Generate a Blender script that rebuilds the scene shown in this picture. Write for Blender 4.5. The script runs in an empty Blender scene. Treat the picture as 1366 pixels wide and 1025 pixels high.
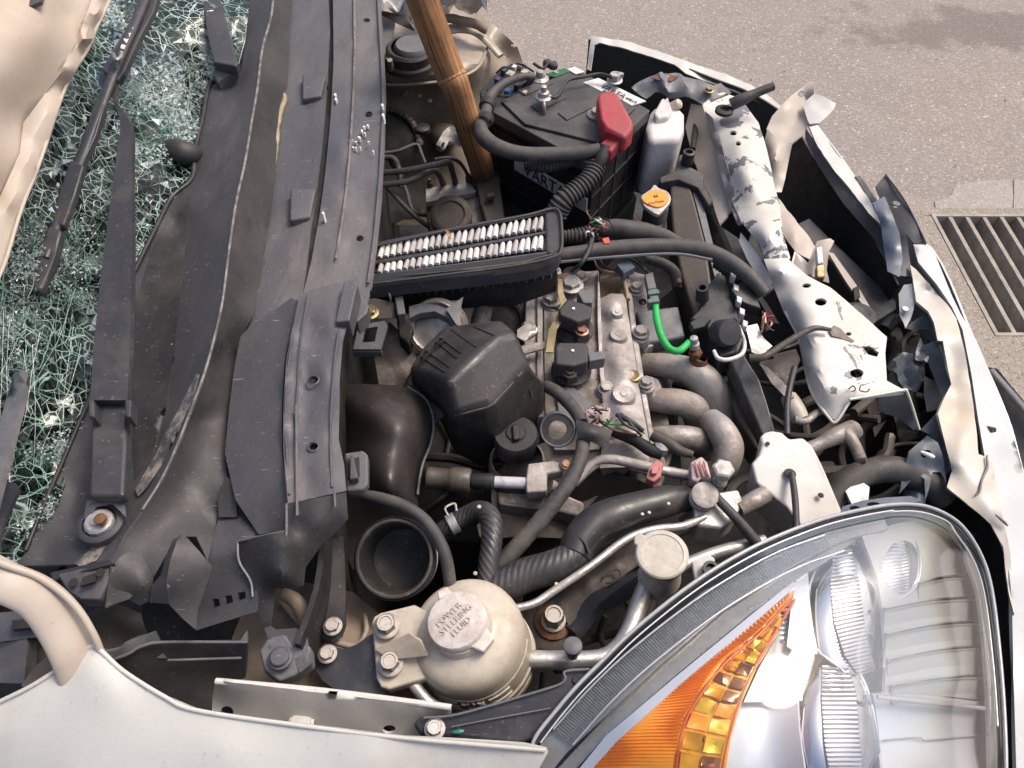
import bpy, bmesh, math, random
import numpy as np
from mathutils import Vector, Matrix, noise
from mathutils.geometry import delaunay_2d_cdt
random.seed(7)
S = bpy.context.scene
COL = S.collection
R = math.radians

# ------------------------------------------------------------------ camera, light, exposure
CAMH, PITCH, FPX = 1.65, 52.0, 1000.0
cam_d = bpy.data.cameras.new('camera'); cam = bpy.data.objects.new('camera', cam_d); COL.objects.link(cam)
cam.location = (0, 0, CAMH); cam.rotation_euler = (R(90 - PITCH), 0, 0)
cam_d.sensor_width = 36; cam_d.lens = 36 * FPX / 1366; cam_d.clip_start = 0.02; cam_d.clip_end = 500
S.camera = cam
SUN_EL, SUN_AZ = 58.0, 62.0      # azimuth measured from +Y towards +X
w = bpy.data.worlds.new('World'); S.world = w; w.use_nodes = True
nt = w.node_tree; bg = nt.nodes['Background']
sky = nt.nodes.new('ShaderNodeTexSky'); sky.sky_type = 'NISHITA'; sky.sun_disc = False
sky.sun_elevation = R(SUN_EL); sky.sun_rotation = R(SUN_AZ); sky.dust_density = 6.0; sky.air_density = 1.0; sky.ozone_density = 0.6
nt.links.new(sky.outputs[0], bg.inputs[0]); bg.inputs[1].default_value = 0.15
sd = bpy.data.lights.new('sun', 'SUN'); sun = bpy.data.objects.new('sun', sd); COL.objects.link(sun)
sd.energy = 1.45; sd.angle = R(19); sd.color = (1.0, 0.93, 0.84)
_s = Vector((math.sin(R(SUN_AZ)) * math.cos(R(SUN_EL)), math.cos(R(SUN_AZ)) * math.cos(R(SUN_EL)), math.sin(R(SUN_EL))))
sun.rotation_euler = _s.to_track_quat('Z', 'Y').to_euler(); sun.location = _s * 8
S.view_settings.view_transform = 'Standard'; S.view_settings.look = 'None'
S.view_settings.gamma = 1.0; S.view_settings.use_curve_mapping = False
S.view_settings.exposure = 0.40
S.render.engine = 'CYCLES'; S.cycles.max_bounces = 8; S.cycles.transparent_max_bounces = 24
S.cycles.caustics_reflective = False; S.cycles.caustics_refractive = False

# ------------------------------------------------------------------ measuring: a sight line meets the height z
_c, _s2 = math.cos(R(PITCH)), math.sin(R(PITCH))
FWD = Vector((0, _c, -_s2)); UPV = Vector((0, _s2, _c)); CAM = Vector((0, 0, CAMH))
def P(x, y, z):
    d = FWD + Vector((1, 0, 0)) * ((x - 683) / FPX) - UPV * ((y - 512.5) / FPX)
    return CAM + d * ((z - CAMH) / d.z)
def MPP(x, y, z):                      # metres per pixel there
    return (P(x, y, z) - CAM).dot(FWD) / FPX
def pp(s, z=None):                     # "x,y x,y,z ..." -> list of (x, y, z)
    out = []
    for t in s.split():
        v = [float(q) for q in t.split(',')]
        if len(v) == 2: v.append(z)
        out.append(tuple(v))
    return out
def cr(pts, n):                        # Catmull-Rom through tuples of any length
    pts = [np.array(p, float) for p in pts]
    if len(pts) < 3:
        return [tuple(pts[0] * (1 - i / n) + pts[-1] * i / n) for i in range(n + 1)]
    q = [2 * pts[0] - pts[1]] + pts + [2 * pts[-1] - pts[-2]]
    out = []
    for i in range(1, len(q) - 2):
        a, b, c, d = q[i - 1:i + 3]
        for k in range(n):
            t = k / n
            out.append(tuple(.5 * ((2 * b) + (c - a) * t + (2 * a - 5 * b + 4 * c - d) * t * t + (3 * b - a - 3 * c + d) * t ** 3)))
    out.append(tuple(q[-2]))
    return out

# ------------------------------------------------------------------ materials
MATS = {}
def mat(name, col, rough=.5, metal=0., dirt=None, dscale=14., dlo=.5, dhi=.7, bump=.15, bscale=260., fine=.12, coat=0., rr=.15, rust=None, spec=.5, stretch=None, scratch=0, speck=.22):
    if name in MATS: return MATS[name]
    m = bpy.data.materials.new(name); m.use_nodes = True; MATS[name] = m
    t = m.node_tree; N = t.nodes; L = t.links; b = N['Principled BSDF']
    tc = N.new('ShaderNodeTexCoord'); src = tc.outputs['Object']
    if stretch:
        mp = N.new('ShaderNodeMapping'); mp.inputs['Scale'].default_value = stretch; L.new(src, mp.inputs[0]); src = mp.outputs[0]
    def nz(sc, det=6, ro=.6):
        n = N.new('ShaderNodeTexNoise'); n.inputs['Scale'].default_value = sc; n.inputs['Detail'].default_value = det
        n.inputs['Roughness'].default_value = ro; L.new(src, n.inputs[0]); return n.outputs[0]
    def mr(i, a, c, d=0., e=1.):
        n = N.new('ShaderNodeMapRange'); L.new(i, n.inputs[0]); n.inputs[1].default_value = a; n.inputs[2].default_value = c
        n.inputs[3].default_value = d; n.inputs[4].default_value = e; return n.outputs[0]
    def mix(f, a, c):
        n = N.new('ShaderNodeMix'); n.data_type = 'RGBA'
        if isinstance(f, float): n.inputs[0].default_value = f
        else: L.new(f, n.inputs[0])
        for k, v in ((6, a), (7, c)):
            if isinstance(v, tuple): n.inputs[k].default_value = (*v, 1)
            else: L.new(v, n.inputs[k])
        return n.outputs[2]
    n2 = nz(bscale * .35, 4, .7)
    c = mix(mr(n2, .3, .7), tuple(v * (1 - fine) for v in col), tuple(min(1, v * (1 + fine)) for v in col))
    rgh = mr(nz(30), .3, .7, max(.03, rough - rr), min(1, rough + rr))
    metalv = None
    if dirt:
        f = mr(nz(dscale, 9, .68), dlo, dhi)
        c = mix(f, c, dirt)
        if metal > .3:
            metalv = mr(f, 0, 1, metal, .05)
        mx = N.new('ShaderNodeMix'); L.new(f, mx.inputs[0]); L.new(rgh, mx.inputs[2]); mx.inputs[3].default_value = .85; rgh = mx.outputs[0]
    if dirt and speck:
        sv = N.new('ShaderNodeTexVoronoi'); sv.inputs['Scale'].default_value = 170; L.new(tc.outputs['Object'], sv.inputs[0])
        s2 = N.new('ShaderNodeSeparateColor'); L.new(sv.outputs['Color'], s2.inputs[0])
        mm = N.new('ShaderNodeMath'); mm.operation = 'MULTIPLY'; L.new(mr(sv.outputs['Distance'], .32, .18), mm.inputs[0]); L.new(mr(s2.outputs[0], .80, .95, 0, speck), mm.inputs[1])
        lum = sum(col) / 3; spc = (.30, .27, .25) if lum < .2 else (.16, .125, .095)
        c = mix(mm.outputs[0], c, spc)
        c = mix(mr(nz(4.2, 10, .78), .56, .72, 0, .55), c, tuple(v * (1.7 if lum < .1 else .72) for v in dirt))
    if rust:
        f = mr(nz(dscale * 1.7, 9, .7), .6, .68); c = mix(f, c, rust)
    if scratch:
        mp = N.new('ShaderNodeMapping'); mp.inputs['Scale'].default_value = (1, 7, 3); mp.inputs['Rotation'].default_value = (.3, .5, .6); L.new(tc.outputs['Object'], mp.inputs[0])
        sn = N.new('ShaderNodeTexNoise'); sn.inputs['Scale'].default_value = 60; sn.inputs['Detail'].default_value = 3; L.new(mp.outputs[0], sn.inputs[0])
        c = mix(mr(sn.outputs[0], .68, .74, 0, scratch), c, (.35, .33, .32))
    L.new(c, b.inputs['Base Color']); L.new(rgh, b.inputs['Roughness'])
    if metalv: L.new(metalv, b.inputs['Metallic'])
    else: b.inputs['Metallic'].default_value = metal
    b.inputs['Specular IOR Level'].default_value = spec
    b.inputs['Coat Weight'].default_value = coat; b.inputs['Coat Roughness'].default_value = .12
    if bump:
        bn = N.new('ShaderNodeBump'); bn.inputs['Strength'].default_value = bump; bn.inputs['Distance'].default_value = .002
        L.new(nz(bscale, 5, .65), bn.inputs['Height']); L.new(bn.outputs[0], b.inputs['Normal'])
    return m

def mat_chipped(name, paint, under, rust, lo=.53, sc=9.):
    m = mat(name, paint, .45, 0, fine=.05, bump=0)
    t = m.node_tree; N = t.nodes; L = t.links; b = N['Principled BSDF']
    tc = N.new('ShaderNodeTexCoord'); n = N.new('ShaderNodeTexNoise'); n.inputs['Scale'].default_value = sc; n.inputs['Detail'].default_value = 12; n.inputs['Roughness'].default_value = .62
    n.inputs['Distortion'].default_value = .6
    L.new(tc.outputs['Object'], n.inputs[0])
    def mr(i, a, c, d=0., e=1.):
        q = N.new('ShaderNodeMapRange'); L.new(i, q.inputs[0]); q.inputs[1].default_value = a; q.inputs[2].default_value = c; q.inputs[3].default_value = d; q.inputs[4].default_value = e; return q.outputs[0]
    f = mr(n.outputs[0], lo, lo + .012); f2 = mr(n.outputs[0], lo + .11, lo + .14)
    old = b.inputs['Base Color'].links[0].from_socket
    m1 = N.new('ShaderNodeMix'); m1.data_type = 'RGBA'; L.new(f2, m1.inputs[0]); m1.inputs[6].default_value = (*under, 1); m1.inputs[7].default_value = (*rust, 1)
    m2 = N.new('ShaderNodeMix'); m2.data_type = 'RGBA'; L.new(f, m2.inputs[0]); L.new(old, m2.inputs[6]); L.new(m1.outputs[2], m2.inputs[7])
    n3 = N.new('ShaderNodeTexNoise'); n3.inputs['Scale'].default_value = 6; n3.inputs['Detail'].default_value = 8; L.new(tc.outputs['Object'], n3.inputs[0])
    m3 = N.new('ShaderNodeMix'); m3.data_type = 'RGBA'; L.new(mr(n3.outputs[0], .5, .75, 0, .35), m3.inputs[0]); L.new(m2.outputs[2], m3.inputs[6]); m3.inputs[7].default_value = (.33, .25, .17, 1)
    L.new(m3.outputs[2], b.inputs['Base Color'])
    bn = N.new('ShaderNodeBump'); bn.inputs['Strength'].default_value = .6; bn.inputs['Distance'].default_value = .0012; bn.invert = True
    L.new(f, bn.inputs['Height']); L.new(bn.outputs[0], b.inputs['Normal'])
    return m

def mat_glass(name, tint=(1, 1, 1), refl=.5, rough=.03, base=.04, bump=0):
    m = bpy.data.materials.new(name); m.use_nodes = True; t = m.node_tree; N = t.nodes; L = t.links
    N.remove(N['Principled BSDF']); o = N['Material Output']
    tr = N.new('ShaderNodeBsdfTransparent'); tr.inputs[0].default_value = (*tint, 1)
    gl = N.new('ShaderNodeBsdfGlossy'); gl.inputs['Roughness'].default_value = rough
    fr = N.new('ShaderNodeFresnel'); fr.inputs[0].default_value = 1.45
    mu = N.new('ShaderNodeMath'); mu.operation = 'MULTIPLY_ADD'; L.new(fr.outputs[0], mu.inputs[0]); mu.inputs[1].default_value = refl; mu.inputs[2].default_value = base; mu.use_clamp = True
    mx = N.new('ShaderNodeMixShader'); L.new(mu.outputs[0], mx.inputs[0]); L.new(tr.outputs[0], mx.inputs[1]); L.new(gl.outputs[0], mx.inputs[2])
    L.new(mx.outputs[0], o.inputs[0])
    if bump:
        n = N.new('ShaderNodeTexNoise'); n.inputs['Scale'].default_value = 90; bn = N.new('ShaderNodeBump'); bn.inputs['Strength'].default_value = bump; bn.inputs['Distance'].default_value = .002
        L.new(n.outputs[0], bn.inputs['Height']); L.new(bn.outputs[0], gl.inputs['Normal'])
    MATS[name] = m
    return m

DUST = (.15, .12, .098)
plastic = mat('black_plastic', (.030, .029, .033), .48, dirt=(.075, .066, .062), dscale=9, dlo=.48, dhi=.8, bump=.25, bscale=500, scratch=.25)
cowlm = mat('cowl_plastic', (.047, .046, .054), .5, dirt=(.082, .074, .073), dscale=6, dlo=.48, dhi=.85, bump=.3, bscale=700, stretch=(1.6, .5, 1), scratch=.5, speck=.08)
cowlb = mat('cowl_plastic_dull', (.034, .032, .034), .5, dirt=(.058, .051, .048), dscale=8, dlo=.45, dhi=.85, bump=.2, bscale=600, scratch=.35, speck=.08)
cowlg = mat('cowl_grey', (.078, .076, .088), .5, dirt=(.145, .130, .124), dscale=6, dlo=.46, dhi=.75, bump=.3, bscale=500, stretch=(1.5, .4, 1), scratch=.6)
wiperm = mat('wiper_black', (.040, .039, .044), .42, dirt=(.06, .055, .052), dscale=20, bump=.15, bscale=600, scratch=.3)
rubber = mat('rubber', (.022, .021, .023), .5, dirt=(.075, .066, .06), dscale=25, dlo=.5, dhi=.8, bump=.2)
rubberd = mat('dusty_rubber', (.045, .042, .042), .6, dirt=(.11, .095, .085), dscale=25, dlo=.42, dhi=.7, bump=.2)
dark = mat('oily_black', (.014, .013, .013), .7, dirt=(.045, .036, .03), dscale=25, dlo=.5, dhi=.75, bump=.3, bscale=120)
darkm = mat('grimy_metal', (.075, .066, .06), .6, .35, dirt=(.08, .06, .046), dscale=30, dlo=.42, dhi=.66, bump=.5, bscale=120)
alu = mat('dusty_aluminium', (.47, .435, .415), .45, .55, dirt=(.24, .20, .18), dscale=16, dlo=.40, dhi=.66, bump=.6, bscale=160, rust=(.10, .07, .05))
alud = mat('grimy_aluminium', (.33, .295, .275), .5, .45, dirt=(.15, .12, .10), dscale=18, dlo=.42, dhi=.6, bump=.7, bscale=130, rust=(.30, .28, .27))
alup = mat('bright_aluminium', (.50, .48, .46), .42, .7, dirt=(.27, .23, .21), dscale=30, dlo=.48, dhi=.72, bump=.3)
steel = mat('bolt_steel', (.42, .39, .36), .35, .85, dirt=(.20, .16, .13), dscale=80, dlo=.45, dhi=.7, bump=.3)
brass = mat('yellow_zinc', (.36, .28, .15), .35, .8, dirt=(.2, .16, .1), dscale=80, bump=.2)
mani = mat('manifold', (.36, .33, .31), .55, .3, dirt=(.19, .12, .075), dscale=12, dlo=.5, dhi=.75, bump=.5, bscale=150)
rustm = mat('rusty_steel', (.16, .075, .035), .8, .1, dirt=(.08, .045, .03), dscale=60, bump=.6)
beige = mat('tower_paint', (.36, .30, .235), .40, dirt=(.20, .155, .115), dscale=7, dlo=.45, dhi=.72, bump=.08, coat=.25, scratch=.2)
beiged = mat('dusty_tower_paint', (.25, .195, .145), .5, dirt=(.15, .11, .08), dscale=7, dlo=.4, dhi=.7, bump=.1)
white = mat('white_paint', (.57, .545, .51), .3, dirt=(.58, .53, .46), dscale=6, dlo=.5, dhi=.8, bump=.03, fine=.02, coat=.4)
fenderm = mat('fender_paint', (.53, .52, .485), .25, dirt=(.39, .36, .31), dscale=5, dlo=.48, dhi=.74, bump=.05, fine=.02, coat=.3)
cream = mat('cream_primer', (.45, .39, .335), .5, dirt=(.42, .34, .26), dscale=7, dlo=.45, dhi=.75, bump=.1, fine=.03, scratch=.15)
chip = mat_chipped('chipped_white', (.57, .54, .495), (.13, .13, .14), (.16, .08, .04), .635, 19)
chipless = mat_chipped('slightly_chipped_white', (.54, .52, .495), (.13, .13, .14), (.18, .1, .05), .66, 16)
chipmore = mat_chipped('badly_chipped_white', (.58, .55, .50), (.12, .125, .14), (.20, .10, .05), .540, 20)
ivory = mat('aged_ivory_plastic', (.53, .475, .39), .38, dirt=(.30, .235, .18), dscale=13, dlo=.40, dhi=.72, bump=.08, fine=.03, coat=.15)
ivory.node_tree.nodes['Principled BSDF'].inputs['Subsurface Weight'].default_value = .25
ivory.node_tree.nodes['Principled BSDF'].inputs['Subsurface Radius'].default_value = (.02, .014, .008)
capm = mat('dusty_white_cap', (.62, .56, .52), .55, dirt=(.42, .35, .31), dscale=40, dlo=.42, dhi=.66, bump=.4, fine=.06)
milk = mat('milky_bottle', (.64, .60, .58), .65, dirt=(.50, .45, .40), dscale=8, bump=.05)
bottlem = mat('grey_cream_plastic', (.50, .46, .39), .35, dirt=(.32, .28, .22), dscale=14, dlo=.45, dhi=.75, bump=.08)
redm = mat('red_cover', (.33, .025, .035), .42, dirt=(.25, .075, .07), dscale=22, dlo=.45, dhi=.8, bump=.1)
orangem = mat('orange_cap', (.85, .30, .04), .5, dirt=(.6, .25, .08), dscale=30, bump=.1)
greenm = mat('green_wire', (.02, .42, .09), .4, bump=.2, dirt=(.02, .25, .06), dscale=60)
tealm = mat('teal_plug', (.02, .16, .12), .45)
bluem = mat('blue_plastic', (.05, .13, .28), .5)
bluegrey = mat('blue_grey_plastic', (.055, .075, .115), .42, dirt=(.10, .12, .15), dscale=14, bump=.1, scratch=.3)
greyp = mat('grey_plastic', (.115, .115, .125), .5, dirt=(.19, .17, .16), dscale=20, bump=.2, scratch=.3)
pinkm = mat('dusty_pink_plug', (.42, .13, .13), .5, dirt=(.4, .25, .23), dscale=60, bump=.1)
pinkw = mat('pale_connector', (.45, .34, .33), .5, dirt=(.25, .18, .17), dscale=60, bump=.2)
label_m = mat('label_white', (.62, .61, .60), .5, dirt=(.35, .33, .31), dscale=40, dlo=.5, dhi=.75, bump=.05)
greenlab = mat('label_green', (.02, .12, .05), .5)
textm = mat('print_navy', (.02, .035, .09), .5, bump=0)
textb = mat('print_black', (.02, .02, .02), .6, bump=0)
milk.node_tree.nodes['Principled BSDF'].inputs['Subsurface Weight'].default_value = .3; milk.node_tree.nodes['Principled BSDF'].inputs['Subsurface Radius'].default_value = (.02, .02, .018)
battm = mat('battery_case', (.018, .018, .02), .5, dirt=(.09, .08, .075), dscale=20, dlo=.55, dhi=.85, bump=.2)
batttop = mat('battery_lid', (.035, .035, .038), .5, dirt=(.11, .095, .09), dscale=18, dlo=.4, dhi=.75, bump=.25)
paper = mat('filter_paper', (.60, .58, .575), .85, dirt=(.45, .40, .37), dscale=50, dlo=.5, dhi=.8, bump=.2)
chrome = mat('chrome', (.82, .82, .84), .06, 1., bump=0, fine=.02, rr=.02)
satin = mat('satin_reflector', (.60, .60, .585), .22, .45, bump=.04, bscale=60, fine=.02, rr=.05)
satind = mat('grey_bezel', (.42, .42, .41), .32, .4, bump=.03, fine=.03, rr=.08)
whitesat = mat('pearl_reflector', (.80, .81, .84), .18, .4, bump=0, fine=.01, rr=.04)
ribm = mat('clear_rib', (.62, .64, .66), .12, .35, bump=0, fine=.03, rr=.04)
amber = mat('amber_lens', (.95, .36, .012), .22, 0, bump=0, fine=.06, coat=.6, rr=.05)
amberd = mat('amber_cell', (.92, .42, .015), .12, .35, bump=0, fine=.1, coat=.8, rr=.05)
ambery = mat('amber_bright_cell', (.95, .58, .03), .10, .35, bump=0, fine=.1, coat=.8, rr=.05)
ambero = mat('amber_brown_cell', (.30, .10, .02), .12, .45, bump=0, fine=.2, coat=.8, rr=.05)
copper = mat('copper', (.30, .17, .12), .4, .8)
glue = mat('glue', (.30, .23, .15), .6, dirt=(.42, .34, .24), dscale=50)
primer = mat('grey_primer', (.15, .15, .165), .5, dirt=(.22, .19, .17), dscale=14, bump=.1, scratch=.4)
finm = mat('radiator_fin', (.020, .018, .018), .5, .2)
tankm = mat('tank_brown', (.075, .060, .047), .45, dirt=(.12, .10, .08), dscale=12, bump=.15)
yellowg = mat('yellow_gunk', (.34, .27, .14), .6, dirt=(.2, .15, .09), dscale=60)
leafm = mat('dry_leaf', (.42, .20, .09), .7)
whitech = mat('white_chip', (.78, .75, .70), .6, bump=0)
lens = mat_glass('headlight_lens', (.98, .98, .98), .45, .05, .01)
clearblock = mat_glass('clear_ribbed', (.93, .93, .95), .9, .08, .22)
def mat_crazed():
    m = mat_glass('windscreen_glass', (.30, .38, .35), .5, .08, .01); t = m.node_tree; N = t.nodes; L = t.links
    mx = [n for n in N if n.type == 'MIX_SHADER'][0]; out = N['Material Output']
    tc = N.new('ShaderNodeTexCoord'); at = N.new('ShaderNodeAttribute'); at.attribute_name = 'crush'
    wn = N.new('ShaderNodeTexNoise'); wn.inputs['Scale'].default_value = 30; wn.inputs['Detail'].default_value = 3; L.new(tc.outputs['Object'], wn.inputs[0])
    va = N.new('ShaderNodeVectorMath'); va.operation = 'MULTIPLY_ADD'; L.new(wn.outputs['Color'], va.inputs[0]); va.inputs[1].default_value = (.006, .006, .006); L.new(tc.outputs['Object'], va.inputs[2])
    def mr(i, a, c, d=0., e=1.):
        n = N.new('ShaderNodeMapRange'); L.new(i, n.inputs[0]); n.inputs[1].default_value = a; n.inputs[2].default_value = c; n.inputs[3].default_value = d; n.inputs[4].default_value = e; return n.outputs[0]
    def op(o, a, b):
        n = N.new('ShaderNodeMath'); n.operation = o; n.use_clamp = True
        for k, v in ((0, a), (1, b)):
            if isinstance(v, (int, float)): n.inputs[k].default_value = v
            else: L.new(v, n.inputs[k])
        return n.outputs[0]
    def web(sc, wd):
        v = N.new('ShaderNodeTexVoronoi'); v.feature = 'DISTANCE_TO_EDGE'; v.inputs['Scale'].default_value = sc; L.new(va.outputs[0], v.inputs[0]); return mr(v.outputs['Distance'], wd, wd * .35)
    n1 = N.new('ShaderNodeTexNoise'); n1.inputs['Scale'].default_value = 22; n1.inputs['Detail'].default_value = 7; n1.inputs['Roughness'].default_value = .7; L.new(tc.outputs['Object'], n1.inputs[0])
    nn = n1.outputs[0]; cr_ = at.outputs['Fac']
    big = op('MULTIPLY', op('MAXIMUM', web(36, .028), web(66, .035)), mr(nn, .38, .54, .08, 1.)); fine = op('MULTIPLY', op('MULTIPLY', op('MULTIPLY', web(150, .09), cr_), mr(nn, .38, .56, .1, 1.)), .85)
    cloud = op('MULTIPLY', op('MULTIPLY', cr_, mr(nn, .50, .66)), .45)
    f = op('MAXIMUM', op('MAXIMUM', big, fine), cloud)
    df = N.new('ShaderNodeBsdfPrincipled'); df.inputs['Roughness'].default_value = .25; df.inputs['Specular IOR Level'].default_value = .9
    cx = N.new('ShaderNodeMix'); cx.data_type = 'RGBA'; n2 = N.new('ShaderNodeTexNoise'); n2.inputs['Scale'].default_value = 9; L.new(tc.outputs['Object'], n2.inputs[0]); L.new(mr(n2.outputs[0], .4, .6), cx.inputs[0])
    cx.inputs[6].default_value = (.50, .58, .55, 1); cx.inputs[7].default_value = (.24, .38, .33, 1); L.new(cx.outputs[2], df.inputs['Base Color'])
    bn = N.new('ShaderNodeBump'); bn.inputs['Strength'].default_value = 1.; bn.inputs['Distance'].default_value = .002; L.new(fine, bn.inputs['Height']); L.new(bn.outputs[0], df.inputs['Normal'])
    m2 = N.new('ShaderNodeMixShader'); L.new(f, m2.inputs[0]); L.new(mx.outputs[0], m2.inputs[1]); L.new(df.outputs[0], m2.inputs[2]); L.new(m2.outputs[0], out.inputs[0])
    return m
wglass = mat_crazed()
shardm = mat_glass('glass_shard', (.50, .64, .59), .55, .12, .015, bump=.2)
hazem = mat_glass('crushed_haze', (.62, .78, .72), .3, .45, .16, bump=1.)
crackm = mat('crack_white', (.44, .53, .50), .35, bump=0, fine=.1, spec=1.)
crackg = mat('crack_green', (.17, .32, .27), .3, bump=0, fine=.1, spec=1.)
frostm = mat('crushed_glass', (.30, .42, .38), .35, bump=.8, bscale=300, fine=.3, spec=1.)

# braided rubber hose: diagonal weave from the tube's own UV
def mat_braid():
    m = mat('braided_rubber', (.035, .034, .038), .42, dirt=(.07, .06, .055), dscale=20, bump=0)
    t = m.node_tree; N = t.nodes; L = t.links; b = N['Principled BSDF']
    uv = N.new('ShaderNodeUVMap'); wv = N.new('ShaderNodeTexWave'); wv.bands_direction = 'DIAGONAL'; wv.inputs['Scale'].default_value = 75.
    L.new(uv.outputs[0], wv.inputs[0]); bn = N.new('ShaderNodeBump'); bn.inputs['Strength'].default_value = .45; bn.inputs['Distance'].default_value = .0012
    L.new(wv.outputs[1], bn.inputs['Height']); L.new(bn.outputs[0], b.inputs['Normal'])
    return m
braid = mat_braid()

def mat_wood():
    m = mat('bamboo_wood', (.52, .27, .115), .6, dirt=(.24, .115, .05), dscale=9, dlo=.42, dhi=.70, bump=0, stretch=None)
    t = m.node_tree; N = t.nodes; L = t.links; b = N['Principled BSDF']
    uv = N.new('ShaderNodeUVMap'); mp = N.new('ShaderNodeMapping'); mp.inputs['Scale'].default_value = (2.5, 160, 1); L.new(uv.outputs[0], mp.inputs[0])
    n = N.new('ShaderNodeTexNoise'); n.inputs['Scale'].default_value = 2.; n.inputs['Detail'].default_value = 8; L.new(mp.outputs[0], n.inputs[0])
    r = N.new('ShaderNodeMapRange'); L.new(n.outputs[0], r.inputs[0]); r.inputs[1].default_value = .35; r.inputs[2].default_value = .65
    old = b.inputs['Base Color'].links[0].from_socket
    mx = N.new('ShaderNodeMix'); mx.data_type = 'RGBA'; mx.blend_type = 'MULTIPLY'; L.new(r.outputs[0], mx.inputs[0]); L.new(old, mx.inputs[6]); mx.inputs[7].default_value = (.42, .34, .28, 1)
    L.new(mx.outputs[2], b.inputs['Base Color'])
    bn = N.new('ShaderNodeBump'); bn.inputs['Strength'].default_value = .5; bn.inputs['Distance'].default_value = .001; L.new(n.outputs[0], bn.inputs['Height']); L.new(bn.outputs[0], b.inputs['Normal'])
    return m
wood = mat_wood()

# ------------------------------------------------------------------ objects
def thing(name, label, cat, at, group=None):
    o = bpy.data.objects.new(name, None); COL.objects.link(o); o.location = P(*at) if not isinstance(at, Vector) else at
    o.empty_display_size = .03
    o['label'] = label; o['category'] = cat
    if group: o['group'] = group
    return o
def root_loc(p):
    v = Vector((0, 0, 0))
    while p is not None: v = v + p.location; p = p.parent
    return v
def tag(o, label, cat, group=None):
    o['label'] = label; o['category'] = cat
    if group: o['group'] = group
    return o
def mkobj(name, verts, faces, m, parent=None, kind=None, smooth=40, label=None, uvs=None, bevel=0, bseg=2, orient=None):
    rl = root_loc(parent)
    if parent is None and verts:
        c = Vector((sum(v[0] for v in verts), sum(v[1] for v in verts), 0)) / len(verts); c.z = min(v[2] for v in verts); rl = c
    me = bpy.data.meshes.new(name); me.from_pydata([tuple(Vector(v) - rl) for v in verts], [], faces)
    me.validate(); me.update()
    if uvs is not None:
        ul = me.uv_layers.new(name='UVMap')
        for lp in me.loops: ul.data[lp.index].uv = uvs[lp.vertex_index]
    bm = bmesh.new(); bm.from_mesh(me)
    if orient != 'keep': bmesh.ops.recalc_face_normals(bm, faces=bm.faces)
    bm.to_mesh(me); bm.free()
    me.materials.append(m)
    if smooth:
        me.polygons.foreach_set('use_smooth', [True] * len(me.polygons))
        me.set_sharp_from_angle(angle=R(smooth))
    o = bpy.data.objects.new(name, me); COL.objects.link(o)
    if parent is None: o.location = rl
    else: o.parent = parent
    if kind: o['kind'] = kind
    if label: o['label'] = label
    if bevel:
        b = o.modifiers.new('bevel', 'BEVEL'); b.width = bevel; b.segments = bseg; b.limit_method = 'ANGLE'; b.angle_limit = R(42); b.harden_normals = bool(smooth)
    return o

def inside(x, y, poly):
    c = False; n = len(poly); j = n - 1
    for i in range(n):
        xi, yi = poly[i][:2]; xj, yj = poly[j][:2]
        if (yi > y) != (yj > y) and x < (xj - xi) * (y - yi) / (yj - yi + 1e-12) + xi: c = not c
        j = i
    return c
def zfield(ctrl, c=10.):
    """smooth height surface through control points (multiquadric)"""
    seen = {}
    for x, y, z in ctrl: seen[(round(x), round(y))] = z
    K = np.array([(x, y) for x, y in seen]) / 100.; Z = np.array(list(seen.values()))
    n = len(K); c2 = (c / 100.) ** 2
    D = -np.sqrt(((K[:, None] - K[None]) ** 2).sum(-1) + c2)
    A = np.zeros((n + 3, n + 3)); A[:n, :n] = D + np.eye(n) * 1e-3; A[:n, n] = 1; A[:n, n + 1:] = K; A[n, :n] = 1; A[n + 1:, :n] = K.T
    try: wts = np.linalg.solve(A, np.concatenate([Z, [0, 0, 0]]))
    except np.linalg.LinAlgError: wts = np.linalg.lstsq(A, np.concatenate([Z, [0, 0, 0]]), rcond=None)[0]
    def f(x, y):
        d = -np.sqrt(((K - np.array([x, y]) / 100.) ** 2).sum(-1) + c2)
        return float(d @ wts[:n] + wts[n] + wts[n + 1] * x / 100 + wts[n + 2] * y / 100)
    return f
def smoothed(pts, n=4): 
    q = cr([pts[-1]] + list(pts) + [pts[0], pts[1]], n)
    return q[n:-(n * 1) - 1][:len(pts) * n]
def circ(x, y, rx, ry=None, n=14, rot=0):
    ry = rx if ry is None else ry; a = R(rot)
    return [(x + rx * math.cos(t) * math.cos(a) - ry * math.sin(t) * math.sin(a), y + rx * math.cos(t) * math.sin(a) + ry * math.sin(t) * math.cos(a)) for t in [2 * math.pi * k / n for k in range(n)]]
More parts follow.
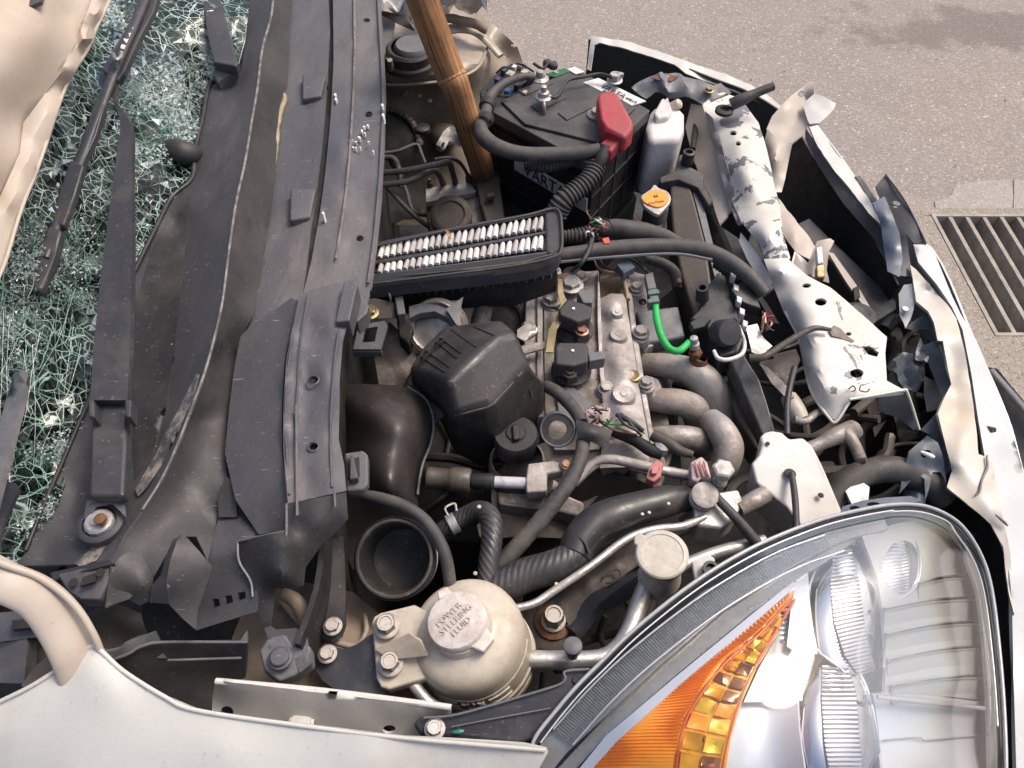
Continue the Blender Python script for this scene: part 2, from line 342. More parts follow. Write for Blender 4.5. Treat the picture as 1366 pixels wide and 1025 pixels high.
def sheet(name, outline, m, parent=None, t=.003, ctrl=(), holes=(), step=14., rough=0., rsc=.03, curve=0, c=10., flat=None, smooth=35, zf=None, fold=0, **kw):
    """a curved or flat piece of panel with its own thickness t, from its outline (x, y, height)"""
    o = smoothed(outline, curve) if curve else list(outline)
    if zf is None:
        if flat is not None: zf = lambda x, y: flat
        else: zf = zfield(list(outline) + list(ctrl), c)
    hl = [h if isinstance(h[0], (tuple, list)) else circ(*h) for h in holes]
    hl = [[(q[0], q[1]) for q in h] for h in hl]
    V = []; E = []
    def ring(r):
        # densify
        s = len(V)
        for i in range(len(r)):
            a = r[i]; b = r[(i + 1) % len(r)]; d = math.hypot(b[0] - a[0], b[1] - a[1]); k = max(1, int(d / step))
            for q in range(k): V.append((a[0] + (b[0] - a[0]) * q / k, a[1] + (b[1] - a[1]) * q / k))
        e = len(V); 
        for i in range(s, e): E.append((i, i + 1 if i + 1 < e else s))
    ring(o)
    for h in hl: ring(h)
    xs = [p[0] for p in o]; ys = [p[1] for p in o]
    nb = len(V); B = np.array(V)
    j = 0; y = min(ys) + step / 2
    while y < max(ys):
        x = min(xs) + (step / 2 if j % 2 else step)
        while x < max(xs):
            if inside(x, y, o) and not any(inside(x, y, h) for h in hl) and ((B - (x, y)) ** 2).sum(1).min() > (step * .42) ** 2: V.append((x, y))
            x += step
        y += step * .87; j += 1
    for p in ctrl:
        if inside(p[0], p[1], o) and not any(inside(p[0], p[1], h) for h in hl) and ((B - (p[0], p[1])) ** 2).sum(1).min() > 9: V.append((p[0], p[1]))
    r = delaunay_2d_cdt([Vector(v) for v in V], E, [], 0, 1e-4)
    v2 = r[0]; F = []
    for f in r[2]:
        cx = sum(v2[i].x for i in f) / len(f); cy = sum(v2[i].y for i in f) / len(f)
        if inside(cx, cy, o) and not any(inside(cx, cy, h) for h in hl): F.append(list(f))
    top = []
    for v in v2:
        z = zf(v.x, v.y)
        p = P(v.x, v.y, z)
        if rough: p = p + Vector((0, 0, 1)) * rough * noise.fractal(p / rsc, 1., 2., 3)
        top.append(p)
    # orient up/towards the viewer
    nrm = [Vector((0, 0, 0)) for _ in top]; FF = []
    for f in F:
        a, b, cc = top[f[0]], top[f[1]], top[f[2]]; n_ = (b - a).cross(cc - a)
        if n_.dot(CAM - a) < 0: f = f[::-1]; n_ = -n_
        FF.append(f)
        for i in f: nrm[i] += n_
    used = sorted({i for f in FF for i in f}); mp = {u: k for k, u in enumerate(used)}
    tv = [top[u] for u in used]; bn = [top[u] - nrm[u].normalized() * t for u in used]
    F1 = [tuple(mp[i] for i in f) for f in FF]; k = len(tv)
    F2 = [tuple(i + k for i in f[::-1]) for f in F1]
    ec = {}
    for f in F1:
        for a in range(len(f)):
            e = (f[a], f[(a + 1) % len(f)]); ec[e] = 1
    F3 = [(b, a, a + k, b + k) for (a, b) in ec if (b, a) not in ec]
    return mkobj(name, tv + bn, F1 + F2 + F3, m, parent, smooth=smooth, orient='keep', **kw)

def prism(name, outline, depth, m, parent=None, bevel=.003, bseg=2, taper=0., curve=0, off=(0, 0), smooth=35, **kw):
    """solid with vertical walls: outline (x, y, z_top), going down by depth metres"""
    o = smoothed(outline, curve) if curve else outline
    top = [P(*p) for p in o]; c = sum(top, Vector()) / len(top)
    bot = [p + Vector((off[0], off[1], -depth)) + (Vector((p.x - c.x, p.y - c.y, 0)) * taper) for p in top]
    n = len(top)
    # make sure of a consistent winding
    F = [tuple(range(n)), tuple(range(2 * n - 1, n - 1, -1))] + [(i, i + n, (i + 1) % n + n, (i + 1) % n) for i in range(n)]
    return mkobj(name, top + bot, F, m, parent, bevel=bevel, bseg=bseg, smooth=smooth, **kw)

def sweep(pts, radii, sides=12, cap=True, flat=1., uvlen=0):
    """world points + radii -> verts, faces, uvs"""
    V = []; F = []; UV = []; n = len(pts)
    T = [(pts[min(i + 1, n - 1)] - pts[max(i - 1, 0)]).normalized() for i in range(n)]
    u = T[0].cross(Vector((0, 0, 1)))
    if u.length < .1: u = T[0].cross(Vector((1, 0, 0)))
    u.normalize(); L = 0
    for i in range(n):
        u = (u - T[i] * u.dot(T[i]))
        if u.length < 1e-6: u = T[i].orthogonal()
        u.normalize(); v = T[i].cross(u)
        if i: L += (pts[i] - pts[i - 1]).length
        for k in range(sides):
            a = 2 * math.pi * k / sides
            V.append(pts[i] + u * math.cos(a) * radii[i] + v * math.sin(a) * radii[i] * flat)
            UV.append((L, k / sides * 2 * math.pi * .012))
    for i in range(n - 1):
        for k in range(sides):
            a = i * sides + k; b = i * sides + (k + 1) % sides
            F.append((a, b, b + sides, a + sides))
    if cap: F.append(tuple(range(sides))[::-1]); F.append(tuple(range((n - 1) * sides, n * sides)))
    return V, F, UV
def tube(name, pts, m, parent=None, sub=6, sides=12, corr=0, amp=.12, cap=True, flat=1., wob=0, **kw):
    """round hose or pipe: points (x, y, height, radius in picture px there)"""
    q = cr([(*P(p[0], p[1], p[2]), p[3] * MPP(p[0], p[1], p[2])) for p in pts], sub)
    W = [Vector(p[:3]) for p in q]; r = [max(.0003, p[3]) for p in q]
    if wob: W = [p + Vector((noise.noise(p * 40), noise.noise(p * 40 + Vector((9, 9, 9))), 0)) * wob for p in W]
    if corr:   # rings: resample along length, pitch corr metres
        L = [0]
        for i in range(1, len(W)): L.append(L[-1] + (W[i] - W[i - 1]).length)
        n = max(4, int(L[-1] / corr * 4)); W2 = []; r2 = []
        for i in range(n + 1):
            s = L[-1] * i / n; j = min(len(L) - 2, max(0, int(np.searchsorted(L, s)) - 1)); f = (s - L[j]) / max(1e-9, L[j + 1] - L[j]); f = min(1, max(0, f))
            W2.append(W[j].lerp(W[j + 1], f)); r2.append((r[j] * (1 - f) + r[j + 1] * f) * (1 + (amp if i % 4 in (1, 2) else -amp)))
        W, r = W2, r2
    V, F, UV = sweep(W, r, sides, cap, flat)
    return mkobj(name, V, F, m, parent, uvs=UV, smooth=50, **kw)
def lathe(name, prof, at, m, parent=None, axis=(0, 0, 1), n=28, px=False, cap=False, world=False, **kw):
    """prof: (radius, height) along the axis, metres, or picture px at that depth"""
    b = at if world else P(*at); s = MPP(*at) if px else 1.
    a = Vector(axis).normalized(); u = a.orthogonal().normalized(); v = a.cross(u)
    V = []; F = []
    for r, h in prof:
        for k in range(n):
            t = 2 * math.pi * k / n; V.append(b + a * h * s + (u * math.cos(t) + v * math.sin(t)) * r * s)
    for i in range(len(prof) - 1):
        for k in range(n):
            p = i * n + k; q = i * n + (k + 1) % n; F.append((p, q, q + n, p + n))
    if prof[-1][0] > 1e-5 and cap: F.append(tuple(range((len(prof) - 1) * n, len(prof) * n)))
    kw.setdefault('smooth', 38)
    return mkobj(name, V, F, m, parent, **kw)
_bolt = {}
def bolt(at, rpx, m=None, parent=None, axis=(0, 0, 1), h=.6, flange=1.35, name='bolt', spin=None):
    """hexagon head bolt on its flange washer"""
    m = m or steel; key = (m.name, h, flange)
    if key not in _bolt:
        V = []; F = []
        def ring(r, z, n, ph=0):
            s = len(V)
            for k in range(n): V.append(Vector((r * math.cos(2 * math.pi * k / n + ph), r * math.sin(2 * math.pi * k / n + ph), z)))
            return s
        n = 24
        a = ring(flange, 0, n); b = ring(flange, .16, n); c = ring(flange * .93, .22, n); d = ring(.9, .28, n)
        for p, q in ((a, b), (b, c), (c, d)):
            for k in range(n): F.append((p + k, p + (k + 1) % n, q + (k + 1) % n, q + k))
        F.append(tuple(range(a, a + n))[::-1]); F.append(tuple(range(d, d + n)))
        e = ring(1., .2, 6); f = ring(1., .28 + h * .85, 6); g = ring(.86, .28 + h, 12, R(0)); hh = ring(.66, .28 + h * 1., 12); ii = ring(.6, .28 + h * .9, 12)
        for k in range(6): F.append((e + k, e + (k + 1) % 6, f + (k + 1) % 6, f + k))
        for k in range(6):
            F.append((f + k, f + (k + 1) % 6, g + (2 * k + 2) % 12, g + 2 * k + 1)); F.append((f + k, g + 2 * k + 1, g + 2 * k))
        for p, q in ((g, hh), (hh, ii)):
            for k in range(12): F.append((p + k, p + (k + 1) % 12, q + (k + 1) % 12, q + k))
        F.append(tuple(range(ii, ii + 12)))
        me = bpy.data.meshes.new('bolt'); me.from_pydata([tuple(v) for v in V], [], F); me.validate()
        me.materials.append(m); me.polygons.foreach_set('use_smooth', [True] * len(me.polygons)); me.set_sharp_from_angle(angle=R(30)); _bolt[key] = me
    o = bpy.data.objects.new(name, _bolt[key]); COL.objects.link(o)
    s = rpx * MPP(*at) / 1.15
    o.parent = parent; o.location = P(*at) - root_loc(parent); o.scale = (s, s, s)
    q = Vector(axis).to_track_quat('Z', 'Y'); o.rotation_mode = 'QUATERNION'
    from mathutils import Quaternion
    o.rotation_quaternion = q @ Quaternion((0, 0, 1), random.random() * 2 if spin is None else spin)
    return o
def curve_at(pts, t):
    L = [0]
    for i in range(1, len(pts)): L.append(L[-1] + math.dist(pts[i][:2], pts[i - 1][:2]))
    s = t * L[-1]; j = min(len(L) - 2, max(0, int(np.searchsorted(L, s)) - 1)); f = (s - L[j]) / max(1e-9, L[j + 1] - L[j])
    return tuple(pts[j][k] * (1 - f) + pts[j + 1][k] * f for k in range(len(pts[0])))
def ladder(name, A, B, n, w, h, m, parent, shape='ridge', lift=0., one=True, t0=0., t1=1., prof=None, **kw):
    """n rungs from curve A to curve B; w = share of the spacing a rung fills, h = its height in metres"""
    A = cr(A, 8); B = cr(B, 8); V = []; F = []; out = []
    for i in range(n):
        if not one: V = []; F = []
        ta = t0 + (t1 - t0) * (i + .5 - w / 2) / n; tb = t0 + (t1 - t0) * (i + .5 + w / 2) / n; tm = (ta + tb) / 2
        a0, a1, b0, b1, am, bm_ = [P(*curve_at(c, t)) for c, t in ((A, ta), (A, tb), (B, ta), (B, tb), (A, tm), (B, tm))]
        up = Vector((0, 0, 1)); l = up * lift; s = len(V)
        V += [a0 + l, a1 + l, b1 + l, b0 + l, am + up * h + l, bm_ + up * h + l]
        F += [(s, s + 3, s + 5, s + 4), (s + 1, s + 4, s + 5, s + 2), (s, s + 4, s + 1), (s + 3, s + 2, s + 5), (s, s + 1, s + 2, s + 3)]
        if not one: out.append(mkobj(name, V, F, m, parent, smooth=0, **kw))
    if one:
        o = mkobj(name, V, F, m, parent, smooth=0, **kw); o['kind'] = 'stuff'; return o
    return out
def text(name, s, at, size_px, rot, m, parent=None, ext=.0004, tilt=0., shear=0., yaw=None, kind=None, extra=None, spacing=1.):
    cu = bpy.data.curves.new(name, 'FONT'); cu.body = s; cu.size = 1; cu.extrude = .01; cu.align_x = 'CENTER'; cu.align_y = 'CENTER'; cu.shear = shear; cu.resolution_u = 2; cu.space_line = .9; cu.space_character = spacing
    tmp = bpy.data.objects.new('tmp', cu); COL.objects.link(tmp)
    dg = bpy.context.evaluated_depsgraph_get(); me = bpy.data.meshes.new_from_object(tmp.evaluated_get(dg))
    bpy.data.objects.remove(tmp)
    s_ = size_px * MPP(*at)
    Mx = extra if extra is not None else Matrix.Rotation(R(rot), 4, 'Z') @ Matrix.Rotation(R(tilt), 4, 'X')
    M4 = Matrix.Translation(P(*at) - root_loc(parent)) @ Mx @ Matrix.Diagonal((s_, s_, ext / .01, 1))
    me.transform(M4); me.materials.clear(); me.materials.append(m)
    o = bpy.data.objects.new(name, me); COL.objects.link(o); o.parent = parent
    return o

# ================================================================== GROUND, DRAIN
def ground_mat(name, base, light, darkc, sc=1.):
    m = bpy.data.materials.new(name); m.use_nodes = True; t = m.node_tree; N = t.nodes; L = t.links; b = N['Principled BSDF']; b.inputs['Roughness'].default_value = .9; b.inputs['Specular IOR Level'].default_value = .25
    tc = N.new('ShaderNodeTexCoord'); src = tc.outputs['Object']
    def nz(s, det=5, ro=.6):
        n = N.new('ShaderNodeTexNoise'); n.inputs['Scale'].default_value = s; n.inputs['Detail'].default_value = det; n.inputs['Roughness'].default_value = ro; L.new(src, n.inputs[0]); return n.outputs[0]
    def mr(i, a, c, d=0., e=1.):
        n = N.new('ShaderNodeMapRange'); L.new(i, n.inputs[0]); n.inputs[1].default_value = a; n.inputs[2].default_value = c; n.inputs[3].default_value = d; n.inputs[4].default_value = e; return n.outputs[0]
    def mix(f, a, c):
        n = N.new('ShaderNodeMix'); n.data_type = 'RGBA'; L.new(f, n.inputs[0])
        for k, v in ((6, a), (7, c)):
            if isinstance(v, tuple): n.inputs[k].default_value = (*v, 1)
            else: L.new(v, n.inputs[k])
        return n.outputs[2]
    vo = N.new('ShaderNodeTexVoronoi'); vo.inputs['Scale'].default_value = 95 * sc; L.new(src, vo.inputs[0])
    hs = N.new('ShaderNodeSeparateColor'); L.new(vo.outputs['Color'], hs.inputs[0])
    c = mix(mr(nz(1.3, 4), .35, .65), base, tuple(v * q for v, q in zip(base, (.90, .95, 1.0))))
    c = mix(mr(nz(4.5, 7, .7), .42, .72), c, tuple(v * .78 for v in base))
    c = mix(mr(nz(60, 4, .7), .3, .7), c, tuple(v * .78 for v in base)); c = mix(mr(nz(11, 9, .75), .55, .68, 0, .5), c, tuple(v * .72 for v in base)); c = mix(mr(nz(7.3, 9, .75), .60, .7, 0, .45), c, tuple(min(1, v * 1.18) for v in base))
    c = mix(mr(hs.outputs[0], .80, .95), c, light); c = mix(mr(hs.outputs[1], .84, .95), c, darkc)
    vo2 = N.new('ShaderNodeTexVoronoi'); vo2.inputs['Scale'].default_value = 16 * sc; L.new(src, vo2.inputs[0])
    h2 = N.new('ShaderNodeSeparateColor'); L.new(vo2.outputs['Color'], h2.inputs[0])
    sp = N.new('ShaderNodeMath'); sp.operation = 'MULTIPLY'; L.new(mr(vo2.outputs['Distance'], .16, .1), sp.inputs[0]); L.new(mr(h2.outputs[2], .86, .88), sp.inputs[1])
    c = mix(sp.outputs[0], c, tuple(min(.7, v * 1.35) for v in light)); 
    # the oily dark stain beyond the car
    st = P(1290, 45, 0) - P(1000, 100, 0)
    mp = N.new('ShaderNodeMapping'); mp.vector_type = 'POINT'; c0 = P(1330, 42, 0) - GLOC
    mp.inputs['Location'].default_value = (-c0.x / 1.25, -c0.y / .28, 0); mp.inputs['Scale'].default_value = (1 / 1.25, 1 / .28, 1); L.new(src, mp.inputs[0])
    ln = N.new('ShaderNodeVectorMath'); ln.operation = 'LENGTH'; L.new(mp.outputs[0], ln.inputs[0])
    ad = N.new('ShaderNodeMath'); ad.operation = 'MULTIPLY_ADD'; L.new(nz(3.2, 8, .68), ad.inputs[0]); ad.inputs[1].default_value = 3.6; L.new(ln.outputs['Value'], ad.inputs[2])
    c = mix(mr(ad.outputs[0], 2.55, 2.15, 0, .55), c, tuple(v * .38 for v in base))
    L.new(c, b.inputs['Base Color'])
    bn = N.new('ShaderNodeBump'); bn.inputs['Strength'].default_value = .7; bn.inputs['Distance'].default_value = .006
    hh = N.new('ShaderNodeMath'); hh.operation = 'MULTIPLY_ADD'; L.new(vo.outputs['Distance'], hh.inputs[0]); hh.inputs[1].default_value = -.6; L.new(nz(45, 8, .7), hh.inputs[2])
    L.new(hh.outputs[0], bn.inputs['Height']); L.new(bn.outputs[0], b.inputs['Normal'])
    return m
GX0, GY1 = P(1247, 291, 0).x, P(1247, 291, 0).y; GY0 = P(1327, 446, 0).y; GX1 = GX0 + 1.15
GLOC = Vector((0, 0, 0))
asphalt = ground_mat('asphalt', (.335, .288, .258), (.41, .37, .335), (.23, .20, .18), 1.7)
concrete = ground_mat('drain_concrete', (.36, .31, .26), (.42, .38, .34), (.2, .18, .15), 2)
def rect_hole(name, x0, x1, y0, y1, z, hx0, hx1, hy0, hy1, m, kind='structure', parent=None):
    V = [(x0, y0, z), (x1, y0, z), (x1, y1, z), (x0, y1, z), (hx0, hy0, z), (hx1, hy0, z), (hx1, hy1, z), (hx0, hy1, z)]
    o = mkobj(name, [Vector(v) for v in V], [(0, 1, 5, 4), (1, 2, 6, 5), (2, 3, 7, 6), (3, 0, 4, 7)], m, parent, smooth=0, kind=kind)
    return o
bx0, bx1, by0, by1 = GX0 - .09, GX1 + .09, GY0 - .42, GY1 + .02
o = rect_hole('ground', -40, 40, -30, 60, 0, GX0 - .05, GX1 + .05, GY0 - .05, GY1 + .05, asphalt)
_sh = o.location.copy(); o.data.transform(Matrix.Translation(_sh)); o.location = (0, 0, 0)
def slab(name, outline, z, m, t=.004, **kw):
    s = sheet(name, [(a, b, 0) for a, b in outline], m, t=.003, zf=lambda x, y: z, step=20, **kw)
    _s = s.location.copy(); s.data.transform(Matrix.Translation(_s)); s.location = (0, 0, 0); return s
slab('concrete_patch', [(1172, 263), (1206, 255), (1243, 268), (1249, 287), (1190, 291), (1150, 288)], .0035, ground_mat('patch_concrete_dull', (.37, .32, .28), (.42, .38, .34), (.26, .22, .19), 2), kind='structure')
slab('concrete_patch', [(1247, 269), (1268, 262), (1275, 248), (1310, 241), (1348, 239), (1352, 262), (1350, 284), (1300, 287), (1250, 288)], .0035, ground_mat('patch_concrete', (.42, .38, .345), (.46, .43, .40), (.3, .27, .25), 2), kind='structure')
slab('concrete_patch', [(1353, 240), (1420, 240), (1460, 284), (1352, 282)], .0035, MATS.get('x') or bpy.data.materials['patch_concrete'], kind='structure')
# channel edge
V = []; F = []
def addbox(V, F, a, b):
    s = len(V)
    for z in (a[2], b[2]):
        for x, y in ((a[0], a[1]), (b[0], a[1]), (b[0], b[1]), (a[0], b[1])): V.append(Vector((x, y, z)))
    F += [(s, s + 1, s + 2, s + 3), (s + 4, s + 7, s + 6, s + 5)] + [(s + i, s + 4 + i, s + 4 + (i + 1) % 4, s + (i + 1) % 4) for i in range(4)]
addbox(V, F, (GX0 - .125, GY0 - .06, -.4), (GX0 - .012, GY1 + .005, .006))
addbox(V, F, (GX0 - .125, GY0 - .46, -.4), (GX1 + .1, GY0 - .012, .0065))
addbox(V, F, (GX0 - .125, GY1 + .012, -.4), (GX1 + .1, GY1 + .05, .005))
addbox(V, F, (GX0 - .1, GY0 - .1, -.5), (GX1 + .1, GY1 + .05, -.36))
mkobj('drain_channel', V, F, concrete, kind='structure', smooth=0, bevel=.004)
steelg = mat('grate_iron', (.24, .205, .18), .8, .0, dirt=(.38, .34, .29), dscale=30, dlo=.35, dhi=.6, bump=.5)
g = thing('drain_grate', 'rusty iron drain grate of long parallel bars set in the ground at right', 'drain grate', Vector((GX0, GY0, 0)))
V = []; F = []
for a, b in (((GX0 - .012, GY0 - .012, -.06), (GX0, GY1 + .012, .008)), ((GX1, GY0 - .012, -.06), (GX1 + .01, GY1 + .012, .008)), ((GX0, GY0 - .012, -.06), (GX1, GY0, .0075)), ((GX0, GY1, -.06), (GX1, GY1 + .012, .0075))): addbox(V, F, a, b)
mkobj('frame', V, F, steelg, g, smooth=0)
sp = (P(1357, 290, 0).x - P(1266, 290, 0).x) / 4
k = 0; x = P(1266, 290, 0).x; me0 = None
while x < GX1 - .02:
    if me0 is None:
        V = []; F = []; addbox(V, F, (x - .007, GY0, -.055), (x + .007, GY1, .006)); o0 = mkobj('bar', V, F, steelg, g, smooth=0, bevel=.0015); me0 = o0; x00 = x
    else:
        c = o0.copy(); COL.objects.link(c); c.parent = g; c.location = o0.location + Vector((x - x00, 0, random.uniform(-.002, .001)))
    x += sp
V = []; F = []; rp = random.Random(5)
for k in range(420):
    x, y = rp.uniform(-.2, 3.6), rp.uniform(1.2, 4.6); r_ = rp.choice((.0015, .002, .002, .003, .004)); b = len(V)
    if GX0 - .02 < x < GX1 and GY0 < y < GY1: continue
    for i in range(6): V.append(Vector((x + r_ * math.cos(i * 1.05) * rp.uniform(.7, 1.3), y + r_ * math.sin(i * 1.05) * rp.uniform(.7, 1.3), .002 + (0 if i % 2 else r_))))
    F.extend([(b, b + 1, b + 2), (b, b + 2, b + 3), (b, b + 3, b + 4), (b, b + 4, b + 5), (b + 1, b + 3, b + 5)])
tag(mkobj('gravel', V, F, mat('pebble', (.42, .38, .34), .8, bump=0), kind='stuff', smooth=0), 'tiny pebbles and glass bits scattered on the asphalt', 'gravel')
# black strip lying at the right edge
g = thing('plastic_trim', 'long black plastic trim lying beside the bumper at the right edge', 'car trim', (1400, 620, .05))
sheet('panel', pp('1318,490,.06 1330,492,.08 1366,535,.08 1420,600,.08 1420,720,.05 1366,700,.03 1345,600,.03'), plastic, g, t=.01)
tube('edge_strip', pp('1322,498 1366,552 1420,618', .085) and [(1322, 494, .09, 5), (1366, 545, .09, 5), (1420, 610, .09, 5)], greyp, g, flat=.6)

# ================================================================== CAR BODY SHELL (floor of the bay, walls, far strut tower)
body = thing('car_shell', 'inner body shell of the wrecked car with its far beige strut tower', 'car body', Vector((0, .7, .3)))
def walled(name, s, z0, z1, m, parent, t=.006, out=0):
    """upright wall following a top edge given in the picture at height z0"""
    top = [P(*p) for p in cr(s, 5)]; V = []; n = len(top)
    for p in top: V.append(p)
    for p in top: V.append(Vector((p.x + out, p.y, z1)))
    nr = []
    for i in range(n):
        d = top[min(n - 1, i + 1)] - top[max(0, i - 1)]; q = Vector((d.y, -d.x, 0)).normalized(); nr.append(q)
    for i in range(n): V.append(V[i] + nr[i] * t)
    for i in range(n): V.append(V[n + i] + nr[i] * t)
    F = []
    for i in range(n - 1):
        F += [(i, i + 1, n + i + 1, n + i), (2 * n + i, 3 * n + i, 3 * n + i + 1, 2 * n + i + 1), (i, 2 * n + i, 2 * n + i + 1, i + 1), (n + i, n + i + 1, 3 * n + i + 1, 3 * n + i)]
    F += [(0, n, 3 * n, 2 * n), (n - 1, 3 * n - 1, 4 * n - 1, 2 * n - 1)]
    return mkobj(name, V, F, m, parent, smooth=40)
# undertray
foot = [P(x, y, .66) for x, y in ((500, 30), (690, 75), (785, 62), (940, 105), (1050, 165), (1160, 265), (1215, 345), (1250, 420), (1290, 540), (1315, 680), (1330, 820), (1335, 1060), (-350, 1060), (-500, -60), (500, -60))]
n = len(foot); V = [Vector((p.x, p.y, .34)) for p in foot] + [Vector((p.x, p.y, .31)) for p in foot]
mkobj('undertray', V, [tuple(range(n)), tuple(range(2 * n - 1, n - 1, -1))] + [(i, (i + 1) % n, n + (i + 1) % n, n + i) for i in range(n)], dark, body, smooth=0)
# firewall beneath the cowl
walled('firewall', pp('490,-20,.90 492,120 480,300 452,440 440,560 430,760 400,860'.replace('490,-20,.90', '490,-20'), .90), .9, .33, dark, body)
walled('near_apron', pp('-60,960 200,975 400,985 600,990 720,1010', .86), .86, .33, dark, body)
# far strut tower: dome seen from above with its near wall
tw = [(470, -30, .86), (560, -12, .84), (640, 18, .83), (655, 30, .82), (690, 62, .78), (698, 85, .76), (688, 110, .72), (672, 135, .66), (655, 190, .58), (650, 280, .48), (560, 300, .46), (470, 300, .48), (470, 120, .74)]
sheet('strut_tower', tw, beige, body, t=.004, step=8, rough=.0, c=14,
      ctrl=pp('520,112,.795 560,108,.80 600,106,.80 640,90,.80 652,68,.80 655,50,.805 540,75,.825 500,60,.825 590,60,.825 640,60,.80 620,40,.812 520,118,.775 560,114,.78 600,112,.78 645,94,.78 660,68,.78 560,150,.70 560,200,.60 620,150,.70 610,210,.60 520,160,.70 520,220,.58 580,255,.53 645,150,.67 675,75,.755 668,100,.74'))
tube('tower_rim', [(505, 113, .80, 2.2), (545, 113, .802, 2.2), (600, 107, .803, 2.2), (636, 92, .803, 2.2), (650, 64, .808, 2.)], beige, body, sides=8)
for x, y, z in ((540, 125, .765), (559, 128, .76), (573, 135, .75), (685, 62, .79)):
    lathe('rivet', [(4, 0), (3.6, 1.2), (2, 2.2), (0, 2.5)], (x, y, z), beige, body, px=True, n=14)
b_ = lathe('bearing_cup', [(36, -3), (37, 4), (35, 7), (30, 8)], (547, 83, .828), darkm, body, px=True)
lathe('bearing_ring', [(31, 0), (31, 17), (28, 20), (24, 20), (23, 22)], (547, 82, .833), rubber, body, px=True, axis=(.05, -.05, 1))
lathe('bearing_cap', [(23.5, 0), (23, 6), (20, 10), (0, 11)], (549, 68, .858), greyp, body, px=True, axis=(.05, -.05, 1))
bolt((521, 92, .835), 7, darkm, body, h=2.2); tube('stud', [(522, 92, .84, 4), (520, 80, .865, 3.4)], steel, body, sides=10)
# crumpled fender liner / torn panel at the far edge
cp = thing('crumpled_fender', 'crumpled cream metal of the far fender folded behind the strut tower', 'fender', (560, 10, .80))
sheet('torn_edge', pp('508,-25,.90 532,-25,.91 560,-20,.93 640,-20,.93 652,-8,.92 648,12,.90 628,20,.86 600,18,.855 585,24,.85 560,26,.86 530,22,.87 508,16,.89'), white, cp, t=.002, step=5, rough=.035, rsc=.035, ctrl=pp('600,-5,.945 620,5,.90 545,5,.90 570,-10,.87'))
sheet('folded_flap', pp('508,15,.875 540,20,.875 552,38,.865 552,42,.855 530,32,.86 508,20,.865'), beiged, cp, t=.002, step=6)
sheet('liner', pp('508,20,.855 527,28,.855 525,45,.845 519,70,.84 517,92,.83 506,95,.83'), greyp, cp, t=.003, step=8, smooth=50)
tube('crease', [(585, 26, .862, 5), (605, 26, .862, 6), (630, 31, .86, 6), (650, 42, .845, 5)], beiged, cp, wob=.006)
mats_ = tube('rail', [(588, 42, .842, 10), (615, 38, .84, 10), (640, 46, .83, 9), (668, 75, .80, 7)], beige, cp, flat=.5)

# ================================================================== HOOD lying over the windscreen (top left)
hood = thing('car_hood', 'bent hood panel of cream and white metal across the top left corner', 'car hood', (0, 200, 1.2))
sheet('hood_inner', pp('-60,-40,1.30 128,-40,1.22 122,0,1.215 104,50,1.21 79,100,1.205 55,132,1.20 31,164,1.195 26,205,1.19 0,263,1.18 -60,400,1.17'), cream, hood, t=.003, step=12, rough=.002, rsc=.12, ctrl=pp('30,0,1.275 60,40,1.25 0,100,1.255 20,130,1.225 90,20,1.225 85,60,1.222 -30,250,1.22 55,0,1.262'))
sheet('hood_edge', pp('128,-40,1.222 160,-40,1.20 147,0,1.20 129,38,1.195 118,65,1.19 88,117,1.185 56,211,1.175 29,281,1.165 18,318,1.16 6,355,1.155 -12,400,1.15 -40,430,1.15 -60,400,1.172 0,263,1.182 26,205,1.192 31,164,1.197 55,132,1.202 79,100,1.207 104,50,1.212 122,0,1.217'), cream, hood, t=.003, step=10, ctrl=pp('139,-10,1.218 126,20,1.216 115,52,1.212 92,92,1.208 62,140,1.202 44,172,1.197 38,215,1.19 14,272,1.182'))
tube('hem', [(158, -40, 1.203, 2.5), (146, 0, 1.203, 2.5), (128, 38, 1.198, 2.5), (117, 65, 1.193, 2.5), (87, 117, 1.188, 2.5), (55, 211, 1.178, 2.5), (28, 281, 1.168, 2.5), (5, 355, 1.158, 2.5), (-20, 405, 1.15, 2.5)], cream, hood, sides=8)
sheet('brace', pp('-40,-30,1.285 64,-30,1.27 55,2,1.27 40,8,1.27 -40,12,1.285'), plastic, hood, t=.004, step=14)

# ================================================================== WINDSCREEN, shattered
ws = thing('windscreen', 'shattered windscreen with white and green cracks between hood and black cowl', 'windscreen', (150, 300, .95))
wout = pp('150,-25,1.09 335,-25,1.03 328,50,1.0 320,95,.985 284,102,.985 268,180,.975 256,235,.965 205,330,.955 168,400,.955 120,560,.95 75,680,.945 20,775,.94 -30,800,.96 -30,400,1.08 12,300,1.10 88,117,1.10')
wf = zfield(wout + pp('190,150,1.03 200,230,1.0 140,280,1.02 80,330,1.04 60,420,1.02 60,520,.99 130,400,.965 50,620,.965'), 20)
def wz(x, y): return wf(x, y) + .006 * noise.fractal(Vector((x * .02, y * .02, 0)), 1, 2, 3)
pane = sheet('pane', wout, wglass, ws, t=.003, zf=lambda x, y: wz(x, y) - .002, step=6, smooth=60)
ZN = [(225, 128, 62, 60), (70, 335, 85, 45), (20, 450, 45, 70), (75, 600, 60, 22), (220, 205, 50, 18), (290, 60, 26, 55), (150, 15, 35, 30), (60, 690, 50, 16), (100, 400, 60, 14)]
HL = [(90, 480, 24, 42), (50, 560, 30, 20), (120, 330, 14, 12), (185, 165, 20, 14), (60, 645, 28, 18), (150, 215, 16, 20), (35, 450, 9, 25), (100, 60, 20, 60), (205, 40, 14, 40), (200, 270, 14, 26), (110, 590, 14, 12), (120, 420, 10, 16)]
_at = pane.data.attributes.new('crush', 'FLOAT', 'POINT'); _vals = []
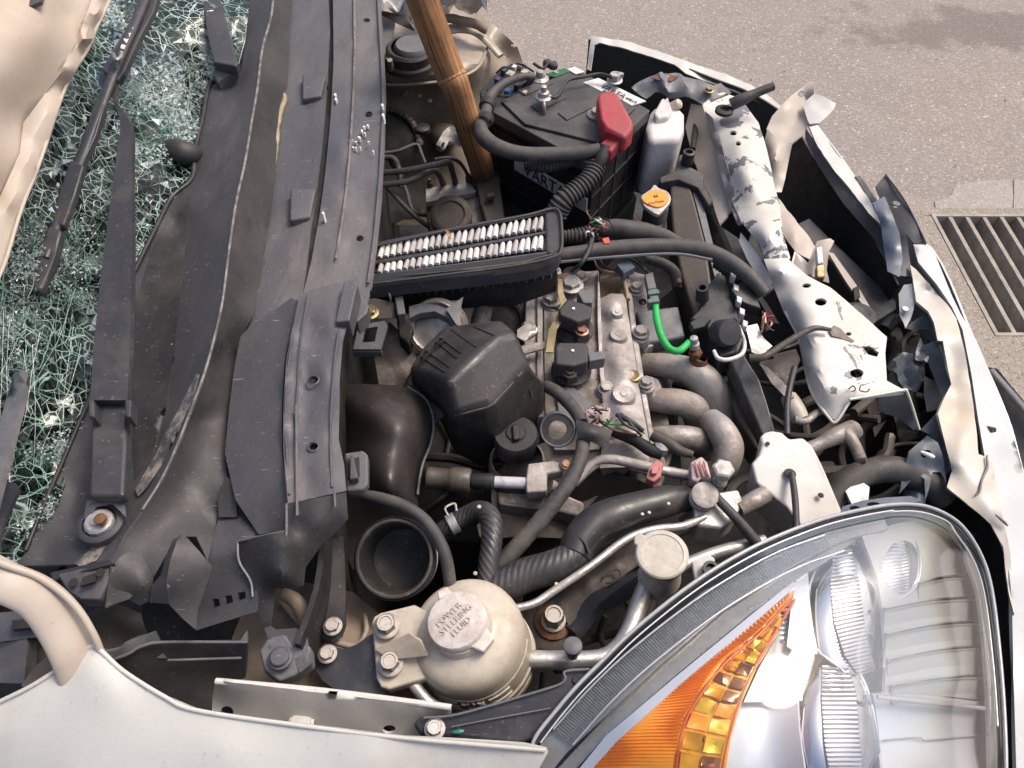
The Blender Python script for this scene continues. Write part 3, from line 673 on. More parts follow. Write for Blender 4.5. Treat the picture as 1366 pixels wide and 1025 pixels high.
for v_ in pane.data.vertices:
    p_ = v_.co + ws.location - CAM; k_ = FPX / p_.dot(FWD); x_, y_ = 683 + p_.x * k_, 512.5 - p_.dot(UPV) * k_
    _hol = any(((x_ - a) / c) ** 2 + ((y_ - b) / d) ** 2 < 1 for a, b, c, d in HL)
    _vals.append(0. if _hol else max(.05, max(min(1., 1.3 * (1.2 - ((x_ - a) / c) ** 2 - ((y_ - b) / d) ** 2)) for a, b, c, d in ZN)))
_at.data.foreach_set('value', _vals)
rng = random.Random(3)
def dens(x, y):
    d = .25
    if 150 < x < 285 and 75 < y < 190: d = 1.0
    if 40 < x < 180 and 230 < y < 400: d = .95
    if 180 < x < 270 and 170 < y < 340: d = .8
    if 0 < x < 130 and 395 < y < 520: d = .38
    if y > 520: d = .45
    if x > 270: d = .55
    if x < 130 and y < 240: d = .18
    return d
pts = []
while len(pts) < 2100:
    x, y = rng.uniform(-25, 330), rng.uniform(-20, 790)
    if inside(x, y, wout) and rng.random() < dens(x, y): pts.append((x, y))
r = delaunay_2d_cdt([Vector(p) for p in pts], [], [], 0, 1e-3)
vv = r[0]; V = []; F = []; done = set(); CW = ([], []); CG = ([], [])
def sliver(T, x0, y0, x1, y1, wpx, dz=0.):
    Vl, Fl = T; a = P(x0, y0, wz(x0, y0) + dz); b = P(x1, y1, wz(x1, y1) + dz); d = (b - a)
    if d.length < 1e-5: return
    q = d.cross(Vector((0, 0, 1))).normalized() * wpx * MPP(x0, y0, 1.); u = Vector((0, 0, 1)) * wpx * .8 * MPP(x0, y0, 1.); s = len(Vl)
    Vl += [a - q, a + q, a + u, b - q * .5, b + q * .5, b + u * .6]; Fl += [(s, s + 1, s + 4, s + 3), (s, s + 3, s + 5, s + 2), (s + 1, s + 2, s + 5, s + 4), (s, s + 2, s + 1), (s + 3, s + 4, s + 5)]
CR = ([], []); CR2 = ([], []); zones = [(225, 128, 55, 52), (70, 335, 70, 38), (25, 440, 42, 55), (70, 600, 55, 18), (215, 205, 50, 14), (290, 60, 22, 40), (150, 20, 25, 25)]
holes_ = [(90, 480, 26, 40), (50, 560, 30, 25), (120, 330, 16, 14), (185, 165, 20, 14), (110, 520, 12, 30), (60, 640, 25, 18), (150, 210, 18, 18), (35, 450, 10, 25)]
for f in r[2]:
    P2 = [(vv[i].x, vv[i].y) for i in f]; cx = sum(p[0] for p in P2) / 3; cy = sum(p[1] for p in P2) / 3
    if not inside(cx, cy, wout): continue
    per = max(math.dist(P2[i], P2[(i + 1) % 3]) for i in range(3))
    if per > 75: continue
    inh = any(((cx - a) / c) ** 2 + ((cy - b) / d) ** 2 < 1 for a, b, c, d in holes_)
    zn = any(((cx - a) / c) ** 2 + ((cy - b) / d) ** 2 < rng.uniform(.3, 1.25) for a, b, c, d in zones)
    if False:
        T_ = CR; s = len(T_[0])
        for p in P2: T_[0].append(P(p[0], p[1], wz(*p) + .0015 + .0012 * noise.noise(Vector((p[0] * .06, p[1] * .06, 0)))))
        T_[1].append((s, s + 1, s + 2))
    if rng.random() < (.05 if inh else .15) and per < 20:
        s = len(V); tl = .0008
        for p in P2:
            x = cx + (p[0] - cx) * .93; y = cy + (p[1] - cy) * .93; V.append(P(x, y, wz(x, y) + rng.uniform(-tl, tl)))
        F.append((s, s + 1, s + 2))
    for i in range(3):
        e = tuple(sorted((f[i], f[(i + 1) % 3])))
        if e in done: continue
        done.add(e)
        if inh and rng.random() < .7: continue
        (x0, y0), (x1, y1) = P2[i], P2[(i + 1) % 3]
        ver = abs(y1 - y0) > abs(x1 - x0) * .8
        if y0 > 380 and not ver and rng.random() < .6: continue
        if dens(x0, y0) < .3 and rng.random() < .4: continue
        if rng.random() < (.93 if zn else .95): continue
        wv = rng.choice((.12, .2, .28, .5))
        sliver(CG if rng.random() < (.55 if y0 > 60 else .25) else CW, x0, y0, x1, y1, wv, .001)
def strand(x, y, a, L_, wd, wpx, T):
    n_ = max(3, int(L_ / 7))
    for i in range(n_):
        x1, y1 = x + 7 * math.cos(a), y + 7 * math.sin(a)
        if not inside(x1, y1, wout): return
        sliver(T, x, y, x1, y1, wpx * (1 - .5 * i / n_), .002); x, y = x1, y1; a += rng.gauss(0, wd * .35)
for k in range(30): strand(rng.uniform(-5, 135), rng.uniform(385, 470), R(rng.gauss(97, 9)), rng.uniform(50, 190), .10, rng.choice((.2, .35, .55)), CG if rng.random() < .35 else CW)
for k in range(6): strand(rng.uniform(-5, 90), rng.uniform(385, 560), R(rng.gauss(12, 14)), rng.uniform(30, 90), .16, rng.choice((.2, .35)), CW)
for k in range(12): strand(rng.uniform(-5, 180), rng.uniform(235, 380), R(rng.choice((rng.gauss(-35, 20), rng.gauss(35, 25)))), rng.uniform(30, 90), .18, rng.choice((.2, .35, .55)), CG if rng.random() < .55 else CW)
for k in range(8): strand(rng.uniform(165, 290), rng.uniform(60, 200), R(rng.uniform(0, 360)), rng.uniform(20, 70), .28, rng.choice((.2, .3, .45)), CG if rng.random() < .4 else CW)
for k in range(16): strand(rng.uniform(80, 170), rng.uniform(10, 260), R(rng.gauss(42, 14)), rng.uniform(25, 80), .07, rng.choice((.25, .4, .6)), CW)
for k in range(5): strand(rng.uniform(10, 110), rng.uniform(600, 760), R(rng.gauss(-28, 12)), rng.uniform(30, 70), .2, rng.choice((.2, .4)), CW)
for k in range(30):   # streaks
    x, y = rng.choice(((rng.uniform(80, 190), rng.uniform(-10, 260)), (rng.uniform(170, 320), rng.uniform(-10, 110)), (rng.uniform(-10, 180), rng.uniform(240, 780))))
    a = R(rng.gauss(40, 18)) if y < 240 else R(rng.gauss(95, 22)) if 380 < y < 600 else R(rng.gauss(-25, 35)); l = rng.uniform(8, 34)
    x1, y1 = x + l * math.cos(a), y + l * math.sin(a)
    if inside(x, y, wout) and inside(x1, y1, wout): sliver(CW if rng.random() < .65 else CG, x, y, x1, y1, rng.choice((.2, .3, .5)), .002)
mkobj('shard', V, F, shardm, ws, kind='stuff', smooth=0, orient='keep')
mkobj('crack', *CW, crackm, ws, kind='stuff', smooth=0); mkobj('crack', *CG, crackg, ws, kind='stuff', smooth=0)
# crushed granules: small glassy crumbs
V = []; F = []
def crumbs(cx, cy, rx, ry, n, rot=0, s=1.3):
    for k in range(n):
        a = rng.uniform(0, 6.28); q = rng.random() ** .6; u = rx * q * math.cos(a); v = ry * q * math.sin(a); c_, s_ = math.cos(R(rot)), math.sin(R(rot))
        x, y = cx + u * c_ - v * s_, cy + u * s_ + v * c_
        if not inside(x, y, wout): continue
        p = P(x, y, wz(x, y) + rng.uniform(0, .004)); r_ = s * rng.uniform(.5, 1.4) * MPP(x, y, 1.); b = len(V)
        for i in range(4): V.append(p + Vector((rng.uniform(-1, 1), rng.uniform(-1, 1), rng.uniform(-.7, 1))) * r_ * 1.5)
        F.extend([(b, b + 1, b + 2), (b, b + 2, b + 3), (b, b + 3, b + 1), (b + 1, b + 3, b + 2)])
crumbs(225, 130, 50, 35, 180, 60, .9); crumbs(230, 195, 45, 10, 260, -35); crumbs(70, 375, 60, 22, 300, 15, 1.); crumbs(30, 330, 40, 40, 240); crumbs(120, 360, 55, 12, 260, 30)
crumbs(80, 590, 60, 16, 200, -30); crumbs(60, 690, 60, 20, 220, -40); crumbs(290, 40, 20, 60, 60, 0, .8); crumbs(20, 430, 12, 70, 160); crumbs(155, 300, 70, 40, 240)
mkobj('glass_granule', V, F, crackm, ws, kind='stuff', smooth=0)
for a, b, c, d in zones:
    x = a - c * 1.2
    while x < a + c * 1.2:
        y = b - d * 1.2
        while y < b + d * 1.2:
            q = ((x - a) / c) ** 2 + ((y - b) / d) ** 2; nn = noise.fractal(Vector((x * .035, y * .035, 3)), 1, 2, 4)
            if inside(x, y, wout) and rng.random() < .5 * (1.15 - q) * (.55 + 1.3 * nn) and not any(((x - a2) / c2) ** 2 + ((y - b2) / d2) ** 2 < .8 for a2, b2, c2, d2 in holes_):
                s = len(CR[0]); jx, jy = x + rng.uniform(-2, 2), y + rng.uniform(-2, 2)
                for k in range(4):
                    an = 1.57 * k + rng.uniform(-.5, .5); rr = rng.uniform(1.6, 3.6); p = (jx + rr * math.cos(an), jy + rr * math.sin(an))
                    CR[0].append(P(p[0], p[1], wz(*p) + rng.uniform(0, .0022)))
                CR[1].append((s, s + 1, s + 2)); CR[1].append((s, s + 2, s + 3))
            y += 3.6
        x += 3.6
mkobj('crushed_shard', *CR, hazem, ws, kind='stuff', smooth=0, orient='keep')
# what shows through the glass
dsh = thing('dashboard', 'dark dashboard with torn brown and pale scraps behind the broken glass', 'dashboard', (120, 400, .8))
sheet('dash_top', pp('-100,-60,.93 350,-60,.93 350,60,.9 290,200,.87 230,350,.85 150,560,.84 60,800,.83 -100,820,.86'), dark, dsh, t=.02, step=30, rough=.01, rsc=.12)
for pl, m_ in (('176,236,.955 196,238,.955 195,262,.955 180,262,.955', label_m), ('120,285,.95 150,265,.955 152,280,.95 130,292,.95', label_m), ('245,-5,.97 262,10,.97 266,60,.96 256,70,.96 248,30,.96', tankm), ('190,65,.96 215,60,.96 240,95,.955 205,105,.955', tankm), ('300,-10,.975 330,0,.975 328,20,.975 300,8,.975', cream), ('5,380,.96 40,385,.955 38,440,.95 10,430,.95', tankm), ('110,200,.97 150,215,.96 140,260,.95 105,250,.96', tankm), ('20,590,.91 50,600,.91 40,640,.9 15,660,.9', tankm)):
    sheet('scrap', pp(pl), m_, dsh, t=.002, step=9, rough=.01)
tr = thing('windscreen_trim', 'grey trim strip standing in the broken glass at the left edge', 'trim strip', (20, 540, 1.0))
sheet('strip', pp('18,498,1.03 34,494,1.03 38,500,1.03 -10,690,1.03 -22,640,1.03'), greyp, tr, t=.006, step=12, ctrl=pp('26,497,1.04 -12,660,1.04'))
tag(sheet('plastic_fragment', pp('-20,635,1.0 20,645,1.0 24,655,1.0 4,700,.99 -4,740,.99 -20,745,.99'), plastic, t=.004), 'black broken plastic piece at left edge above the white curved arm', 'fragment')
tag(tube('rubber_elbow', [(262, 205, .975, 12), (248, 205, .985, 16), (235, 202, .985, 17), (222, 200, .98, 12)], cowlb, None), 'stubby dark rubber elbow poking out beside the cowl edge', 'rubber elbow')

zr0 = None
# ================================================================== WIPERS
w1 = thing('wiper', 'long black wiper arm and blade crossing the shattered glass from lower pivot', 'wiper', (135, 700, .95), 'windscreen wipers')
prism('arm_cover', smoothed(pp('122,536,1.0 168,536,1.0 168,600,1.0 165,662,1.0 118,662,1.0 120,600,1.0'), 1), .016, wiperm, w1, bevel=.004, bseg=3)
sheet('arm', pp('120,534,1.012 170,534,1.012 174,440,1.02 176,330,1.04 176,240,1.06 176,178,1.075 172,160,1.08 160,142,1.085 145,127,1.09 131,112,1.095 132,98,1.095 141,92,1.10 150,100,1.10 155,118,1.095 152,140,1.085 160,155,1.08 160,176,1.075 151,240,1.06 143,300,1.045 132,390,1.025 125,460,1.015'), wiperm, w1, t=.009, c=60, step=11, smooth=50)
for a in ('117,533 125,533 126,556 118,556', '166,533 175,533 174,556 167,556'): prism('hinge_ear', pp(a, 1.018), .02, wiperm, w1, bevel=.002)
prism('blade_frame', pp('182,-20,1.125 215,-20,1.125 205,15,1.12 186,50,1.115 165,95,1.11 158,108,1.10 148,100,1.11 135,92,1.11 148,70,1.115 178,20,1.12 182,5,1.12'), .010, wiperm, w1, bevel=.002)
prism('blade_frame', pp('133,118,1.10 142,126,1.10 138,145,1.095 128,180,1.085 108,222,1.075 101,215,1.075 112,180,1.085 122,150,1.095'), .010, wiperm, w1, bevel=.002)
prism('blade_spine', pp('93,212,1.082 112,220,1.078 100,260,1.07 85,300,1.06 65,300,1.06 78,255,1.07'), .011, wiperm, w1, bevel=.003)
prism('blade_tip', pp('64,300,1.062 82,306,1.062 72,340,1.05 56,384,1.045 47,388,1.045 38,378,1.045 45,350,1.05'), .013, wiperm, w1, bevel=.004)
tube('blade_rail', [(200, -20, 1.128, 7), (185, 20, 1.122, 7), (158, 82, 1.11, 7), (125, 170, 1.085, 7), (90, 260, 1.065, 7), (60, 345, 1.048, 7)], wiperm, w1, sides=10, flat=.7)
ladder('blade_slot', [(178, 22, 1.124), (160, 66, 1.118)], [(183, 25, 1.124), (165, 68, 1.118)], 5, .6, .001, whitech, w1)
tube('blade_clip', [(151, 72, 1.122, 2.5), (155, 80, 1.124, 2.5), (161, 76, 1.122, 2.5), (162, 70, 1.12, 2.5)], steel, w1)
tube('rubber_edge', [(190, 0, 1.11, 2), (165, 60, 1.105, 2), (130, 140, 1.085, 2), (100, 215, 1.07, 2), (60, 310, 1.05, 2), (42, 375, 1.04, 2)], rubber, w1, sides=6)
lathe('pivot_boss', [(30, -6), (30, 6), (26, 9), (22, 9), (22, 4), (0, 4)], (136, 700, .968), cowlm, w1, px=True)
lathe('spindle_nut', [(19, 0), (19, 9), (16, 12), (9, 12), (9, 15), (0, 16)], (135, 700, .972), alup, w1, px=True, n=12)
lathe('spindle', [(8, 0), (8, 5), (6, 6), (0, 6)], (135, 694, .986), rustm, w1, px=True)
sheet('pivot_bracket', pp('116,668,.985 165,664,.985 168,690,.98 150,672,.985 128,676,.985 116,700,.975 112,690,.98'), cowlg, w1, t=.004)
w2 = thing('wiper', 'second black wiper arm entering from the top edge beside the cowl', 'wiper', (300, 90, .99), 'windscreen wipers')
prism('arm', pp('266,-30,1.04 290,-30,1.04 294,0,1.035 308,50,1.03 318,84,1.02 314,88,1.02 284,83,1.02 280,60,1.03 272,20,1.035'), .016, wiperm, w2, bevel=.003)
prism('arm_foot', pp('286,83,1.014 316,88,1.014 308,100,1.0 290,110,.995 284,100,1.0'), .02, cowlg, w2, bevel=.003)

# ================================================================== COWL
cw = thing('windscreen_cowl', 'long black plastic cowl with sharp scuffed ridge at the base of the windscreen', 'cowl panel', (250, 500, .9))
R1 = pp('366,-25,1.01 362,20,1.01 350,65,1.01 343,120,1.01 336,160,1.01 327,215,1.01 315,270,1.01 306,330,1.005 297,400,1.0 286,450,1.0 272,500,.995 255,545,.99 238,590,.985 215,640,.98 190,680,.975 165,715,.972 148,752,.97')
A_left = pp('20,755,.945 36,735,.948 62,670,.95 88,610,.952 105,570,.955 120,535,.957 140,475,.96 176,375,.963 212,300,.966 232,262,.968 258,238,.97 262,200,.974 272,160,.978 282,112,.98 300,108,.98 322,92,.99 328,50,.99 335,-25,.99')
sheet('cowl_top', R1 + A_left[:1] + A_left[1:] if False else R1 + A_left, cowlm, cw, t=.003, step=12, c=8, 
      ctrl=pp('340,20,.995 328,120,.995 310,150,.99 300,200,.99 285,260,.985 265,330,.98 250,400,.975 232,460,.965 220,520,.958 195,600,.950 195,400,.955 175,480,.95 170,560,.948 178,640,.95 120,680,.944 80,700,.944 108,600,.95 105,660,.934 150,700,.955 110,730,.955 60,740,.945 95,690,.936 205,340,.957 238,300,.958 275,300,.988 225,560,.972 208,620,.968'))
zr0 = zfield(R1 + A_left + pp('340,20,.995 328,120,.995 310,150,.99 300,200,.99 285,260,.985 265,330,.98 250,400,.975 232,460,.965 220,520,.958 195,600,.950 195,400,.955 175,480,.95 170,560,.948 178,640,.95 120,680,.944 80,700,.944 108,600,.95 105,660,.934 150,700,.955 110,730,.955 60,740,.945 95,690,.936 205,340,.957 238,300,.958 275,300,.988 225,560,.972 208,620,.968'), 8)
L2 = pp('392,-25,.962 388,30,.962 384,110,.962 376,135,.960 371,170,.958 366,250,.955 358,300,.952 350,350,.950 338,420,.948 322,450,.945 312,500,.943 302,560,.94 300,610,.94 308,670,.935 345,712,.92 318,722,.92 300,700,.925 290,690,.925 284,720,.93 277,748,.93')
sheet('cowl_front', pp('366,-25,1.008 362,20,1.008 350,65,1.008 343,120,1.008 336,160,1.008 327,215,1.008 315,270,1.008 306,330,1.003 297,400,.998 286,450,.998 272,500,.993 255,545,.988 238,590,.983 215,640,.978 190,680,.973 165,715,.970 148,752,.968 140,810,.945 173,799,.94 186,785,.94 205,770,.945 225,735,.95 240,716,.945 262,716,.94 277,748,.932')[:] + L2[::-1][1:], cowlb, cw, t=.003, step=12, c=8,
      ctrl=pp('375,60,.98 355,180,.975 340,300,.97 320,400,.963 295,480,.96 270,560,.955 245,640,.95 215,700,.95 185,760,.95'))
tube('ridge_bead', [(a, b, c + .001, 1.6) for a, b, c in R1[:-2]], mat('scuffed_edge', (.26, .235, .225), .7, dirt=(.09, .085, .09), dscale=60, dlo=.4, dhi=.6), cw, sides=6)
tube('glass_seal', [(a - 2, b, c + .002, 3) for a, b, c in A_left[1:-2]], rubber, cw, sides=8)
sheet('trough', pp('246,250,.962 252,262,.966 246,330,.962 240,400,.958 232,470,.952 222,540,.948 205,600,.945 180,640,.943 176,560,.945 178,480,.945 182,400,.948 200,340,.952 226,285,.957', .95), plastic, cw, t=.001, zf=lambda x, y: zr0(x, y) + .0016, step=9)
scuff = mat('scuffed_plastic', (.27, .235, .215), .75, dirt=(.065, .062, .07), dscale=55, dlo=.41, dhi=.55, bump=.3)
zr1 = zfield(R1 + A_left + pp('340,20,.995 328,120,.995 300,200,.99 285,260,.985 265,330,.98 250,400,.975 232,460,.965 220,520,.958 195,600,.950 225,560,.972 208,620,.968 150,700,.955 110,730,.955'), 8)
for pl in ('262,498 266,500 258,530 247,553 236,580 214,622 196,650 184,662 180,652 196,626 208,606 222,575 240,543 252,518', '128,724 142,728 128,748 108,756 98,752 115,738'):
    sheet('scuff', pp(pl, 0), scuff, cw, t=.0004, zf=lambda x, y: zr1(x, y) + .0022, step=7)
sheet('bump_left_face', pp('243,713,.974 236,722,.978 227,748,.976 222,775,.968 225,806,.945 200,804,.937 202,782,.944 214,768,.95 221,742,.958 231,720,.968'), cowlm, cw, t=.003, step=9, c=8)
sheet('bump_face', pp('243,713,.974 250,718,.973 268,738,.967 284,757,.960 278,775,.953 264,813,.937 262,841,.930 244,826,.936 225,806,.946 222,775,.969 227,748,.977 236,722,.979'), cowlb, cw, t=.003, step=9, c=8)
sheet('drop_face', pp('148,752,.967 166,700,.964 205,770,.944 200,802,.93 186,808,.93 172,800,.935 141,812,.944'), cowlb, cw, t=.003, step=10, ctrl=pp('190,782,.950 178,792,.942'))
prism('latch_recess', pp('76,766,.962 146,748,.965 152,760,.965 132,800,.95 108,800,.95 90,788,.955'), .02, cowlg, cw, bevel=.002)
prism('slot', pp('110,770,.9655 128,764,.9655 127,776,.9655 107,782,.9655'), .003, dark, cw, bevel=0)
lathe('bolt_hole', [(6, 0), (6, .6), (0, .6)], (98, 777, .9615), dark, cw, px=True, n=14); lathe('bolt_hole', [(6, 0), (6, .6), (0, .6)], (134, 764, .966), dark, cw, px=True, n=14)
prism('ledge', pp('66,764,.955 148,745,.972 152,752,.97 70,775,.955'), .008, plastic, cw, bevel=.001)
# grille panel
C_ = thing('cowl_grille_panel', 'grey faded plastic panel with long grooves and small holes beside the engine bay', 'cowl grille panel', (420, 250, .92))
sheet('channel_panel', pp('392,-25,.958 437,-25,.962 440,40,.962 436,120,.960 430,190,.958 424,240,.957 415,300,.955 408,360,.953 402,400,.952 330,440,.94 338,420,.942 348,352,.944 352,340,.945 364,262,.948 370,175,.95 376,135,.953 384,110,.955 388,30,.957'), cowlg, C_, t=.003, step=12, rough=.001, rsc=.05, ctrl=pp('415,20,.955 408,120,.952 398,200,.95 385,300,.947 370,380,.944 430,60,.96 420,180,.956 405,310,.953'))
sheet('groove', pp('436,-25,.952 446,-25,.952 446,60,.952 440,160,.95 432,240,.948 422,310,.946 412,390,.944 403,400,.944 412,330,.946 424,240,.948 431,180,.95 436,100,.95'), dark, C_, t=.003, step=14)
sheet('rib_panel', pp('444,-25,.968 506,-25,.958 512,60,.958 515,130,.957 513,200,.955 509,270,.953 503,330,.950 496,380,.948 488,416,.946 478,402,.946 470,380,.948 402,400,.952 415,350,.953 426,290,.955 434,230,.957 441,160,.96 445,80,.965'), cowlg, C_, t=.004, step=11, c=7, rough=.001, rsc=.05,
      ctrl=pp('470,-10,.97 472,60,.97 470,120,.969 466,200,.967 460,260,.965 452,330,.961 478,-10,.960 480,60,.960 478,120,.959 474,200,.957 468,260,.955 460,330,.953 497,-5,.961 502,80,.961 503,150,.96 500,240,.957 493,320,.953 458,60,.964 455,160,.962 447,240,.96 437,320,.957'),
      holes=[(489, 27, 4.5, 3), (492, 153, 5, 4), (480, 318, 5, 4)])
tube('fold_line', [(472, -25, .9715, 1.7), (473, 60, .9715, 1.7), (471, 130, .9705, 1.7), (466, 210, .9685, 1.7), (459, 275, .966, 1.7), (448, 345, .962, 1.7)], mat('worn_ridge', (.22, .185, .165), .6, dirt=(.10, .09, .09), dscale=40, dlo=.4, dhi=.6), C_, sides=6)
tube('edge_bead', [(503, -25, .964, 2.2), (508, 60, .964, 2.2), (511, 130, .963, 2.2), (509, 200, .961, 2.2), (504, 270, .959, 2.2), (498, 330, .956, 2.2), (491, 378, .953, 2.2)], cowlg, C_, sides=6)
for pl in ('403,99,.968 434,102,.968 430,120,.966 428,128,.964 403,132,.964', '387,250,.967 421,252,.967 416,278,.962 413,290,.96 386,294,.96'):
    prism('raised_box', pp(pl), .018, cowlg, C_, bevel=.003, bseg=2)
for k in range(16):
    x, y = rng.gauss(480, 9), rng.gauss(185, 12)
    prism('paint_fleck', [(x + rng.uniform(1, 3), y, .966), (x, y + rng.uniform(.6, 1.5), .966), (x - rng.uniform(.8, 2), y - .4, .966), (x, y - 1, .966)], .006, whitech, C_, bevel=0, smooth=0)
for x, y in ((510, 140), (511, 153), (447, 126), (448, 132), (431, 284)):
    prism('paint_fleck', [(x + 2, y, .972), (x, y + 2.5, .972), (x - 2, y, .972), (x, y - 2, .972)], .016, whitech, C_, bevel=0, smooth=0)
for a in ([(376, 120, .958, 3.5), (378, 135, .958, 3.5), (371, 160, .956, 4), (367, 200, .954, 3.5), (364, 235, .952, 2.5)], [(351, 318, .952, 2.5), (348, 335, .951, 3.5), (347, 340, .95, 2)], [(337, 400, .948, 2), (334, 415, .947, 4), (331, 425, .946, 2)]):
    tube('glue_bead', a, glue, C_, wob=.004, sides=8)
tag(tube('loose_clip', [(362, 421, .958, 4), (372, 419, .958, 5), (383, 413, .956, 3)], greyp), 'small grey clip caught between the two cowl pieces', 'clip')

# near end cover over the cowl
Q = thing('cowl_end_cover', 'curved black plastic cover with two screw holes at the near end of the cowl', 'plastic cover', (400, 560, .95))
sheet('side_face', pp('388,398,.975 331,438,.968 321,448,.965 312,495,.96 305,550,.958 300,605,.955 314,667,.95 345,713,.935 379,709,.94 384,668,.955 376,600,.962 376,540,.965 380,480,.968 390,430,.972 399,402,.975'), cowlm, Q, t=.003, step=10, rough=.001)
sheet('top_face', pp('399,392,.985 440,380,.987 470,372,.988 474,378,.985 466,424,.98 457,455,.978 453,510,.975 452,587,.97 459,620,.968 462,655,.965 384,672,.965 378,600,.97 378,540,.973 382,480,.976 391,430,.981'), cowlg, Q, t=.004, step=10, holes=[(418, 508, 6.5, 5.5), (418, 596, 6.5, 5.5)], c=8, ctrl=pp('400,440,.984 396,500,.98 392,560,.976 390,640,.972 440,430,.984 436,500,.98 434,580,.976 440,640,.971 446,500,.975 446,580,.971 404,440,.978 400,500,.973 397,560,.969 396,640,.964 420,400,.983'))
for a in ([(401, 396, .988, 1.8), (392, 440, .984, 1.8), (384, 500, .979, 1.8), (381, 560, .976, 1.8), (386, 660, .969, 1.8)], [(412, 392, .9885, 1.6), (402, 450, .984, 1.6), (397, 520, .979, 1.6), (394, 600, .974, 1.6), (397, 688, .967, 1.6)], [(452, 440, .985, 1.8), (445, 500, .98, 1.8), (441, 580, .976, 1.8), (443, 650, .97, 1.8)]):
    tube('rib', a, cowlg, Q, sides=6)
for y in (508, 596): lathe('hole_rim', [(8, 0), (8.5, 1), (7, 1.8), (6.6, -2)], (418, y, .978 if y < 550 else .972), cowlg, Q, px=True, n=20)
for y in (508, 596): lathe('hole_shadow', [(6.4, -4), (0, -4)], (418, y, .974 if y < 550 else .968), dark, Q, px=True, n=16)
prism('upright_fin', pp('458,376,1.0 474,372,1.0 477,380,.998 466,428,.992 447,430,.99'), .03, cowlg, Q, bevel=.002)
prism('lug', pp('478,385,.965 492,408,.962 489,418,.96 476,430,.96 470,420,.962'), .025, cowlg, Q, bevel=.002)
sheet('end_face', pp('384,672,.966 462,657,.966 464,693,.95 452,706,.94 430,726,.93 408,757,.915 405,782,.905 367,786,.905 362,838,.88 350,838,.88 338,795,.91 320,750,.93 318,722,.945 382,709,.955'), cowlb, Q, t=.004, step=9, c=8, ctrl=pp('380,712,.962 378,740,.955 376,770,.94 420,700,.957'))
tube('end_rim', [(318, 722, .948, 1.8), (350, 715, .955, 1.8), (381, 709, .962, 1.8)], cowlg, Q, sides=6)
tube('end_rim', [(382, 672, .97, 1.8), (382, 709, .963, 1.8), (379, 770, .935, 1.8)], cowlg, Q, sides=6)
tube('end_rim', [(317, 722, .947, 1.4), (319, 749, .935, 1.4), (334, 775, .922, 1.4), (337, 796, .914, 1.4)], mat('raw_edge', (.28, .28, .29), .6), Q, sides=6)
prism('clip_bracket', pp('459,604,.955 484,600,.955 491,606,.955 491,645,.95 484,653,.95 461,655,.95'), .012, cowlg, Q, bevel=.003)
prism('clip_tab', pp('466,608,.965 471,606,.965 478,638,.962 466,640,.962'), .01, cowlm, Q, bevel=.002)
prism('clip_window', pp('462,612,.9556 479,610,.9556 480,636,.952 463,640,.952'), .002, dark, Q, bevel=0)
for a, b in (((395, 540), (396, 688)), ((446, 655), (447, 676))): tube('pin', [(a[0], a[1], .983 if a[1] < 600 else .974, 1.6), (b[0], b[1], .967, 1.6)], greyp, Q, sides=6)
V3 = thing('side_baffle', 'smooth grey plastic baffle with three square holes under the cowl end', 'plastic baffle', (310, 780, .88))
sheet('panel', pp('292,690,.93 310,682,.932 346,712,.93 330,722,.93 345,800,.91 343,816,.905 300,829,.90 262,841,.895 264,812,.90 275,785,.91 284,758,.92 277,748,.925 284,715,.93'), cowlm, V3, t=.003, step=9, smooth=60,
      holes=[[(283, 799), (292, 799), (294, 808), (284, 811)], [(300, 795), (309, 794), (311, 803), (301, 807)], [(317, 791), (327, 789), (328, 798), (318, 802)]])
sheet('tongue', pp('300,636,.95 308,640,.95 314,660,.945 316,690,.935 292,690,.935 291,665,.94'), cowlb, V3, t=.003, step=8)

# grit and glass crumbs fallen on the cowl
V = []; F = []
for k in range(170):
    x = rng.uniform(60, 505); y = rng.uniform(0, 740)
    if k % 3: x = rng.uniform(175, 300) - y * .06; y = y
    z0 = 1.02 if x < 330 else .99
    p = P(x, y, z0); d = (p - CAM).normalized(); ht = S.ray_cast(bpy.context.evaluated_depsgraph_get() if k == 0 else _dg, CAM, d) if k else None
    if k == 0: _dg = bpy.context.evaluated_depsgraph_get(); ht = S.ray_cast(_dg, CAM, d)
    if not ht[0] or ht[4] is None or ht[4].parent is None or ht[4].parent.name not in ('windscreen_cowl', 'cowl_grille_panel', 'cowl_end_cover'): continue
    r_ = rng.choice((.0005, .0007, .0007, .001)) ; b = len(V)
    for i in range(4): V.append(ht[1] + Vector((rng.uniform(-1, 1), rng.uniform(-1, 1), rng.uniform(-.2, 1))) * r_)
    F.extend([(b, b + 1, b + 2), (b, b + 2, b + 3), (b, b + 3, b + 1), (b + 1, b + 3, b + 2)])
tag(mkobj('grit', V, F, mat('pale_grit', (.36, .32, .28), .7, bump=0), kind='stuff', smooth=0), 'pale grit and glass crumbs scattered over the black cowl', 'grit')

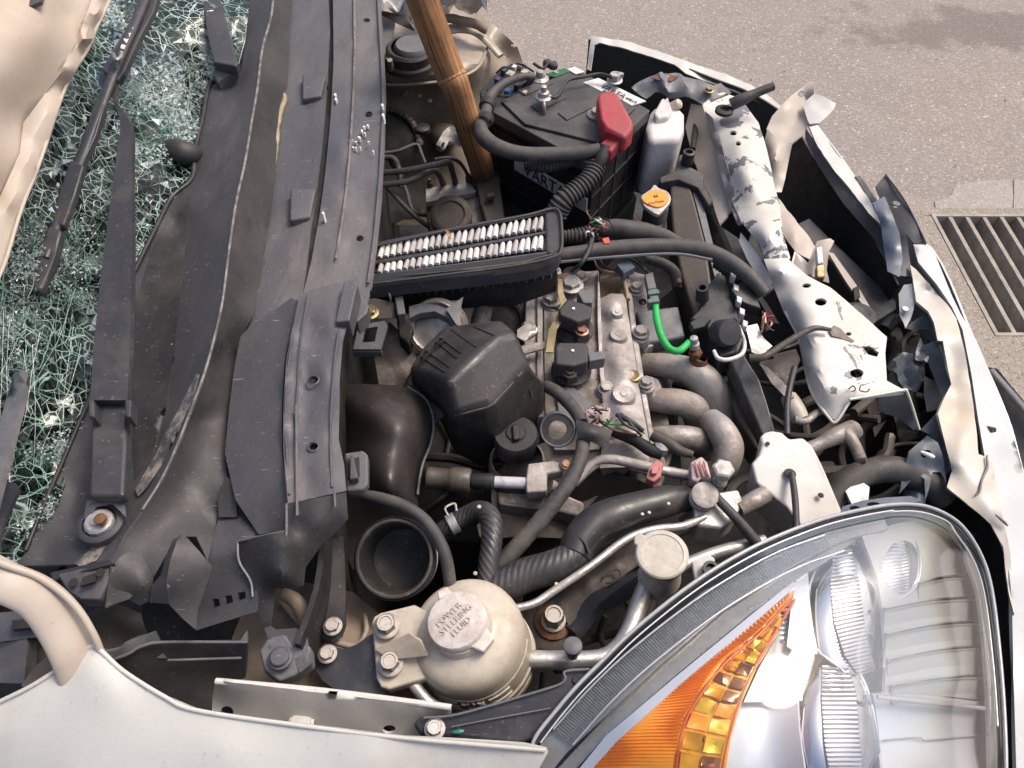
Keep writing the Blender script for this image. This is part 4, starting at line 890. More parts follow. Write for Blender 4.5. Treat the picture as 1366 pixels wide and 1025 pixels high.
# ---- lower left: arm, inner panels, fender
ha = thing('hinge_arm', 'thick curved cream painted arm sweeping down to the fender at lower left', 'hinge arm', (80, 830, .93))
tube('arm', [(-60, 745, 1.03, 30), (0, 774, 1.03, 27), (48, 796, 1.01, 28), (80, 830, .985, 31), (100, 868, .965, 31), (112, 905, .94, 31), (118, 935, .92, 31)], cream, ha, sides=20, flat=.5)
tube('arm_rim', [(-60, 722, 1.042, 5), (0, 751, 1.042, 5), (55, 772, 1.022, 5), (98, 806, 1.0, 5), (124, 845, .98, 5), (138, 880, .955, 5)], cream, ha, sides=10)
sheet('arm_root', pp('70,872,.93 80,858,.935 110,862,.935 135,868,.935 120,900,.92 60,930,.91 28,915,.91 45,890,.92'), beiged, ha, t=.006, step=9)
ip = thing('inner_panel', 'dark inner panels and folded bracket under the white arm at lower left', 'inner panel', (200, 880, .8))
sheet('upper_slab', pp('-40,822,.93 52,812,.93 62,836,.925 50,850,.92 -40,862,.925'), cowlg, ip, t=.02, step=12)
prism('slot', pp('16,828,.9335 52,823,.9335 50,836,.9335 16,840,.9335'), .006, dark, ip, bevel=0)
sheet('grey_cheek', pp('-40,850,.915 38,842,.915 36,870,.91 32,912,.90 -40,910,.90'), greyp, ip, t=.02, step=12, ctrl=pp('34,850,.92 10,885,.905'))
sheet('trough', pp('30,842,.88 150,805,.88 190,820,.86 198,850,.85 170,880,.85 140,872,.86 40,930,.86'), darkm, ip, t=.004, step=10, rough=.02, rsc=.05)
sheet('folded_bracket', pp('140,870,.90 160,865,.90 185,850,.90 206,842,.90 212,856,.895 222,880,.885 175,878,.885 152,880,.89'), greyp, ip, t=.004, step=8, rough=.006)
sheet('front_face', pp('150,882,.895 175,872,.90 195,860,.902 330,857,.90 326,905,.86 300,912,.85 290,940,.84 300,960,.83 120,960,.83'), cowlb, ip, t=.004, step=12)
tube('front_lip', [(152, 880, .90, 2.5), (172, 872, .905, 2.5), (190, 862, .907, 2.5), (220, 857, .907, 2.2), (330, 857, .905, 2.)], greyp, ip, sides=8)
tube('front_step', [(224, 881, .893, 1.8), (322, 878, .888, 1.8)], greyp, ip, sides=8)
sheet('back_wall', pp('190,800,.80 340,800,.80 350,860,.78 190,862,.78'), dark, ip, t=.01, step=20)
sheet('spike', pp('318,858,.90 329,842,.905 330,858,.90'), greyp, ip, t=.003)
fd = thing('near_fender', 'dusty white front fender filling the bottom left of the picture', 'fender', (300, 1020, .90))
walled('side', pp('-300,1118,.86 -60,1119,.86 600,1119,.878 690,1100,.89', .86), 0, .22, fenderm, fd, t=.004)
sheet('skin', pp('-60,965,.945 0,934,.95 44,912,.955 90,882,.96 120,860,.965 130,862,.965 142,873,.964 164,893,.96 190,910,.957 220,928,.954 263,946,.95 320,957,.948 400,966,.946 540,983,.942 700,993,.938 729,999,.936 731,1004,.935 700,1060,.91 600,1120,.88 -60,1120,.86'), fenderm, fd, t=.004, step=16, c=20, smooth=60, ctrl=pp('120,880,.966 130,950,.952 300,1000,.942 500,1020,.935 100,1050,.92 400,1060,.92 150,905,.963'))
tube('edge_roll', [(0, 936, .951, 3), (44, 914, .956, 3), (90, 884, .961, 3), (120, 863, .966, 3.5), (132, 866, .966, 3.5), (164, 895, .961, 3), (220, 930, .955, 3), (263, 948, .951, 3), (400, 968, .947, 3), (540, 985, .943, 3), (727, 1001, .937, 3)], fenderm, fd, sides=10)
ur = thing('fender_rail', 'dirty white folded rail with round holes behind the near fender', 'fender rail', (430, 950, .87))
sheet('web', pp('288,908,.905 600,944,.90 602,950,.895 600,975,.87 540,990,.86 280,975,.86 284,930,.88'), white, ur, t=.003, step=12, rough=.003, holes=[(302, 950, 9, 8), (519, 973, 9, 6)], ctrl=pp('300,918,.905 560,950,.898 300,925,.892 560,958,.888'))
tube('flange', [(288, 909, .91, 4.5), (430, 922, .908, 4.5), (602, 944, .904, 4.5)], white, ur, sides=10)
lathe('plug', [(17, 0), (17, 1.5), (14, 2), (13, 5), (0, 6)], (402, 964, .880), white, ur, px=True)

# ================================================================== ENGINE BAY, far side
# wooden pole
pl_ = thing('wooden_pole', 'weathered orange brown bamboo pole propped down into the engine bay', 'wooden pole', (640, 232, .70))
pole_pts = [(545, -60, 1.15, 22), (560, -10, 1.10, 21.5), (582, 50, 1.03, 20.5), (600, 98, .97, 20), (604, 106, .96, 20.5), (607, 112, .955, 19), (622, 160, .88, 18), (640, 215, .77, 16.5), (644, 232, .72, 16)]
tube('shaft', pole_pts, wood, pl_, sides=24, sub=8)
tube('node_ring', [(600, 97, .9705, 19.5), (603.5, 105, .962, 21.6), (606, 110, .957, 19)], wood, pl_, sides=24, cap=False)
_pc = [(Vector(P(a, b, c)), d * MPP(a, b, c)) for a, b, c, d in [q for q in cr(pole_pts, 4)]]
def on_pole(ang, i0, i1, w0):
    V = []; pts = []; rr = []
    for i in range(i0, i1):
        p, r_ = _pc[i]; T = (_pc[min(i + 1, len(_pc) - 1)][0] - _pc[i - 1][0]).normalized(); v = (CAM - p); v = (v - T * v.dot(T)).normalized(); u = T.cross(v); a = R(ang + 3 * math.sin(i * .9))
        pts.append(p + (v * math.cos(a) + u * math.sin(a)) * r_ * .985); rr.append(max(.0002, w0 * math.sin(math.pi * (i - i0 + .3) / (i1 - i0))))
    V, F, UV = sweep(pts, rr, 6); mkobj('split', V, F, dark, pl_, uvs=UV)
on_pole(32, 1, 17, .0011); on_pole(-18, 3, 13, .0006); on_pole(20, 19, 30, .0009); on_pole(-40, 2, 9, .0006)

# brake unit with pipes
ab = thing('brake_unit', 'dusty square aluminium brake unit with four pipe nuts behind the air filter', 'brake unit', (605, 280, .6))
prism('block', pp('567,252,.70 632,244,.70 641,262,.70 645,292,.68 640,310,.67 575,310,.67 568,280,.68'), .10, alud, ab, bevel=.002)
prism('block_top', pp('568,251,.712 632,243,.712 635,256,.711 568,270,.711'), .012, alu, ab, bevel=.001)
lathe('motor', [(26, -30), (28, 0), (28, 8), (24, 11), (19, 11), (17, 9), (0, 9)], (602, 290, .70), darkm, ab, px=True, axis=(.0, -.45, .9))
for x, y in ((574, 248), (591, 246), (607, 244), (625, 241)):
    lathe('pipe_nut', [(4, -2), (4, 6), (3, 7), (2.4, 11), (0, 11)], (x, y, .714), darkm, ab, px=True, n=8, smooth=20)
bp = thing('brake_pipes', 'thin black brake pipes curving over the aluminium brake unit', 'brake pipes', (560, 250, .6))
for a in ([(505, 231, .80, 4.2), (540, 228, .80, 4.2), (580, 220, .80, 4.2), (598, 217, .79, 4.2), (603, 228, .76, 4), (607, 243, .72, 3.6)],
          [(505, 247, .79, 4.2), (540, 243, .79, 4.2), (560, 235, .785, 4.2), (577, 227, .78, 4.2), (586, 233, .76, 4), (590, 245, .72, 3.6)],
          [(580, 213, .79, 2.5), (598, 211, .79, 2.5), (612, 216, .775, 2.5), (622, 230, .74, 2.3), (625, 241, .72, 2.3)],
          [(505, 205, .74, 2.5), (530, 202, .74, 2.5), (555, 193, .74, 2.5), (562, 205, .73, 2.5), (567, 218, .72, 2.5)],
          [(520, 215, .70, 2.6), (540, 250, .68, 2.6), (550, 280, .66, 2.6), (568, 287, .66, 2.6), (575, 275, .68, 2.4)],
          [(508, 240, .66, 3), (530, 265, .66, 3), (555, 290, .66, 3), (585, 312, .65, 3)],
          [(506, 210, .71, 4), (525, 212, .71, 4), (533, 230, .70, 4), (534, 250, .68, 4)]):
    tube('pipe', a, rubberd, bp, sides=10)
tag(prism('connector_block', pp('634,240,.725 664,234,.725 670,262,.715 674,290,.70 648,296,.70 640,270,.71'), .05, tankm, bevel=.004), 'dusty brown connector block right under the foot of the wooden pole', 'connector')
c2 = thing('pole_collar', 'black collar around the lower end of the wooden pole', 'collar', (645, 238, .7))
prism('cap', pp('626,236,.722 630,226,.722 660,226,.722 668,236,.722 668,244,.72 640,250,.72 632,248,.72'), .05, plastic, c2, bevel=.004)
prism('latch', pp('649,258,.728 659,256,.728 660,261,.728 650,263,.728'), .01, tankm, c2, bevel=.001)
# grommet arch and lines behind the cowl edge
ga = thing('cable_boot', 'black fluffy cable boot arched against the beige tower beside the cowl', 'cable boot', (530, 190, .6))
sheet('boot', pp('505,152,.73 525,150,.73 545,162,.72 556,182,.71 560,200,.69 566,250,.62 560,290,.58 505,300,.58'), dark, ga, t=.01, step=10, rough=.01)
tube('boot_rim', [(505, 149, .735, 4), (522, 147, .735, 4), (542, 157, .727, 4.5), (556, 175, .717, 5), (560, 195, .70, 5)], darkm, ga, corr=.012, amp=.15)
lathe('plug', [(10, 0), (11, 3), (10, 7), (5, 9), (0, 9)], (564, 176, .715), rubber, ga, px=True)
tag(sheet('slotted_bracket', pp('582,193,.70 587,184,.705 592,175,.71 598,170,.71 605,170,.71 612,180,.70 620,195,.68 612,196,.675 604,190,.685 599,188,.69 594,199,.685 588,203,.68 582,201,.68'), alup, t=.003, step=5, holes=[[(588, 196), (590, 190), (594, 190), (592, 196), (589, 198)]], rough=.001), 'bare metal bracket with oblong hole on the beige tower left of the pole', 'bracket')
tag(lathe('dome_plug', [(20, -6), (19, 4), (15, 9), (8, 12), (0, 12)], (592, 178, .655), beiged, px=True), 'beige dome pressed into the tower beneath the slotted bracket', 'dome')

# battery
bt = thing('battery', 'black car battery with dusty lid and white brand labels at the far side', 'battery', (770, 300, .66))
zb = .86
lid = pp('643,140,.85 660,118,.853 700,104,.857 765,89,.86 866,146,.86 862,158,.858 800,196,.858 790,201,.857 735,188,.855 728,182,.855', zb)
def quad(u, v, q): # bilinear in the lid frame
    a, b, c, d = q; return tuple((a[i] * (1 - u) + b[i] * u) * (1 - v) + (d[i] * (1 - u) + c[i] * u) * v for i in range(len(a)))
prism('case', pp('648,150,.838 764,97,.838 864,158,.838 792,232,.838', zb), .175, battm, bt, bevel=.003, taper=-.02)
prism('lid', pp('643,142,.860 764,88,.862 867,147,.862 792,222,.860', zb), .022, batttop, bt, bevel=.002, bseg=2)
prism('lid_plateau', pp('668,134,.866 762,94,.867 848,143,.867 800,190,.866 700,165,.866', zb), .006, batttop, bt, bevel=.002)
for a in ('690,120 728,106 738,111 700,127', '708,140 745,124 756,130 718,148', '744,150 778,136 790,143 756,160'):
    prism('vent_plate', pp(a, .869), .003, batttop, bt, bevel=.001)
# ribs on the front side
A_ = P(864, 158, .838); B_ = P(792, 232, .838); C_0 = P(648, 150, .838)
def side_boxes(p0, p1, us, zz0, zz1, proud, wid, horiz=False):
    d = (p1 - p0); n_ = Vector((d.y, -d.x, 0)).normalized()
    if n_.dot(CAM - p0) < 0: n_ = -n_
    V = []; F = []
    for u in us:
        if horiz: q0, q1, za, zc = p0, p1, u + wid / 2, u - wid / 2
        else: q0 = p0.lerp(p1, u - wid / 2); q1 = p0.lerp(p1, u + wid / 2); za, zc = zz0, zz1
        s = len(V)
        for z in (za, zc):
            for q in (q0, q1, q1 + n_ * proud, q0 + n_ * proud): V.append(Vector((q.x, q.y, z)))
        F += [(s, s + 1, s + 2, s + 3), (s + 4, s + 7, s + 6, s + 5)] + [(s + i, s + 4 + i, s + 4 + (i + 1) % 4, s + (i + 1) % 4) for i in range(4)]
    return V, F
V, F = side_boxes(A_, B_, [.10, .34, .58, .82], .835, .68, .0016, .012); mkobj('side_rib', V, F, mat('battery_rib', (.05, .047, .046), .5), bt, kind='stuff', smooth=0)
V, F = side_boxes(A_, B_, [.785, .735], 0, 0, .0016, .003, True); mkobj('side_rib', V, F, mat('battery_rib', (.075, .07, .068), .5), bt, kind='stuff', smooth=0)
V, F = side_boxes(B_, C_0, [.816, .70], 0, 0, .004, .006, True); mkobj('side_rib', V, F, battm, bt, kind='stuff', smooth=0)
# white label on top, partly hidden by red cover
prism('top_label', pp('778,110,.8685 798,104,.8685 862,135,.8645 843,141,.8645', zb), .002, label_m, bt, bevel=0)
lang = math.degrees(math.atan2((P(862, 135, .868) - P(798, 104, .868)).y, (P(862, 135, .868) - P(798, 104, .868)).x))
text('label_print', 'VARTA', (818, 122, .8690), 13, lang, textb, bt)
text('label_print', '44019', (842, 134, .8665), 7, lang, textb, bt)
prism('green_label', pp('728,99,.8685 752,91,.8685 762,95,.8685 740,103,.8685', zb), .0015, greenlab, bt, bevel=0)
prism('small_label', pp('756,92,.8690 767,89,.8690 780,96,.8690 768,99,.8690', zb), .0015, label_m, bt, bevel=0)
text('label_print', '01', (742, 96.5, .8700), 7, lang, whitech, bt)
# side label strip with brand name
n_ = Vector(((B_ - C_0).y, -(B_ - C_0).x, 0)).normalized(); n_ = n_ if n_.dot(CAM - B_) > 0 else -n_
e_ = (B_ - C_0).normalized()
q0, q1 = C_0.lerp(B_, .30), C_0.lerp(B_, .98)
V = [];
for q in (q0, q1):
    for zz in (.782, .752):
        for k in (.002, .005): V.append(Vector((q.x, q.y, zz)) + n_ * k)
mkobj('side_label', V, [(0, 1, 3, 2), (4, 6, 7, 5), (1, 5, 7, 3), (0, 2, 6, 4), (0, 4, 5, 1), (2, 3, 7, 6)], label_m, bt, smooth=0)
qc = C_0.lerp(B_, .60); qc = Vector((qc.x, qc.y, .767)) + n_ * .0056
Mx = Matrix((e_, Vector((0, 0, 1)), n_)).transposed().to_4x4()
cu = text('brand_print', 'VARTA', (745, 200, .8), 24, 0, textm, bt, extra=Mx, ext=.0006)
c_off = sum((Vector(v.co) for v in cu.data.vertices), Vector()) / len(cu.data.vertices)
cu.data.transform(Matrix.Translation((qc - root_loc(bt)) - c_off))
# terminals and hold down
lathe('terminal_base', [(11, 0), (11, 3), (8, 5), (6, 6)], (721, 108, .866), alu, bt, px=True)
lathe('terminal_post', [(5.5, 0), (5, 9), (4, 10), (0, 10)], (720, 104, .872), alu, bt, px=True)
lathe('terminal_base', [(14, 0), (14, 3), (9, 6), (8, 9), (0, 9)], (797, 155, .866), alud, bt, px=True)
hd = thing('battery_clamp', 'thin metal hold down rod and wire clamp across the battery lid', 'battery clamp', (727, 280, .62))
tube('rod', [(725, 132, .885, 3), (726, 150, .87, 3), (727, 200, .78, 3), (728, 240, .70, 3), (729, 282, .62, 3)], mat('dull_rod', (.24, .21, .18), .5, .6), hd, sides=10)
lathe('nut', [(11, 0), (11, 3), (8, 5), (7, 10), (4, 11), (4, 18), (0, 19)], (725, 132, .882), alup, hd, px=True)
tube('wire', [(733, 131, .886, 2.2), (744, 128, .886, 2.2), (757, 108, .886, 2.2), (778, 103, .886, 2.2), (800, 99, .886, 2.2), (818, 104, .886, 2.2)], rubber, hd, sides=8)
bolt((820, 108, .876), 9, alup, hd, h=1.0); tube('bolt_shank', [(826, 108, .87, 4), (829, 98, .885, 3.6)], steel, hd, sides=10)
rc = thing('terminal_cover', 'red plastic terminal cover standing at the front corner of the battery', 'terminal cover', (815, 170, .87))
prism('hood', pp('796,128,.915 803,121,.918 820,120,.918 826,126,.917 845,162,.905 845,172,.902 834,184,.90 808,172,.905 801,158,.91'), .035, redm, rc, bevel=.007, bseg=4)
prism('neck', pp('808,164,.893 838,178,.893 826,190,.888 815,203,.88 800,198,.88 798,192,.882 812,180,.89'), .025, redm, rc, bevel=.006, bseg=3)
# fuse box at the battery's left
fz = thing('fuse_block', 'black fuse block with small coloured fuses and wires at the battery corner', 'fuse block', (672, 120, .8))
prism('body', pp('640,122,.855 660,100,.86 682,84,.865 700,88,.865 712,100,.862 690,118,.86 664,140,.855 646,148,.85'), .06, battm, fz, bevel=.003)
for x, y, s_, m_ in ((681, 97, 7, ivory), (700, 95, 6, ivory), (672, 92, 5, bluegrey), (678, 120, 6, bluem), (690, 112, 5, battm), (664, 104, 5, mat('violet', (.10, .05, .12), .5)), (656, 132, 4, steel), (694, 86, 5, steel), (668, 112, 4, bluegrey), (686, 88, 4, label_m), (706, 103, 4, greyp), (651, 139, 4, greyp), (700, 122, 4, ivory)):
    prism('fuse', [(x - s_, y + 1, .872), (x - s_ * .2, y - s_ * .6, .872), (x + s_, y - 1, .872), (x + s_ * .2, y + s_ * .6, .872)], .02, m_, fz, bevel=.001)
for a in ([(690, 85, .88, 1.6), (700, 88, .89, 1.6), (712, 96, .88, 1.6)], [(662, 98, .88, 1.5), (672, 90, .89, 1.5), (684, 92, .88, 1.5)], [(712, 85, .88, 2), (724, 92, .88, 2), (730, 86, .88, 2)], [(650, 120, .875, 1.6), (662, 128, .88, 1.6), (680, 128, .875, 1.6)]): tube('wire', a, rubber, fz, sides=6)
for x, y in ((730, 88), (738, 91)): lathe('knob', [(6, 0), (6, 6), (4, 8), (0, 8)], (x, y, .87), plastic, fz, px=True, n=12)
bb = thing('battery_bracket', 'grey metal battery bracket bolted beside the wooden pole', 'bracket', (690, 190, .78))
sheet('arm', pp('668,148,.825 684,145,.83 694,146,.83 708,165,.815 724,180,.80 724,196,.79 712,200,.785 702,192,.79 690,175,.80 676,155,.815'), alup, bb, t=.004, step=6)
sheet('web', pp('650,148,.82 672,146,.825 680,150,.82 664,170,.80 650,160,.81'), greyp, bb, t=.003, step=8)
bolt((703, 164, .822), 8, steel, bb, h=.9); bolt((716, 182, .808), 9, brass, bb); lathe('brass_nut', [(7, 0), (7, 6), (4, 8), (0, 8)], (714, 193, .80), copper, bb, px=True, n=10)
prism('tab', pp('668,171,.80 676,170,.80 677,174,.80 669,175,.80'), .006, brass, bb, bevel=0)
# battery cables
ca = thing('battery_cable', 'thick black cable looping from the battery past the pole to the red cover', 'battery cable', (700, 200, .85))
tube('cable', [(712, 103, .885, 5), (695, 103, .892, 5), (672, 112, .895, 5.5), (655, 128, .895, 7), (648, 150, .89, 8), (641, 172, .885, 10), (650, 188, .88, 11), (672, 200, .875, 10.5), (700, 206, .87, 10), (740, 206, .868, 9.5), (775, 204, .87, 9), (800, 199, .875, 8)], rubberd, ca, sides=16)
for x, y in ((652, 140), (650, 160)): lathe('tape_band', [(10, -6), (10.5, -5), (10.5, 5), (10, 6)], (x - 2, y, .892), dark, ca, px=True, axis=(.2, .9, .1), n=16)
tube('loom', [(700, 219, .84, 8), (730, 222, .84, 9), (760, 216, .845, 8), (782, 211, .85, 7), (800, 206, .86, 6)], rubberd, ca, corr=.006, amp=.1)
tube('red_cover_lead', [(808, 196, .878, 9), (802, 212, .865, 9), (797, 222, .855, 8)], rubber, ca)
tube('corrugated_sleeve', [(797, 220, .852, 12), (785, 240, .84, 12.5), (768, 255, .83, 13), (752, 268, .82, 14), (742, 285, .80, 14)], rubberd, ca, corr=.007, amp=.1, sides=16)
tube('thin_wire', [(640, 143, .83, 2), (660, 138, .84, 2), (670, 142, .84, 2)], rubber, ca, sides=6)
# deep dark tray below the battery
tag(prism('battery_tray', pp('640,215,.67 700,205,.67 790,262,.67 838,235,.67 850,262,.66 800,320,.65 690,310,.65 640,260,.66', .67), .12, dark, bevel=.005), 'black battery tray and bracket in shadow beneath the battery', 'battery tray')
# white coolant bottle
wb = thing('coolant_bottle', 'tall translucent white bottle between the battery and the radiator support', 'bottle', (885, 235, .7))
prism('body', pp('862,168,.835 868,148,.838 874,140,.84 906,141,.84 914,150,.838 914,172,.835 906,186,.833 866,188,.833'), .13, milk, wb, bevel=.012, bseg=5, off=(-.004, .0))
prism('fold', pp('872,150,.852 884,128,.858 890,134,.857 898,146,.85 892,156,.848 876,158,.848'), .03, milk, wb, bevel=.006, bseg=4)
lathe('spout', [(7, -8), (6.5, 4), (4, 6), (0, 6)], (903, 140, .845), ivory, wb, px=True, axis=(.5, -.2, .5))
# radiator
rd = thing('radiator', 'radiator with dusty brown top tank and orange cap at the right of the bay', 'radiator', (920, 300, .6))
prism('top_tank', pp('893,232,.775 905,226,.778 917,236,.775 928,270,.77 942,325,.76 950,380,.75 962,420,.745 975,470,.735 1000,540,.72 1035,585,.71 1050,590,.70 1010,600,.70 985,560,.705 950,480,.72 925,420,.735 910,370,.745 899,322,.755 895,280,.765', .77), .05, tankm, rd, bevel=.007, bseg=3)
prism('filler_neck', pp('862,270,.79 885,262,.79 893,275,.79 885,300,.785 870,310,.785 862,295,.785'), .05, plastic, rd, bevel=.006)
lathe('neck', [(16, -26), (16, -8), (13, -4), (13, 4)], (875, 276, .81), rubber, rd, px=True)
cp_ = rd
prism('cap_rim', smoothed([(x, y, .832) for x, y in ((855, 262), (862, 256), (868, 252), (873, 246), (880, 251), (890, 255), (895, 262), (894, 270), (888, 277), (880, 285), (874, 285), (866, 280), (858, 273))], 3), .008, alup, cp_, bevel=.002)
prism('orange_disc', smoothed([(x, y, .835) for x, y in ((858, 262), (868, 254), (882, 254), (892, 262), (889, 271), (878, 276), (866, 273), (858, 268))], 3), .004, orangem, cp_, bevel=.001)
text('warning_mark', 'N', (875, 262, .8356), 8, 20, textb, cp_); text('warning_print', 'CAUTION', (875, 270, .8356), 5, 12, mat('faint_print', (.5, .15, .02), .6), cp_)
sheet('fin_panel', pp('938,262,.76 955,300,.75 975,345,.74 1000,385,.73 1015,405,.72 1030,430,.715 1005,420,.70 975,400,.70 955,370,.71 945,330,.72'), finm, rd, t=.02, step=10)
ladder('fin', pp('944,262,.768 965,310,.758 985,352,.748 1012,400,.732'), pp('940,300,.74 952,345,.73 968,380,.72 1000,418,.71'), 60, .5, .003, mat('fin_edge', (.045, .042, .042), .5), rd)
prism('tank_flange', pp('917,236,.77 930,238,.77 950,320,.755 972,400,.735 962,405,.735 942,325,.757 928,270,.765', .77), .012, greyp, rd, bevel=.001)
prism('tank_mount', pp('906,206,.80 915,205,.80 920,222,.795 940,232,.79 938,245,.785 952,268,.78 945,275,.775 930,250,.78 905,240,.785 880,244,.785 880,236,.79 900,228,.795'), .03, plastic, rd, bevel=.003)
lathe('mount_pin', [(8, -8), (8, 8), (5, 9), (5, 4), (0, 4)], (918, 210, .81), plastic, rd, px=True)
tube('support_strut', [(930, 140, .82, 5), (928, 170, .80, 4), (924, 200, .80, 4)], dark, rd)
# cross hose over the front
ch = thing('cross_hose', 'long dusty grey hose arching from the air filter across to the radiator support', 'hose', (880, 335, .80))
tube('hose', [(730, 342, .83, 9), (770, 338, .83, 10), (820, 332, .83, 11), (880, 329, .83, 11), (930, 332, .83, 11), (965, 345, .825, 11), (995, 365, .815, 10), (1020, 392, .80, 9)], rubberd, ch, sides=16)
tube('hose_seam', [(745, 350, .835, 2), (820, 343, .838, 2), (900, 339, .838, 2), (950, 347, .835, 2)], greyp, ch, sides=6)
hn = thing('wiring_loom', 'taped dusty wiring loom with frayed coloured wire ends right of the air filter', 'wiring loom', (830, 310, .80))
tube('loom_tube', [(800, 305, .815, 11), (830, 306, .815, 13), (862, 310, .812, 12), (890, 317, .81, 9), (910, 325, .805, 6)], rubberd, hn, wob=.003, sides=14)
tube('loom_sleeve', [(752, 316, .815, 8), (775, 314, .818, 10), (795, 308, .82, 10)], rubberd, hn, corr=.006, amp=.1)
tube('loom_branch', [(862, 345, .78, 7), (885, 352, .78, 7), (900, 365, .775, 8), (903, 385, .765, 6)], rubberd, hn)
lathe('copper_end', [(4, 0), (4, 8), (2, 10), (0, 10)], (904, 380, .775), copper, hn, px=True)
rw = random.Random(11)
for k in range(16):
    a = (rw.uniform(788, 806), rw.uniform(292, 318)); b = (a[0] + rw.uniform(-14, 18), a[1] + rw.uniform(-16, 16)); 
    tube('frayed_wire', [(*a, .835, 1.5), ((a[0] + b[0]) / 2 + rw.uniform(-5, 5), (a[1] + b[1]) / 2 - 4, .85, 1.2), (*b, .84, 1)], rw.choice((rubber, rubber, brass, whitech, pinkm, copper, greenm)), hn, sides=5, sub=3)
prism('red_tip', pp('803,318,.845 812,316,.845 814,324,.845 806,325,.845'), .005, mat('red_tip', (.6, .08, .04), .5), hn, bevel=.001)
tube('hanging_wire', [(790, 318, .84, 3), (785, 335, .845, 3.5), (775, 352, .84, 3), (763, 362, .82, 2.5)], rubber, hn, wob=.002)

# air filter
af = thing('air_filter', 'used air filter with two rows of white paper pleats in a black frame', 'air filter', (620, 340, .88))
def band(name, s, depth, m, **kw): return prism(name, pp(s), depth, m, af, **kw)
zt = .905
band('frame_back', '480,326,.905 505,322,.905 600,303,.905 700,285,.905 738,277,.905 738,283,.905 700,291,.905 600,309,.905 480,334,.905', .03, plastic, bevel=.002)
band('frame_front', '480,366,.905 600,351,.905 728,334,.905 744,330,.905 748,340,.90 735,350,.895 700,358,.89 640,366,.89 560,374,.89 480,384,.89', .028, cowlm, bevel=.004, bseg=3)
sheet('rubber_lip', pp('480,374,.898 560,366,.898 640,358,.898 700,350,.90 735,340,.905 747,331,.907 750,338,.90 742,350,.892 715,360,.886 640,371,.882 560,380,.88 480,392,.88'), rubberd, af, t=.004, step=9)
band('frame_end', '726,280,.9065 738,277,.9065 747,283,.9065 750,300,.9065 750,332,.905 741,341,.9045 728,336,.905', .03, plastic, bevel=.005, bseg=3)
band('middle_bar', '480,350,.909 600,331,.909 728,308,.909 728,311,.909 600,335,.909 480,355,.909', .012, plastic, bevel=.001)
tube('outer_bead', [(480, 333, .91, 2), (600, 307, .91, 2), (700, 288, .91, 2), (735, 279, .91, 2.2), (746, 283, .91, 2.2), (749, 300, .91, 2.2), (749, 332, .908, 2.2), (738, 343, .905, 2.2), (690, 354, .902, 2), (600, 366, .90, 2), (480, 381, .90, 2)], plastic, af, sides=8)
sheet('pleat_bed', pp('480,331,.9 600,306,.9 728,284,.9 728,334,.9 600,351,.9 480,366,.9'), dark, af, t=.01, flat=.90, step=30)
me_p = None; pv = []; paper2 = mat('dirty_filter_paper', (.44, .42, .41), .9, dirt=(.28, .24, .21), dscale=60, dlo=.45, dhi=.7, bump=.2)
def pleat_row(a0, a1, b0, b1, n):
    global me_p
    for i in range(n):
        t = (i + .5) / n; x = a0[0] + (a1[0] - a0[0]) * t; yt = a0[1] + (a1[1] - a0[1]) * t; yb = b0[1] + (b1[1] - b0[1]) * t; xb = x - 3
        if me_p is None:
            # leaf shaped fold: pointed far end, rounded body
            V = []; F = []; prof = [(0, .0), (.12, .62), (.35, .93), (.65, 1.), (.92, .98), (1., .9)]
            for s_, w_ in prof:
                for k in range(7):
                    a = math.pi * k / 6; V.append(Vector((-math.cos(a) * .5 * w_, 1 - s_ , math.sin(a) * (.25 + .75 * w_))))
            for i_ in range(len(prof) - 1):
                for k in range(6): q = i_ * 7 + k; F.append((q, q + 7, q + 8, q + 1))
            F.append(tuple(range(35, 42)))
            me_p = bpy.data.meshes.new('pleat'); me_p.from_pydata([tuple(v) for v in V], [], F); me_p.validate(); me_p.materials.append(paper)
            pv.append(me_p)
            for q_ in range(3): m3 = me_p.copy(); m3.materials[0] = (paper, paper2, paper2)[q_]; pv.append(m3)
            for m3 in pv: m3.polygons.foreach_set('use_smooth', [True] * len(m3.polygons)); m3.set_sharp_from_angle(angle=R(50))
            me_p.polygons.foreach_set('use_smooth', [True] * len(me_p.polygons)); me_p.set_sharp_from_angle(angle=R(50))
        o = bpy.data.objects.new('pleat', random.choice(pv)); COL.objects.link(o); o.parent = af
        p0 = P(xb, yb, .902); p1 = P(x + 1, yt, .904); d = p1 - p0
        o.location = p0 - root_loc(af); o.rotation_euler = (0, random.uniform(-.12, .12), math.atan2(-d.x, d.y) + random.uniform(-.07, .07)); sx = random.uniform(7.1, 8.2) * MPP(x, yt, .9)
        o.scale = (sx, d.length, .006 + random.uniform(-.001, .001))
pleat_row((505, 326), (727, 287), (505, 346), (727, 307), 26)
pleat_row((505, 348), (727, 311), (505, 366), (727, 333), 26)
# row 2 is taller: same leaves, nearer
tag(prism('leaf_scrap', pp('594,306,.925 600,309,.925 602,318,.92 598,316,.925'), .002, leafm, bevel=0, smooth=0), 'tiny orange dry leaf lying on the air filter', 'leaf')
fh = thing('filter_housing', 'black ribbed air filter housing in shadow below the filter', 'filter housing', (620, 380, .8))
prism('housing', pp('500,380,.85 600,368,.85 740,345,.85 745,365,.83 690,385,.82 600,390,.82 500,402,.82', .85), .04, dark, fh, bevel=.003)
ladder('rib', pp('520,384,.852 600,374,.852 740,352,.85'), pp('520,400,.83 600,392,.83 740,372,.83'), 20, .4, .006, plastic, fh)

